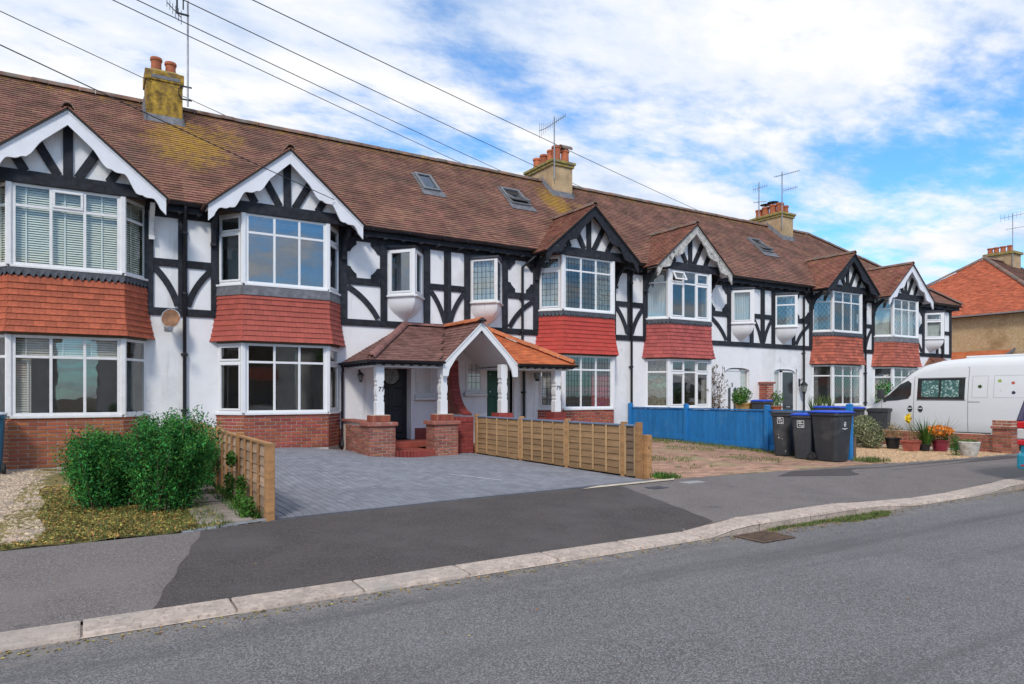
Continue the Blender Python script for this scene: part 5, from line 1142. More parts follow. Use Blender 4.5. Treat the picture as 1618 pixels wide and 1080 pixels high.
m_ = MB(); m_.box(1.78, 1.82, 18.42, 18.46, 10.85, 11.6); m_.box(1.78, 2.07, 18.44, 18.47, 10.83, 10.87); m_.box(1.93, 1.96, 18.5, 18.53, 11.0, 11.5); m_.build('panel_aerial', iron, a1)
m_ = MB(); m_.box(1.90, 2.16, 18.70, 18.73, 9.18, 9.21); m_.tube([(1.93, 18.77, 8.92), (1.86, 18.74, 9.0), (1.86, 18.74, 9.12), (1.93, 18.77, 9.2)], .014, 6); m_.box(1.90, 2.16, 18.70, 18.73, 8.86, 8.89); m_.build('chimney_bracket', iron, a1)
aerial((13.3, 18.75, 9.2), 'aerial with short rods on the tan chimney above the black gable', [(13.22, 18.70, 8.75), (13.22, 18.70, 10.85)], [((13.05, 18.95, 10.50), (13.42, 18.35, 10.80), 10, .13, True), ((12.93, 19.15, 10.46), (13.05, 18.95, 10.5), 4, .26, True)])
aerial((25.0, 19.6, 9.3), 'short aerial left of the pair on the far chimney', [(24.98, 19.8, 9.3), (24.98, 19.8, 10.85)], [((24.85, 20.0, 10.55), (25.2, 19.55, 10.68), 7, .16, True), ((24.9, 20.0, 10.0), (25.2, 19.6, 10.0), 4, .16, False)])
aerial((25.2, 18.6, 9.3), 'taller aerial with long boom on the front of the far chimney', [(25.03, 18.66, 8.6), (25.03, 18.66, 11.0)], [((24.85, 18.9, 10.82), (25.45, 18.1, 10.98), 13, .12, False), ((25.05, 18.6, 10.2), (25.4, 18.2, 10.30), 9, .11, True)])
# ------------------------------------------------------------------ overhead wires
POLE = Vector((-10.2, 6.3, 7.35))
pole = thing('telegraph_pole', (POLE.x, POLE.y, 0), 'brown wooden pole on the pavement carrying the overhead wires', 'telegraph pole')
m_ = MB(); m_.tube([(POLE.x, POLE.y, 0), (POLE.x, POLE.y, 7.9)], .13, 12, .09); m_.build('pole', bark, pole, smooth=True); m_ = MB(); m_.lathe([(.10, 0), (.28, .0), (.28, .03), (.1, .03)], (POLE.x, POLE.y, 7.3), 12); m_.build('ring_head', galv, pole)
def wray(u, v, y):
    f_, c_, s_ = 1078.67, math.cos(.5534875), math.sin(.5534875); a = (u-809)/f_; d = Vector((s_+a*c_, c_-a*s_, -(v-622.37)/f_)); return Vector((0, 0, 1.55))+d*(y/d.y)
ends = [(wray(528, 315, D-.9), 'front gable'), (wray(378, 192, 21.5), 'first ridge'), (wray(748, 266, 21.5), 'skylight ridge'), (wray(828, 286, 21.5), 'ridge left of the second chimney'), (wray(938, 304, 21.5), 'second chimney'), (wray(1127, 343, 22.5), 'far ridge')]
wl_ = ['lowest overhead cable, ending on the white bargeboard above the clear bay', 'cable at upper left crossing the lichen covered chimney to the ridge right of it', 'cable crossing the sky to the ridge above the closed rooflight', 'cable crossing the sky to the ridge just left of the second chimney', 'cable passing across the second chimney to the ridge beyond', 'highest cable, running past the second chimney aerial to the far ridge']
for (p, _), lb in zip(ends, wl_):
    m_ = MB(); pts = []; off = Vector((0, .1, 0)); a0 = POLE+Vector((.0, .0, 0))
    for i in range(41): t = i/40; q = a0.lerp(p, t); q = q+Vector((0, 0, -.10*4*t*(1-t))); pts.append(q)
    m_.tube(pts, .0085, 6, cap=False); o = m_.build('overhead_wire', wire_m, None, smooth=True); tag(o, lb, 'cable', 'overhead wires')
# ------------------------------------------------------------------ wooden fences
def lap_fence(name, label, x, ys, ztop, face, bm, btm, zg_f, batt=4, cap=None, capm=None, postm=None, dark_last=False, extra=.04):
    F = thing(name, (x, (ys[0]+ys[-1])/2, 0), label, 'fence'); pmm = postm or fence_w
    for i, y in enumerate(ys):
        z0 = zg_f(y)-.05; m_ = MB(); h_ = ztop+(extra if i not in (0,) or name != 'garden_fence' else .0)
        m_.box(x-.045, x+.045, y-.045, y+.045, z0, h_); m_.build('post', pmm, F, bevel=.006)
    for a, b_ in zip(ys, ys[1:]):
        lo, hi = min(a, b_)+.047, max(a, b_)-.047; zl = (zg_f(lo)+zg_f(hi))/2+.005; n_ = max(4, round((ztop-.035-zl)/.118)); st = (ztop-.035-zl)/n_
        dk = dark_last and a == ys[0]
        for k in range(n_):
            m_ = MB(); z = zl+k*st; j = random.uniform(-.008, .008)
            def zt_(y, d): t = (y-lo)/(hi-lo); return z+d*st+(zg_f(y)-(zg_f(lo)+zg_f(hi))/2)*(1-(k+d)/n_)
            ya = []
            N = 5; lo_l, up_l = [], []
            for q in range(N+1):
                y = lo+(hi-lo)*q/N; wv = random.uniform(-.006, .006)
                lo_l.append((x+face*.022, y, zt_(y, 0)-.012+wv)); up_l.append((x+face*.004, y, zt_(y, 1)+.012))
            m_.strip(lo_l, up_l, (-face*.010, 0, 0)); m_.build('lap_board', fence_dk if dk else bm, F)
        nb = batt if hi-lo > 1.2 else 1
        for k in range(nb+1):
            y = lo+.02+(hi-lo-.04)*k/nb; m_ = MB(); m_.box(min(x+face*.022, x+face*.045), max(x+face*.022, x+face*.045), y-.018, y+.018, zg_f(y)+.01, ztop-.03); m_.build('batten', btm, F, bevel=.003)
            m_ = MB(); m_.box(min(x-face*.022, x-face*.045), max(x-face*.022, x-face*.045), y-.018, y+.018, zg_f(y)+.01, ztop-.03); m_.build('batten', btm, F, bevel=.003)
        m_ = MB(); m_.box(x-.035, x+.035, lo, hi, ztop-.03, ztop); m_.build('capping_rail', capm or btm, F, bevel=.004)
    return F
lap_fence('garden_fence', 'low new timber lap fence between the shrubs and the grey driveway', 1.72, [7.96, 9.74, 11.5, 13.3, 15.08], 1.00, -1, fence_l, fence_w, lambda y: .13, 4)
lap_fence('driveway_fence', 'brown lap panel fence with grey-blue capping on the right of the grey driveway', 7.92, [8.72, 9.10, 10.75, 12.42, 14.42], 1.03, -1, fence_m, fence_bt, lambda y: .15, 4, capm=blue_cap, dark_last=True)
flat(bpy.data.objects['driveway_fence'], 'stub_post', fence_w, 7.99, 8.10, 8.60, 8.70, .08, .86)
# blue boarded fence
BF = thing('blue_fence', (14.3, 12.5, 0), 'bright blue vertical boarded fence behind the bins', 'fence')
y = 8.95; k = 0
def btop(y): return 1.16+.0*y
while y < 16.1:
    m_ = MB(); jx = random.uniform(-.003, .003); z0 = gz(14.25, y)+.02; tp = 1.13+random.uniform(-.003, .003)
    m_.box(14.27+jx, 14.285+jx, y, y+.096, z0, tp); m_.build('fence_board', blue_f, BF, bevel=.003); y += .102
for yy in (8.90, 11.05, 13.75, 16.08):
    m_ = MB(); e_ = .18 if yy < 9 else .12; m_.box(14.20, 14.31, yy-.055, yy+.055, gz(14.25, yy)-.05, 1.13+e_); m_.lathe([(.085, 0), (.085, .012), (.02, .035)], (14.255, yy, 1.13+e_), 4); m_.build('post', blue_f, BF, bevel=.006)
for a, b_ in ((8.96, 10.99), (11.11, 13.69), (13.81, 16.02)):
    m_ = MB(); m_.box(14.24, 14.31, a, b_, 1.135, 1.165); m_.build('top_rail', blue_f, BF, bevel=.004); m_ = MB(); m_.box(14.252, 14.269, a, b_, gz(14.25, a)+.06, gz(14.25, a)+.20); m_.build('gravel_board', blue_f, BF, bevel=.003)
m_ = MB(); m_.box(14.36, 14.44, 8.86, 8.95, 0, .60); m_.build('stub_post', fence_dk, BF)
# ------------------------------------------------------------------ driveways
drv = struct(sheet('grey_driveway', 1.715, 7.87, yb, D-.0, 40, 50, lambda x, y: gz(x, y)-.012, joint))
cells = []
nx = int((7.86-1.73)/.105)
for i in range(nx):
    x0 = 1.73+i*.105; y = yb(x0)+.215+(.1 if i % 2 else 0)
    if i % 2: cells.append((x0, yb(x0)+.215, .10-.005, .095))
    while y < D-.02: cells.append((x0, y, .195, .10)); y += .20
cells = [c_ for c_ in cells if not (c_[0] > 5.25 and c_[0] < 7.9 and c_[1] > PY+.3) and not (2.35 < c_[0] < 5.1 and c_[1] > D-.55)]
cells.sort(key=lambda c_: math.hypot(c_[0], c_[1])); rest = MB()
for k, (x0, y0, ly, lx) in enumerate(cells):
    z = gz(x0+.05, y0+.1)-.010+random.uniform(-.0015, .0015)
    if k < 300: piece('paver', block_i, drv, (x0+.002, y0, z-.004+.004), (1, 0, 0), (0, 1, 0), (0, 0, 1), .0965, ly-.003, .010, .05)
    else:
        t = .010; a, b_, c2, d2_ = x0+.002, x0+.0985, y0, y0+ly-.003; g1, g2 = gz(a, c2)-.010, gz(a, d2_)-.010
        rest.add([(a, c2, g1), (b_, c2, g1), (b_, d2_, g2), (a, d2_, g2), (a+.003, c2+.003, g1+t), (b_-.003, c2+.003, g1+t), (b_-.003, d2_-.003, g2+t), (a+.003, d2_-.003, g2+t)], [(4, 5, 6, 7), (0, 1, 5, 4), (1, 2, 6, 5), (2, 3, 7, 6), (3, 0, 4, 7)])
rest.build('paver', block, drv, stuff=True, fixn=False)
x = 1.72
while x < 7.86:
    for r in range(2): piece('edge_block', block_d if r == 0 else block, drv, (x+.002, yb(x)+.002+r*.103, gz(x, yb(x)+.05)-.008), (1, 0, 0), (0, 1, 0), (0, 0, 1), .096 if r == 0 else .096, .098, .010, .03)
    x += .1
m_ = MB(); m_.add([(5.35, 10.85, gz(5.35, 10.85)+.004), (5.39, 10.82, gz(5.4, 10.8)+.004), (5.75, 9.62, gz(5.7, 9.6)+.004), (5.73, 9.6, gz(5.7, 9.6)+.004)], [(0, 1, 2, 3)]); m_.build('chalk_line', stick_w, drv, fixn=False)
poly_patch('cement_haunch', [(6.2, yb(6.2)-.13), (8.15, yb(8.1)-.12), (8.3, yb(8.3)+.02), (7.9, yb(7.9)+.01), (6.6, yb(6.6)+.0)], cement, .012)
# edging blocks in front of the path of house 1
for i in range(8): piece('edging_block', mat('grey edging', (.20, .21, .235), .85, .2, 5, rnd=.2) if 'grey edging' not in MATS else MATS['grey edging'], pv, (.80+i*.112, yb(.9+i*.1)-.03+.012*i, .128), (1, .08, 0), (-.08, 1, 0), (0, 0, 1), .108, .12, .02, .04)
drr = struct(sheet('brick_driveway', 8.0, 14.38, yb, D, 40, 40, lambda x, y: gz(x, y)-.012, rjoint))
cells = []
ny = int((D-8.3)/.105)
for j in range(74):
    y0 = 8.06+j*.105; x = 8.02-(.1 if j % 2 else 0)
    while x < 14.2:
        if y0 > yb(x)+.01: cells.append((max(x, 8.02), y0, .195 if x > 8.02 else .095))
        x += .20
cells.sort(key=lambda c_: math.hypot(c_[0], c_[1])); rest = MB()
for k, (x0, y0, lx) in enumerate(cells):
    z = gz(x0+.05, y0+.05)-.010
    if random.random() < .05: continue
    if k < 300: piece('paver', rblock_i, drr, (x0, y0, z), (1, 0, 0), (0, 1, 0), (0, 0, 1), lx, .098, .010+random.uniform(-.003, .002), .03)
    else:
        t = .010+random.uniform(-.003, .002); a, b_, c2, d2_ = x0, x0+lx, y0, y0+.098; g1, g2 = gz(a, c2)-.010, gz(a, d2_)-.010
        rest.add([(a, c2, g1), (b_, c2, g1), (b_, d2_, g2), (a, d2_, g2), (a+.003, c2+.003, g1+t), (b_-.003, c2+.003, g1+t), (b_-.003, d2_-.003, g2+t), (a+.003, d2_-.003, g2+t)], [(4, 5, 6, 7), (0, 1, 5, 4), (1, 2, 6, 5), (2, 3, 7, 6), (3, 0, 4, 7)])
rest.build('paver', rblock, drr, stuff=True, fixn=False)
gd = struct(sheet('gravel_driveway', 14.4, 20.0, yb, D, 30, 30, lambda x, y: zb(x), gold_g))
def rnd_pts(x0, x1, y0, y1, n, zf, seed=3, keep=None):
    rg = np.random.default_rng(seed); out = []
    while len(out) < n:
        x, y = x0+(x1-x0)*rg.random(), y0+(y1-y0)*rg.random()
        if keep and not keep(x, y): continue
        out.append((x, y, zf(x, y)))
    return out
m_ = MB(); stones(m_, rnd_pts(14.45, 19.4, 7.95, 11.5, 6000, lambda x, y: zb(x)), .022, 5); o = m_.build('gravel', gold_p, gd, stuff=True, smooth=False, fixn=False)
# ------------------------------------------------------------------ garden of house 1
gx_edge = lambda y: -.38-(y-8)*.045
gb = struct(sheet('gravel_bed', -6, -.3, lambda x: yb(x)+.02, D-.6, 20, 20, lambda x, y: zb(x)+.002, gravel_m)) 
keepg1 = lambda x, y: x < gx_edge(y)+.04*math.sin(y*3.1)+.04*math.sin(y*11) and y > yb(x)+.28+.08*math.sin(x*5)
m_ = MB(); stones(m_, rnd_pts(-4.2, .0, 7.7, 15.5, 15000, lambda x, y: zb(x)+.002, 9, keepg1), .026, 6); m_.build('gravel', pebble, gb, stuff=True, fixn=False)
mo = sheet('mossy_ground', -.85, 1.62, lambda x: yb(x)+.02, D-.6, 12, 40, lambda x, y: zb(x)+.006+.012*math.sin(x*9+y*4)*math.sin(y*6), mossg); mo['kind'] = 'structure'
kpm = lambda x, y: x > gx_edge(y)+.04*math.sin(y*3.1)-.03 or y < yb(x)+.30+.1*math.sin(x*4)
pts = rnd_pts(-4, 1.25, 7.68, 12.5, 19000, lambda x, y: zb(x)+.01, 21, lambda x, y: kpm(x, y) and y > yb(x)+.01 and (x < .95 or random.random() < .12))
m_ = MB(); rg = np.random.default_rng(3)
for (x, y, z) in pts:
    a = rg.random()*6.28; s_ = .008+.014*rg.random(); t = rg.normal()*.25; u_ = rg.normal()*.25; ca, sa = math.cos(a)*s_, math.sin(a)*s_; z += .012+.015*rg.random()
    m_.add([(x-ca, y-sa, z-t*s_), (x+sa*.45, y-ca*.45, z+u_*s_), (x+ca, y+sa, z+t*s_), (x-sa*.45, y+ca*.45, z-u_*s_)], [(0, 1, 2, 3)], rg.random())
m_.build('leaf_litter', litter, mo, stuff=True, fixn=False)
m_ = MB(); blades(m_, rnd_pts(-4, 1.3, 7.68, 11.5, 9000, lambda x, y: zb(x)+.005, 22, lambda x, y: kpm(x, y) and y > yb(x)-.02), .055, .004, 2, .9); gs = m_.build('grass', leaf_y, None, stuff=True, fixn=False); tag(gs, 'short yellowing grass and moss in front of the shrubs', 'grass')
m_ = MB()
for (a, b_, c2, d2_) in ((.95, 1.55, 9.6, 10.3), (.9, 1.5, 10.35, 11.2), (.85, 1.5, 11.3, 12.2), (1.0, 1.55, 8.0, 9.5)): 
    m_ = MB(); m_.box(a, b_, c2, d2_, .10, .150+random.uniform(0, .012)+(.08 if a == .9 else 0)); m_.build('stone_slab', slab_m, mo, bevel=.015)
# shrubs
def shrub(loc, label, blobs, n, size, m, seed, stems=14, h=1.0, asp=.42, spread=.35):
    R = thing('shrub', loc, label, 'shrub'); L_ = Vector(loc); m_ = MB(); tot = sum(b_[3]*b_[4]*b_[5] for b_ in blobs)**1
    for i, b_ in enumerate(blobs):
        leaves(m_, (L_.x+b_[0], L_.y+b_[1], L_.z+b_[2]), b_[3:6], int(n*b_[3]*b_[4]*b_[5]/tot), size, .45, asp, .5, .16, seed+i, squash=L_.z+.06)
    # sprigs poking out of the outline
    rg = np.random.default_rng(seed+50)
    for i in range(int(n/110)):
        b_ = blobs[rg.integers(len(blobs))]; d = rg.normal(size=3); d[2] = abs(d[2])*1.1; d /= np.linalg.norm(d); p = np.array([L_.x+b_[0], L_.y+b_[1], L_.z+b_[2]])+d*np.array(b_[3:6])*.93
        dr_ = d*.6+np.array([0, 0, .6])+rg.normal(size=3)*.2; dr_ /= np.linalg.norm(dr_); ln = .08+.12*rg.random()
        for k in range(9):
            q = p+dr_*ln*k/8; a = rg.normal(size=3)*.8+dr_; a /= np.linalg.norm(a); b2 = np.cross(a, rg.normal(size=3)); b2 /= np.linalg.norm(b2); s_ = size*.9
            if q[2] > L_.z+.05: m_.add([q, q+a*s_*.5+b2*s_*.2, q+a*s_, q+a*s_*.5-b2*s_*.2], [(0, 1, 2, 3)], float(rg.random()))
    m_.build('foliage', m, R, stuff=True, fixn=False); s_ = MB()
    for i in range(stems):
        t = rg.random()*6.28; r = spread*rg.random()**.5; s_.tube([(L_.x+math.cos(t)*.06, L_.y+math.sin(t)*.06, L_.z-.03), (L_.x+math.cos(t)*r*.6, L_.y+math.sin(t)*r*.6, L_.z+h*.45), (L_.x+math.cos(t)*r, L_.y+math.sin(t)*r, L_.z+h*.85)], .014, 5, .004)
    s_.build('stems', bark, R, smooth=True); return R
def vase_shrub(loc, label, n, H, lean, size, m, seed, bias=(0, 0)):
    """upright shoots fanning from a narrow base, each clothed in small leaves, some bare or browned"""
    R = thing('shrub', loc, label, 'shrub'); rg = np.random.default_rng(seed); V_, T_ = [], []; st = MB(); twig = MB()
    for i in range(n):
        th = rg.random()*6.28; le = math.radians(lean)*rg.random()**.6; ln = H*(.62+.42*rg.random())*(1-.20*(le/math.radians(lean))**2); d = np.array([math.cos(th)*math.sin(le)+bias[0]*.25, math.sin(th)*math.sin(le)+bias[1]*.25, math.cos(le)])
        b_ = np.array([loc[0]+.10*rg.normal(), loc[1]+.10*rg.normal(), loc[2]]); side = rg.normal(size=3)*.10; side[2] = 0
        k = int(240*ln); u = .10+.90*rg.random(k)**.75; sp = .055*(1.15-u*.75)+.01
        P = b_+d*(u*ln)[:, None]+side*(u**2)[:, None]*ln+rg.normal(size=(k, 3))*sp[:, None]; P[:, 2] -= .10*math.sin(le)*u**2*ln; P[:, 2] = np.maximum(P[:, 2], loc[2]+.03)
        a = d*.7+rg.normal(size=(k, 3))*.65; a /= np.linalg.norm(a, axis=1)[:, None]; c_ = np.cross(a, rg.normal(size=(k, 3))); c_ /= np.linalg.norm(c_, axis=1)[:, None]; s_ = size*(.55+.8*rg.random(k))[:, None]
        V_.append(np.stack([P-a*s_*.5, P+c_*s_*.2, P+a*s_*.5, P-c_*s_*.2], 1).reshape(-1, 3)); base = .35*rg.random(); T_.append(np.clip(base+.65*rg.random(k), 0, 1))
        if i % 3 == 0: st.tube([tuple(b_), tuple(b_+d*ln*.5+side*.25*ln), tuple(b_+d*ln*.95+side*ln*.9)], .008, 5, .003)
    V_ = np.concatenate(V_); T_ = np.concatenate(T_); m_ = MB(); m_.v = [tuple(q) for q in V_.tolist()]; m_.f = [(4*i, 4*i+1, 4*i+2, 4*i+3) for i in range(len(T_))]; m_.t = T_.tolist()
    m_.build('foliage', m, R, stuff=True, fixn=False); st.build('stems', bark, R, smooth=True); return R
vase_shrub((.80, 9.25, .13), 'taller right-hand shrub of the green pair, nearest the fence', 380, 1.24, 25, .036, leaf_b, 11, (.05, .1))
vase_shrub((.16, 9.85, .13), 'lower left-hand shrub of the green pair, in front of the brick bay', 330, 1.0, 27, .036, leaf_b, 31, (-.12, 0))
shrub((1.42, 11.2, .13), 'small dark bush against the lap fence behind the big shrubs', [(0, 0, .42, .24, .45, .40), (-.1, -.5, .2, .22, .3, .22)], 8000, .034, leaf_b, 61, 8, .6)
def weeds(name, label, pts, h, wd, m, seed, n_leaf=0, size=.03):
    m_ = MB(); blades(m_, pts, h, wd, seed, .8)
    o = m_.build(name, m, None, stuff=True, fixn=False); return tag(o, label, 'weeds')
weeds('weeds', 'green weeds and ivy at the foot of the near garden fence', rnd_pts(1.42, 1.66, 8.1, 11.0, 500, lambda x, y: .13, 33), .10, .006, leaf_w, 4)
ivm = MB()
for (x, y, z, r) in ((1.57, 8.35, .22, .13), (1.55, 8.75, .25, .16), (1.60, 9.0, .42, .10), (1.56, 9.6, .35, .14), (1.60, 9.72, .68, .09), (1.5, 8.2, .16, .12)): leaves(ivm, (x, y, z), (.07, r*1.2, r*1.3), 260, .04, .2, .7, .2, seed=int(x*100+y*10))
o = ivm.build('ivy', leaf_w, None, stuff=True, fixn=False); tag(o, 'light green ivy climbing the end of the near garden fence', 'ivy')
weeds('weeds', 'grass tufts along the bottom of the blue fence', rnd_pts(13.7, 14.24, 9.2, 15.8, 2200, lambda x, y: gz(x, y), 34, lambda x, y: random.random() < (.9 if x > 14.05 else .25)), .07, .006, leaf_y, 5)
weeds('weeds', 'patchy weeds growing through the worn red brick driveway', rnd_pts(8.1, 14.1, 9.2, 14.5, 3600, lambda x, y: gz(x, y), 35, lambda x, y: math.sin(x*2.1+y)*math.sin(y*1.7-x)+.35*math.sin(x*7)*math.sin(y*6) > .25), .045, .005, leaf_y, 6)
weeds('weeds', 'tuft at the corner of the cement strip beyond the driveway fence', rnd_pts(8.05, 8.5, 8.28, 8.75, 420, lambda x, y: gz(x, y), 36), .08, .006, leaf_w, 7)
weeds('weeds', 'grass and dead leaves in the gutter under the raised kerb', rnd_pts(6.55, 8.9, 4.86, 5.09, 2400, lambda x, y: .0, 37, lambda x, y: 5.10-y < .05+.22*math.exp(-((x-8.3)/.55)**2)+.06*abs(math.sin(x*5))), .035, .004, leaf_y, 8)
m_ = MB()
for (x, y, z) in rnd_pts(6.3, 8.9, 4.80, 5.09, 420, lambda x, y: .004, 38)+rnd_pts(-1, 13, 4.93, 5.09, 900, lambda x, y: .003, 39)+rnd_pts(-2, 12, 1.5, 7.5, 60, lambda x, y: .004 if y < 5.1 else gz(x, y)+.008, 41, lambda x, y: y < 5.05 or y > 5.45):
    a = random.random()*6.28; s_ = random.uniform(.006, .018); m_.add([(x-math.cos(a)*s_, y-math.sin(a)*s_, z), (x+math.sin(a)*s_*.6, y-math.cos(a)*s_*.6, z+.004), (x+math.cos(a)*s_, y+math.sin(a)*s_, z+.002), (x-math.sin(a)*s_*.6, y+math.cos(a)*s_*.6, z+.006)], [(0, 1, 2, 3)])
o = m_.build('fallen_leaves', litter, None, stuff=True, fixn=False); tag(o, 'scattered dead leaves and grit along the gutter', 'leaves')
weeds('weeds', 'yellow green tuft at the foot of the blue end post', rnd_pts(14.0, 14.75, 8.25, 8.75, 420, lambda x, y: gz(x, y), 40), .09, .007, leaf_y, 9)
# ------------------------------------------------------------------ wheelie bins
def wbin(x, y, z, rz, label, wd=.48, dp=.55, h=1.0, lid=None, body=None, logo=None, group='wheeled bins', scuffs=False, lidup=0.0):
    lid = lid or plast; body = body or plast
    R = thing('wheelie_bin', (x, y, z), label, 'bin', group); T = Matrix.Translation((x, y, z)) @ Matrix.Rotation(rz, 4, 'Z')
    def tp(mb): mb.v = [tuple(T @ Vector(p)) for p in mb.v]; return mb
    a, b_ = wd/2, dp/2
    ring = lambda k, zz_, r=.05, ox=0: [(sx_*(a*k-r*(0 if c2 else 1)), sy*(b_*k-r*(1 if c2 else 0))+ox, zz_) for sx_, sy, c2 in ((-1, -1, 1), (-1, -1, 0), (1, -1, 0), (1, -1, 1), (1, 1, 1), (1, 1, 0), (-1, 1, 0), (-1, 1, 1))]
    m_ = MB(); m_.loft([ring(.74, .03), ring(.80, .30), ring(.93, h-.10), ring(.95, h-.06), ring(1.03, h-.055), ring(1.03, h-.01), ring(.99, h)]); tp(m_).build('body', body, R, bevel=.006)
    m_ = MB(); k = .9
    m_.loft([ring(1.06, h+.002+0, .06), ring(1.07, h+.022, .06), ring(1.0, h+.036, .09), ring(.80, h+.05, .10), ring(.70, h+.045, .10)]); tp(m_).build('lid', lid, R, smooth=True)
    m_ = MB(); m_.tube([(-a*.8, b_*1.02, h-.03), (-a*.8, b_*1.02+.06, h+.0), (a*.8, b_*1.02+.06, h+.0), (a*.8, b_*1.02, h-.03)], .016, 6); tp(m_).build('handle', body, R)
    for sg in (-1, 1):
        m_ = MB(); m_.tube([(sg*(a*.86), b_*.80, .10), (sg*(a*.86+.055), b_*.80, .10)], .10, 20); wq = tp(m_).build('wheel', rubber, R, bevel=.012)
        m_ = MB(); m_.tube([(sg*(a*.86+.05), b_*.80, .10), (sg*(a*.86+.062), b_*.80, .10)], .045, 12); tp(m_).build('hub', plast, wq)
    if logo:
        face, zc_, sz = logo; m_ = MB(); q = .004
        yf = -b_*(.80+.13*(zc_-.3)/(h-.4))-q
        def lq(x0, x1, z0, z1): m_.add([(x0, yf-.001-.001*0, z0), (x1, yf, z0), (x1, yf-.065*0-.0, z1), (x0, yf, z1)], [(0, 1, 2, 3)])
        s_ = sz/2; tl = -(b_*.13/(h-.4))
        def rect(x0, x1, z0, z1):
            ya, yb_ = yf+tl*(z0-zc_), yf+tl*(z1-zc_); m_.add([(x0, ya, z0), (x1, ya, z0), (x1, yb_, z1), (x0, yb_, z1)], [(0, 1, 2, 3)])
        if face == 'box':
            for r in ((-s_, s_, zc_-s_, zc_-s_+.012), (-s_, s_, zc_+s_-.012, zc_+s_), (-s_, -s_+.012, zc_-s_, zc_+s_), (s_-.012, s_, zc_-s_, zc_+s_), (-s_+.03, s_-.06, zc_+.035, zc_+.055), (-s_+.03, s_-.03, zc_+.0, zc_+.018), (-s_+.05, 0, zc_-.045, zc_-.025), (.02, s_-.03, zc_-.06, zc_-.03)): rect(*r)
        else:
            pts = [(.03*math.cos(t*.524), 0, .045*math.sin(t*.524)) for t in range(12)]
            for t in range(12):
                a1, a2 = t*.524, (t+1)*.524; m_.add([(.022*math.cos(a1), yf+tl*.03*math.sin(a1), zc_+.036*math.sin(a1)), (.036*math.cos(a1), yf+tl*.05*math.sin(a1), zc_+.055*math.sin(a1)), (.036*math.cos(a2), yf+tl*.05*math.sin(a2), zc_+.055*math.sin(a2)), (.022*math.cos(a2), yf+tl*.03*math.sin(a2), zc_+.036*math.sin(a2))], [(0, 1, 2, 3)])
            rect(-.02, .012, zc_-.02, zc_+.01); rect(-.09, .09, zc_-.095, zc_-.083); rect(-.045, .045, zc_-.115, zc_-.105)
        tp(m_).build('emblem', stick_w, R, fixn=False)
    if scuffs:
        m_ = MB()
        for (u, zz_, s2) in ((-.05, .42, .018), (.03, .40, .012), (-.06, .50, .010), (.1, .12, .014)): yf = -b_*(.80+.13*(zz_-.3)/(h-.4))-.003; m_.add([(u, yf, zz_), (u+s2, yf, zz_+.01), (u+s2*.6, yf, zz_+s2*2), (u-.004, yf, zz_+s2*2.4)], [(0, 1, 2, 3)])
        tp(m_).build('scuff_marks', stick_w, R, fixn=False)
    return R
rq = math.radians
wbin(13.86, 10.24, .10, rq(-78), 'dark grey wheelie bin with faded square sticker and scuffs, left of three by blue fence', wd=.47, dp=.58, h=1.0, logo=('box', .84, .15), scuffs=True)
wbin(13.62, 9.53, .09, rq(-80), 'dark grey wheelie bin with crisp white square sticker, middle one with a dipped blue lid', wd=.47, dp=.58, h=.99, lid=blue_l, logo=('box', .80, .16))
wbin(13.65, 8.93, .09, rq(-3), 'wide dark wheelie bin with blue lid and round white emblem, right of the three', wd=.60, dp=.70, h=1.06, lid=blue_l, logo=('round', .82, .1))
wbin(17.6, 13.85, .33, rq(-80), 'bin with bright blue lid beside the ochre tub beyond the blue fence', lid=blue_l)
wbin(19.0, 12.6, .08, rq(-80), 'far blue-lidded bin in front of the leaded window, left one of two', lid=blue_l, wd=.6, h=1.06)
wbin(19.1, 11.85, .08, rq(-80), 'far blue-lidded bin just behind the blue end post, right one of two', lid=blue_l, wd=.6, h=1.05)
wbin(20.35, 11.75, .06, rq(-70), 'black bin with black lid standing against the nose of the white van', h=1.02, wd=.58, dp=.72)
wbin(-1.53, 15.15, .13, rq(180), 'teal bin with pale lid cut off by the left edge of the photo', body=teal_l, lid=mat('pale lid', (.5, .55, .6), .5, .05), h=1.05)
# ------------------------------------------------------------------ garden wall with pillar
GW = thing('garden_wall', (19.9, 10.6, 0), 'low weathered brick wall with a square end pillar in front of the white van', 'wall')
m_ = MB(); m_.box(19.91, 20.09, 8.45, 13.6, -.05, .50); cw_ = m_.build('wall_core', mortar, GW); bricks(cw_, brick_w, (19.9, 13.6), (19.9, 8.45), .04, .50, (-1, 0))
m_ = MB(); m_.box(19.82, 20.22, 8.05, 8.47, -.05, .88); cp_ = m_.build('pillar_core', mortar, GW)
for A, B, n in (((19.81, 8.47), (19.81, 8.04), (-1, 0)), ((19.81, 8.04), (20.22, 8.04), (0, -1))): bricks(cp_, brick_w, A, B, .03, .66, n)
for A, B, n in (((19.77, 8.50), (19.77, 8.01), (-1, 0)), ((19.77, 8.01), (20.26, 8.01), (0, -1))): bricks(cp_, brick_w, A, B, .662, .735, n)
m_ = MB(); m_.box(19.78, 20.25, 8.02, 8.49, .66, .736); m_.build('pillar_band', mortar, GW); m_ = MB(); m_.box(19.80, 20.23, 8.04, 8.47, .737, .885); m_.build('pillar_top', mortar, GW)
for A, B, n in (((19.80, 8.47), (19.80, 8.04), (-1, 0)), ((19.80, 8.04), (20.22, 8.04), (0, -1))): bricks(cp_, brick_w, A, B, .74, .885, n)
m_ = MB(); m_.box(19.55, 19.75, 8.9, 13.2, 0, .085)
for k in range(9): pass
kb2 = m_.build('white_edging', mat('white edging stone', (.62, .60, .57), .8, .15, 9, dirt=[((.25, .22, .18), 4, .5, .62)]), GW, bevel=.01)
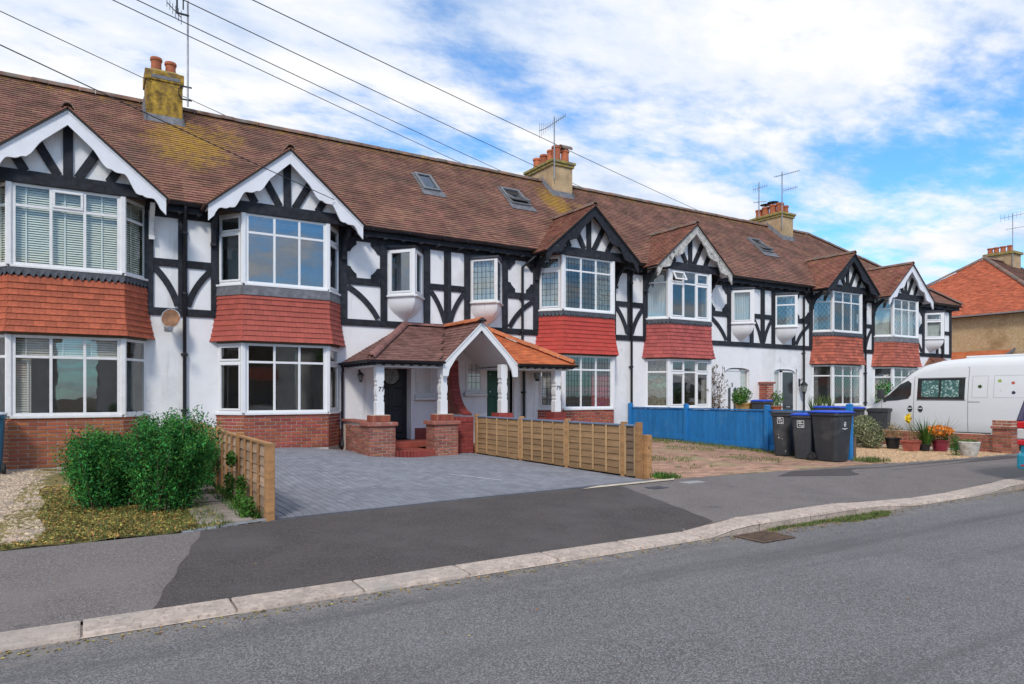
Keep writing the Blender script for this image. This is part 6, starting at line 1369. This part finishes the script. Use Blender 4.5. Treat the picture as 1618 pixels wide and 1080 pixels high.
# ------------------------------------------------------------------ potted plants
def pot(name, x, y, z, r, h, m, label, cat='plant pot', sq=None, prof=None, rim=True):
    R = thing(name, (x, y, z), label, cat)
    P = prof or [(r*.72, 0), (r*.80, h*.3), (r*.93, h*.85), (r*1.06, h*.87), (r*1.07, h*.98), (r*.97, h), (r*.9, h*.9), (0.01, h*.88)]
    m_ = MB(); m_.lathe(P, (x, y, z), 20 if not sq else 24, sq); m_.build('pot', m, R, smooth=True, bevel=0); return R
def fol(R, x, y, z, blobs, n, size, m, seed, asp=.42, name='foliage'):
    m_ = MB(); 
    for i, b_ in enumerate(blobs): leaves(m_, (x+b_[0], y+b_[1], z+b_[2]), b_[3:6], n, size, .25, asp, .6, .2, seed+i)
    return m_.build(name, m, R, stuff=True, fixn=False)
def swords(R, x, y, z, n, h, m, seed, spread=.35, wd=.014):
    rg = np.random.default_rng(seed); m_ = MB()
    for i in range(n):
        t = rg.random()*6.28; l = spread*rg.random(); hh = h*(.6+.5*rg.random()); bx_, by_ = x+math.cos(t)*.05*rg.random(), y+math.sin(t)*.05*rg.random(); a = t+1.57; q = rg.random(); pr = None
        L1, L2 = [], []
        for k in range(5):
            u = k/4; w2 = wd*(1-u)**.7+.001; px, py, pz = bx_+math.cos(t)*l*u**1.6, by_+math.sin(t)*l*u**1.6, z+hh*(u-.12*u*u*(l/spread))
            L1.append((px+math.cos(a)*w2, py+math.sin(a)*w2, pz)); L2.append((px-math.cos(a)*w2, py-math.sin(a)*w2, pz))
        m_.add(L1+L2, [(k, k+1, 6+k, 5+k) for k in range(4)], q)
    return m_.build('leaves', m, R, stuff=True, fixn=False)
R = thing('shrub', (18.5, 11.05, .06), 'bushy variegated shrub left of the potted plants by the low wall', 'shrub'); fol(R, 18.5, 11.05, .06, [(0, 0, .42, .42, .42, .42), (-.1, -.25, .3, .35, .3, .3), (.2, .2, .65, .3, .3, .25)], 2600, .055, mat('variegated leaves', (.12, .16, .06), .6, .4, 5, attr=.9, hue=.04, col2=(.35, .36, .2)), 71)
s_ = MB(); [s_.tube([(18.5+dx*.2, 11.05+dy_*.2, .0), (18.5+dx, 11.05+dy_, .6)], .012, 5, .005) for dx, dy_ in ((.1, .1), (-.2, .1), (.2, -.2), (-.1, -.25), (0, 0))]; s_.build('stems', bark, R)
R = pot('potted_plant', 18.75, 10.45, .06, .20, .30, blackpot, 'dry straggly plant in a black plastic pot', 'potted plant'); fol(R, 18.75, 10.45, .38, [(0, 0, .15, .28, .28, .22)], 420, .05, mat('dry leaves', (.28, .2, .08), .8, .4, 5, attr=.6, hue=.03), 72)
R = pot('potted_plant', 18.30, 9.72, .06, .21, .28, mat('red square pot', (.38, .10, .07), .8, .2, 5), 'red square pot with thin bare stalks', 'potted plant', sq=.85); swords(R, 18.3, 9.72, .3, 14, .85, mat('dry stalks', (.30, .22, .10), .8, .3, 5, attr=.4), 73, .22, .004)
R = pot('potted_plant', 18.62, 9.55, .06, .15, .18, blackpot, 'clump of long green sword leaves with a yellow flower', 'potted plant'); swords(R, 18.6, 9.5, .08, 85, .85, leaf_w, 74, .75, .018)
m_ = MB(); leaves(m_, (18.22, 9.75, .92), (.07, .07, .12), 70, .09, .2, .7, .4, seed=75); m_.build('flower', flower_y, R, stuff=True, fixn=False); m_ = MB(); m_.tube([(18.45, 9.6, .1), (18.22, 9.75, .85)], .007, 5); m_.build('stem', leaf_w, R)
R = pot('potted_plant', 18.95, 9.32, .06, .22, .30, maroon, 'orange flowers in a glazed maroon pot', 'potted plant'); fol(R, 18.95, 9.32, .36, [(0, 0, .10, .30, .30, .15)], 500, .05, leaf_w, 76)
m_ = MB(); leaves(m_, (18.85, 9.30, .60), (.34, .34, .14), 520, .06, .5, .8, .8, seed=77); m_.build('flowers', flower_o, R, stuff=True, fixn=False); swords(R, 18.95, 9.2, .36, 16, .7, leaf_y, 78, .7, .006)
R = pot('stone_planter', 18.05, 8.22, .05, .36, .34, whitestone, 'tapered weathered white stone planter at the pavement edge', 'planter', prof=[(.15, 0), (.19, .10), (.225, .28), (.24, .345), (.22, .36), (.20, .33), (.01, .32)]); fol(R, 18.05, 8.22, .40, [(0, 0, .0, .20, .20, .06)], 700, .04, leaf_y, 79)
R = thing('clipped_shrub', (17.92, 8.45, .05), 'small upright dark green bush left of the white stone planter', 'shrub'); fol(R, 17.92, 8.45, .05, [(0, 0, .24, .13, .13, .26)], 1400, .03, leaf_b, 80)
m_ = MB(); m_.tube([(17.92, 8.45, .0), (17.92, 8.45, .3)], .015, 6); m_.build('stem', bark, R)
# stand with planters in front of houses 4 and 5 (seen over the blue fence)
ST = thing('plant_stand', (18.6, 14.5, .2), 'plank stand carrying planters in front of the arched doors', 'plant stand'); z0 = .2
flat(ST, 'top', bark, 16.9, 20.2, 14.1, 14.6, .86, .90)
for xx in (17.0, 18.5, 20.1):
    for yy in (14.15, 14.55): flat(ST, 'leg', bark, xx-.03, xx+.03, yy-.03, yy+.03, .1, .859)
R = pot('potted_plant', 17.45, 14.35, .902, .26, .38, ochre, 'leafy green shrub in a square ochre tub', 'potted plant', sq=.85); fol(R, 17.3, 14.35, 1.3, [(0, 0, .22, .30, .30, .26), (-.12, 0, .08, .22, .26, .18)], 560, .075, leaf_w, 81)
R = pot('potted_plant', 18.9, 14.3, .902, .18, .26, pot_m, 'orange clay pot with leggy green plant left of the dark door', 'potted plant'); fol(R, 18.9, 14.3, 1.15, [(0, 0, .22, .22, .22, .3)], 420, .07, leaf_w, 82)
R = thing('planter_trough', (20.0, 13.6, .1), 'long terracotta trough full of spiky yellow green plants', 'planter'); m_ = MB(); m_.loft([[(19.45, 13.35, .68), (20.75, 13.35, .68), (20.75, 13.65, .68), (19.45, 13.65, .68)], [(19.4, 13.3, .95), (20.8, 13.3, .95), (20.8, 13.7, .95), (19.4, 13.7, .95)]]); m_.build('trough', pot_m, R, bevel=.01)
m_ = MB(); m_.box(19.5, 20.7, 13.36, 13.64, .05, .679); m_.build('brick_base', mortar_d, R)
for i, xx in enumerate((19.6, 19.9, 20.2, 20.55)): swords(R, xx, 13.5, .93, 34, .62, leaf_y if i % 2 else leaf_w, 83+i, .38, .012)
# bare climbing rose on house 4
CR = thing('climbing_rose', (17.72, 15.85, .2), 'nearly bare brown climbing rose on the white wall left of the white door', 'climber'); rg = np.random.default_rng(5); m_ = MB(); lv = MB()
for i in range(26):
    x, y, z = 17.55+rg.normal()*.07, 15.75+rg.random()*.2, .2; pts = [(x, y, z)]; t = rg.normal()*.10
    n_ = int(6+rg.integers(9))
    for k in range(n_): x += t*.22+rg.normal()*.07; y = min(16.05, max(15.6, y+rg.normal()*.04)); z += .13+.07*rg.random(); x = min(17.95, max(17.2, x)); pts.append((x, y, z))
    m_.tube(pts, .015, 5, .005)
    for p in pts[3:]:
        if rg.random() < .8: q = Vector(p)+Vector((rg.normal()*.13, -.05-.05*rg.random(), .10+rg.random()*.1)); m_.tube([p, q], .006, 4, .003); leaves(lv, q, (.05, .05, .06), 7, .05, .2, .6, .3, seed=int(rg.integers(9999)))
m_.build('stems', bark, CR); lv.build('foliage', mat('browned leaves', (.14, .09, .04), .8, .4, 5, attr=.6, hue=.04), CR, stuff=True, fixn=False)
# climber between houses 5 and 6 with a hanging basket
CR = thing('climbing_shrub', (27.6, 15.6, .1), 'dark thin climber against the wall behind the nose of the van', 'climber'); fol(CR, 27.2, 15.5, .3, [(0, 0, 1.1, .7, .2, .9), (.2, 0, .3, .8, .2, .4)], 520, .11, leaf_b, 91); m_ = MB(); [m_.tube([(27.2+dx*.3, 15.5, .0), (27.2+dx, 15.5, 1.9)], .014, 5, .004) for dx in (-.5, -.2, .1, .4, .6)]; m_.build('stems', bark, CR)
m_ = MB(); m_.add([(21.2, 13.6, .9), (22.6, 13.6, 1.0), (22.9, 12.6, 1.25), (21.3, 12.9, 1.2)], [(0, 1, 2, 3)]); 
# ------------------------------------------------------------------ white campervan
VX, VY, VZ = 21.97, 13.28, .03
VAN = thing('white_van', (VX, VY-2.7, VZ), 'white high-roof camper van parked nose towards the houses with patterned curtains and small flower stickers', 'van')
def lerpl(tab, s):
    for (a, p), (b_, q) in zip(tab, tab[1:]):
        if s <= b_: t = (s-a)/(b_-a); return p+(q-p)*max(0, t)
    return tab[-1][1]
vtop = [(0, .82), (.06, .93), (.25, 1.04), (.75, 1.17), (1.08, 1.28), (1.63, 1.80), (2.08, 2.20), (2.43, 2.38), (2.93, 2.50), (3.63, 2.55), (5.58, 2.55), (5.78, 2.42), (5.83, 2.3)]
vbot = [(0, .42), (.1, .34), (.4, .30), (5.6, .36), (5.83, .45)]
vw = [(0, .62), (.06, .76), (.2, .88), (.5, .96), (.9, 1.0), (5.5, 1.0), (5.75, .97), (5.83, .95)]
BELT = 1.28
def vhw(s, z):
    w_ = lerpl(vw, s); zt_ = lerpl(vtop, s)
    if z < .6: w_ -= .03*(1-(z-.3)/.3)
    if z > BELT: w_ -= .17*((z-BELT)/1.27)**1.4
    if z > zt_-.16: w_ -= .16*((z-zt_+.16)/.16)**2
    return max(.05, w_)
rings = []
for s in (0, .03, .06, .12, .2, .3, .42, .55, .75, .9, 1.08, 1.25, 1.45, 1.63, 1.85, 2.08, 2.25, 2.43, 2.68, 2.93, 3.3, 3.63, 4.1, 4.7, 5.3, 5.58, 5.7, 5.78, 5.83):
    zt_, zb2 = lerpl(vtop, s), lerpl(vbot, s); zs = [zb2]+[zb2+(zt_-zb2)*q for q in (.08, .2, .32, .42, .5, .6, .7, .8, .88, .94, .98, 1.0)]
    L_ = [(-vhw(s, z)+ (0.04 if i == 0 else 0), z) for i, z in enumerate(zs)]; ring = L_+[(-L_[-1][0]*-.5*-1 if False else L_[-1][0]*.5, zt_+.015)]+[(0, zt_+.02)]
    full = ring+[(-x_, z) for x_, z in reversed(ring[:-1])]
    rings.append([(VX+x_, VY-s, VZ+z) for x_, z in full])
m_ = MB(); m_.loft(rings); body = m_.build('body', vanp, VAN, smooth=True)
body.data.set_sharp_from_angle(angle=math.radians(60))
def patch(name, pts, m, off=.004, parent=None, n=6, mirror=False):
    """polygon of (s, z) on the left flank, subdivided by its bounding strips between lower and upper outlines: pts=(lower, upper) polylines of equal length"""
    lo, up = pts; m_ = MB(); vs = []; sg = 1 if mirror else -1
    for (a, b_) in zip(lo, up):
        for k in range(n+1): t = k/n; s, z = .33+a[0]+(b_[0]-a[0])*t, a[1]+(b_[1]-a[1])*t; vs.append((VX+sg*(vhw(s, z)+off), VY-s, VZ+z))
    m_.add(vs, [(i*(n+1)+k, (i+1)*(n+1)+k, (i+1)*(n+1)+k+1, i*(n+1)+k+1) for i in range(len(lo)-1) for k in range(n)]); return m_.build(name, m, parent or VAN, smooth=True)
vcur = mat('teal spotted curtain', (.06, .15, .14), .9, .2, 8, speck=((.45, .60, .55), 26, .70))
for mir in (False, True):
    patch('side_window', ([(.98, 1.32), (1.1, 1.31), (1.4, 1.33), (1.72, 1.38), (1.80, 1.50)], [(1.0, 1.36), (1.2, 1.56), (1.45, 1.86), (1.70, 1.93), (1.80, 1.84)]), g_car if False else mat('dark van glass', (.03, .035, .035), .08, .3, 2, spec=.8) if 'dark van glass' not in MATS else MATS['dark van glass'], mirror=mir)
    patch('sliding_window', ([(1.98, 1.36), (2.6, 1.36), (3.28, 1.36)], [(1.98, 1.98), (2.6, 1.98), (3.28, 1.98)]), MATS['dark van glass'], mirror=mir)
    for (a, b_) in ((2.10, 2.58), (2.64, 3.12)): patch('curtain_pane', ([(a, 1.44), (b_, 1.44)], [(a, 1.92), (b_, 1.92)]), vcur, .007, mirror=mir)
    for ln in (([(1.88, .45), (1.892, .45)], [(1.88, 2.05), (1.892, 2.05)]), ([(3.36, .45), (3.372, .45)], [(3.36, 2.28), (3.372, 2.28)]), ([(.85, .6), (.862, .6)], [(.92, 1.28), (.932, 1.28)]), ([(1.94, 2.27), (3.36, 2.27)], [(1.94, 2.28), (3.36, 2.28)]), ([(3.36, 1.29), (5.4, 1.29)], [(3.36, 1.31), (5.4, 1.31)]), ([(1.5, 2.12), (5.4, 2.34)], [(1.5, 2.126), (5.4, 2.346)])): patch('panel_gap', ln, seam, .003, n=1 if ln[0][1][0]-ln[0][0][0] > .3 else 8, mirror=mir)
    for (a, b_) in ((3.46, 3.86), (4.0, 5.2)):
        for ln in (([(a, 1.42), (b_, 1.42)], [(a, 1.43), (b_, 1.43)]), ([(a, 2.02), (b_, 2.02)], [(a, 2.03), (b_, 2.03)]), ([(a, 1.42), (a+.012, 1.42)], [(a, 2.03), (a+.012, 2.03)]), ([(b_-.012, 1.42), (b_, 1.42)], [(b_-.012, 2.03), (b_, 2.03)])): patch('panel_groove', ln, mat('soft groove', (.5, .5, .52), .5, .05) if 'soft groove' not in MATS else MATS['soft groove'], .003, mirror=mir)
    patch('pillar_trim', ([(.74, 1.24), (.98, 1.27), (1.06, 1.28)], [(.76, 1.26), (.99, 1.42), (1.12, 1.50)]), vtrim, .005, mirror=mir)
    for ln in (([(1.96, 1.335), (3.30, 1.335)], [(1.96, 1.355), (3.30, 1.355)]), ([(1.96, 1.985), (3.30, 1.985)], [(1.96, 2.0), (3.30, 2.0)]), ([(.5, .93), (5.4, .98)], [(.5, .936), (5.4, .986)])): patch('rubber_seal', ln, MATS['panel gap'], .004, n=1, mirror=mir)
    patch('sill_trim', ([(.75, .36), (5.2, .38)], [(.75, .44), (5.2, .46)]), vtrim, .006, n=2, mirror=mir)
def disc(s, z, r, m, name='sticker'):
    s += .33
    m_ = MB(); x = VX-(vhw(s, z)+.006); m_.add([(x, VY-s+r*math.cos(t*math.pi/5)*(1 if t % 2 else .7), VZ+z+r*math.sin(t*math.pi/5)*(1 if t % 2 else .7)) for t in range(10)], [tuple(range(10))]); return m_.build(name, m, VAN, fixn=False)
for s, z, r, m in ((3.66, 1.73, .06, leaf_w), (4.14, 1.88, .055, mat('lime sticker', (.35, .5, .08), .5, .05)), (4.46, 1.82, .05, mat('coral sticker', (.6, .12, .08), .5, .05)), (4.18, 1.62, .035, stick_w), (4.48, 1.56, .055, purp)): disc(s, z, r, m)
for s in (2.11, 2.41):
    m_ = MB(); x = VX-vhw(s, 1.08); m_.lathe([(.01, -.004), (.085, 0), (.09, .008)], (0, 0, 0), 16); m_.v = [(x-.004+p[2]*-.3, VY-s+p[0]*.8, VZ+1.08+p[1]*1.1) for p in m_.v]; m_.build('door_handle_recess', vtrim, VAN); m_ = MB(); m_.box(x-.03, x-.008, VY-s-.05, VY-s+.05, VZ+1.08, VZ+1.11); m_.build('door_handle', vanp, VAN, bevel=.006)
m_ = MB(); m_.box(VX-1.20, VX-1.02, VY-1.35, VY-1.21, VZ+1.38, VZ+1.66); m_.tube([(VX-.97, VY-1.28, VZ+1.40), (VX-1.08, VY-1.28, VZ+1.44)], .03, 6); m_.build('wing_mirror', vtrim, VAN, bevel=.03)
ws = MB(); vs = []
for s in (1.15, 1.33, 1.53, 1.73, 1.93, 2.05):
    for k in range(9): x_ = -.82+1.64*k/8; vs.append((VX+x_*(1-.12*(s-1.13)), VY-s-.0, VZ+lerpl(vtop, s)+.024))
ws.add(vs, [(i*9+k, (i+1)*9+k, (i+1)*9+k+1, i*9+k+1) for i in range(5) for k in range(8)]); ws.build('windscreen', canvas, VAN, smooth=True, fixn=False)
m_ = MB(); m_.loft([[(VX-.9, VY-.93, VZ+1.20), (VX+.9, VY-.93, VZ+1.20), (VX+.9, VY-.97, VZ+1.23), (VX-.9, VY-.97, VZ+1.23)], [(VX-.85, VY-1.05, VZ+1.28), (VX+.85, VY-1.05, VZ+1.28), (VX+.85, VY-1.09, VZ+1.30), (VX-.85, VY-1.09, VZ+1.30)]]); m_.build('wiper_cowl', vtrim, VAN)
m_ = MB(); m_.box(VX-.45, VX+.45, VY-5.3, VY-3.4, VZ+2.56, VZ+2.62); m_.build('roof_vent', vanp, VAN, bevel=.02)
m_ = MB(); m_.box(VX-.97, VX+.97, VY-.14, VY+.03, VZ+.38, VZ+.62); m_.build('bumper', vtrim, VAN, bevel=.04)
for s in (1.0, 4.68):
    for sg in (-1, 1):
        m_ = MB(); m_.tube([(VX+sg*.78, VY-s, VZ+.33), (VX+sg*1.005, VY-s, VZ+.33)], .33, 26); t_ = m_.build('wheel', rubber, VAN, bevel=.03)
        m_ = MB(); m_.tube([(VX+sg*.99, VY-s, VZ+.33), (VX+sg*1.015, VY-s, VZ+.33)], .19, 18); m_.build('rim', silver, t_, bevel=.01)
        m_ = MB(); m_.tube([(VX+sg*(1.0), VY-s+.40*math.cos(math.pi*k/12), VZ+.34+.42*math.sin(math.pi*k/12)) for k in range(13)], .016, 6); m_.build('wheel_arch', vanp, VAN, smooth=True)
for sg in (-1, 1): m_ = MB(); m_.box(VX+sg*.70-.12, VX+sg*.70+.12, VY-.16, VY-.02, VZ+.74, VZ+.92); m_.build('headlight', clearl, VAN, bevel=.03)
# grey insulated screen cover lying from the nose
# ------------------------------------------------------------------ teal car at the right edge
CX0, CY1 = 13.16, 5.28; CW = 1.74
CAR = thing('parked_car', (CX0+2.1, CY1-CW/2, 0), 'teal blue car parked at the kerb, only its rear corner and red lamp in view', 'car')
ctop = [(0, .60), (.03, 1.02), (.10, 1.15), (.25, 1.66), (.40, 1.76), (.8, 1.80), (2.2, 1.78), (2.9, 1.38), (3.2, 1.08), (3.9, .98), (4.15, .80), (4.2, .62)]
rings = []
for s in (0, .03, .08, .14, .2, .28, .4, .6, .9, 1.5, 2.2, 2.5, 2.9, 3.2, 3.6, 3.9, 4.05, 4.15, 4.2):
    zt_ = lerpl(ctop, s); zb2 = .26 if .1 < s < 4.1 else .32; hw_ = CW/2*(1 if .25 < s < 3.8 else (.93 if s < .1 else .96)) - (.10 if s in (0, 4.2) else 0); L_ = []
    for q in (0, .08, .25, .45, .6, .8, .92, 1): z = zb2+(zt_-zb2)*q; k = hw_-(.0 if z < 1.0 else .14*((z-1)/.8)**1.2)-(.05 if q == 0 else 0)-(.12 if q == 1 else 0.03 if q == .92 else 0); L_.append((-k, z))
    full = L_+[(0, zt_+.015)]+[(-x_, z) for x_, z in reversed(L_)]
    rings.append([(CX0+s, CY1-CW/2+x_, z) for x_, z in full])
m_ = MB(); m_.loft(rings); cb_ = m_.build('body', tealp, CAR, smooth=True)
for sg in (1, -1):
    y_ = CY1-CW/2+sg*(CW/2-.10)
    for (z0, z1, m) in ((.98, 1.10, redl), (.80, .975, clearl), (.70, .795, redl)): m_ = MB(); m_.box(CX0-.012, CX0+.16, y_-.085, y_+.085, z0, z1); m_.build('tail_lamp', m, CAR, bevel=.02)
    m_ = MB(); m_.tube([(CX0+.04, y_+sg*.055, 1.10), (CX0+.12, y_+sg*.03, 1.28), (CX0+.26, y_-sg*.02, 1.60), (CX0+.42, y_-sg*.05, 1.74)], .05, 8); m_.build('rear_pillar', purp, CAR, smooth=True)
m_ = MB(); m_.hexa([(CX0+.06, CY1-CW+.25, 1.12), (CX0+.06, CY1-.25, 1.12), (CX0+.14, CY1-.25, 1.12), (CX0+.14, CY1-CW+.25, 1.12), (CX0+.245, CY1-CW+.30, 1.62), (CX0+.245, CY1-.30, 1.62), (CX0+.33, CY1-.30, 1.62), (CX0+.33, CY1-CW+.30, 1.62)]); m_.build('rear_window', MATS['dark van glass'], CAR)
m_ = MB(); m_.box(CX0-.06, CX0+.18, CY1-CW+.02, CY1-.02, .30, .58); bp_ = m_.build('bumper', tealp, CAR, bevel=.05); m_ = MB(); m_.box(CX0-.065, CX0+.1, CY1-CW+.1, CY1-.1, .36, .385); m_.build('reflector_strip', redl, bp_)
for s in (.75, 3.4):
    for sg in (-1, 1):
        yc = CY1-CW/2+sg*(CW/2-.11); m_ = MB(); m_.tube([(CX0+s, yc-.10, .30), (CX0+s, yc+.10, .30)], .30, 24); t_ = m_.build('wheel', rubber, CAR, bevel=.02); m_ = MB(); m_.tube([(CX0+s, yc+sg*.09, .30), (CX0+s, yc+sg*.112, .30)], .19, 16); m_.build('rim', silver, t_)
# ------------------------------------------------------------------ neighbouring house with orange roof
NH = thing('hipped_house', (43, 19, 0), 'pebble-dashed tan house with bright orange hipped roof at the right', 'house')
nx0, nx1, ny0, ny1, ez = 38.6, 50, 14.0, 23.6, 5.58; ap = (43.3, 18.9, 9.25)
m_ = MB(); m_.box(nx0, nx1, ny0, ny1, 0, ez-.06); m_.build('wall', pebd, NH)
rf = MB(); o_ = .35; E_ = [(nx0-o_, ny0-o_, ez), (nx1+o_, ny0-o_, ez), (nx1+o_, ny1+o_, ez), (nx0-o_, ny1+o_, ez)]; A1, A2 = (ap[0], ap[1], ap[2]), (47, ap[1], ap[2])
rf.add([*E_, A1, A2], [(0, 4, 3), (0, 1, 5, 4), (1, 2, 5), (3, 4, 5, 2), (0, 3, 2, 1)]); rfo = rf.build('roof', underl, NH)
run = A1[0]-E_[0][0]; rise = A1[2]-ez; l8 = math.hypot(run, rise); wE = E_[3][1]-E_[0][1]
def kl(y, s): t = s/l8; lo = (A1[1]-E_[0][1])*t; hi = wE-(E_[3][1]-A1[1])*t; return lo < y < hi
tiles((E_[0][0], E_[0][1], ez+.01), (0, 1, 0), (run/l8, 0, rise/l8), (-rise/l8, 0, run/l8), wE, l8, kl, gauge=.1, jit=.009).build('roof_tiles', nbr_t, rfo, stuff=True, fixn=False)
run2 = A1[1]-E_[0][1]; l9 = math.hypot(run2, rise); LL = E_[1][0]-E_[0][0]
tiles((E_[0][0], E_[0][1], ez+.01), (1, 0, 0), (0, run2/l9, rise/l9), (0, -rise/l9, run2/l9), LL, l9, lambda x, s: x > run*(s/l9) and x < LL-(E_[1][0]-47)*(s/l9), jit=.006).build('roof_tiles', rooft, rfo, stuff=True, fixn=False)
ridge_run(NH, (E_[0][0], E_[0][1], ez+.06), (A1[0], A1[1], A1[2]+.03), ridgem, name='hip_tile', step=.36); ridge_run(NH, (E_[3][0], E_[3][1], ez+.06), (A1[0], A1[1], A1[2]+.03), ridgem, name='hip_tile', step=.36); ridge_run(NH, (A1[0], A1[1], A1[2]+.02), (47, A1[1], A1[2]+.02), ridgem, step=.36)
m_ = MB(); halfround(m_, (E_[0][0]-.05, E_[0][1], ez), (E_[3][0]-.05, E_[3][1], ez), .07, up=(0, 0, -1)); m_.build('gutter', mat('pale gutter', (.45, .45, .46), .5, .1), NH, smooth=True)
m_ = MB(); m_.box(45.4, 46.5, 18.4, 19.8, 8.3, 9.72); nc = m_.build('chimney', chim2, NH); m_ = MB(); m_.box(45.3, 46.6, 18.3, 19.9, 9.721, 9.86); m_.build('corbel_band', lichen, nc)
for yy in (18.6, 18.95, 19.3, 19.62): m_ = MB(); m_.lathe([(.13, 0), (.14, .05), (.12, .25), (.16, .30), (.16, .36), (.12, .36)], (45.62, yy, 9.86), 14); m_.build('chimney_pot', pot_m, nc, smooth=True)
m_ = MB(); m_.add([(36.9, 15.6, 3.15), (38.55, 15.6, 3.75), (38.55, 18.9, 3.75), (36.9, 18.9, 3.15)], [(0, 1, 2, 3)]); lr = m_.build('lean_to_roof', orange_t, NH, fixn=False); m_ = MB(); m_.box(37.0, 38.55, 15.7, 18.8, 0, 3.14); m_.build('lean_to', render_w2, NH); m_ = MB(); m_.strip([(36.85, 15.55, 3.2), (38.6, 15.55, 3.84)], [(36.85, 15.55, 3.08), (38.6, 15.55, 3.70)], (0, -.05, 0)); m_.build('verge_board', lead, NH)
aerial((46.0, 18.2, 9.6), 'aerial on the orange roofed house beside its chimney', [(45.35, 18.35, 8.9), (45.35, 18.35, 12.0)], [((45.2, 18.9, 11.8), (45.5, 17.6, 11.9), 8, .2, True), ((45.2, 18.6, 11.1), (45.5, 17.8, 11.15), 5, .2, False)])
# ------------------------------------------------------------------ houses across the road (seen as reflections in the bay windows)
for i, (xc, lab) in enumerate(((-7.5, 'pale rendered house across the road, reflected in the left bays'), (6.0, 'white gabled house across the road, reflected in the middle bays'), (19.5, 'pale house across the road, reflected towards the right'))):
    O = thing('opposite_house', (xc, -17, 0), lab, 'house'); m_ = MB(); m_.box(xc-5.6, xc+5.6, -24, -15, 0, 5.2); m_.build('wall', render_w2, O)
    m_ = MB(); m_.prism([(xc-6, -14.6, 5.15), (xc-6, -24.4, 5.15), (xc-6, -19.5, 9.0)], (12, 0, 0)); m_.build('roof', roofg, O)
    for dx in (-3.2, 3.2):
        for z in (.9, 3.3): m_ = MB(); m_.box(xc+dx-1.1, xc+dx+1.1, -15.0, -14.85, z, z+1.5); m_.build('window', MATS['dark van glass'], O)
        m_ = MB(); m_.box(xc+dx-1.3, xc+dx+1.3, -14.99, -14.9, 2.45, 3.25); m_.build('hung_tile_panel', skirt[2], O)
def tree(x, y, h, r, seed, label):
    T_ = thing('tree', (x, y, 0), label, 'tree'); m_ = MB(); m_.tube([(x, y, -.1), (x+.1, y, h*.3), (x, y+.1, h*.6)], .22, 10, .10); rg = np.random.default_rng(seed)
    for k in range(8): t = rg.random()*6.28; m_.tube([(x, y, h*(.3+.3*rg.random())), (x+math.cos(t)*r*.6, y+math.sin(t)*r*.6, h*(.6+.3*rg.random()))], .07, 6, .02)
    m_.build('trunk', bark, T_, smooth=True); m_ = MB()
    for k in range(9): leaves(m_, (x+rg.normal()*r*.45, y+rg.normal()*r*.45, h*.65+rg.normal()*h*.13), (r*.55, r*.55, r*.45), 1500, .22, .3, .6, .3, .3, seed+k)
    m_.build('crown', leaf_b, T_, stuff=True, fixn=False)
tree(15.5, -11.5, 7.5, 2.4, 5, 'leafy green tree across the road, reflected in the upper bay window'); tree(-13.5, -10, 6.5, 2.2, 9, 'green tree across the road by the pale house, reflected at the left')
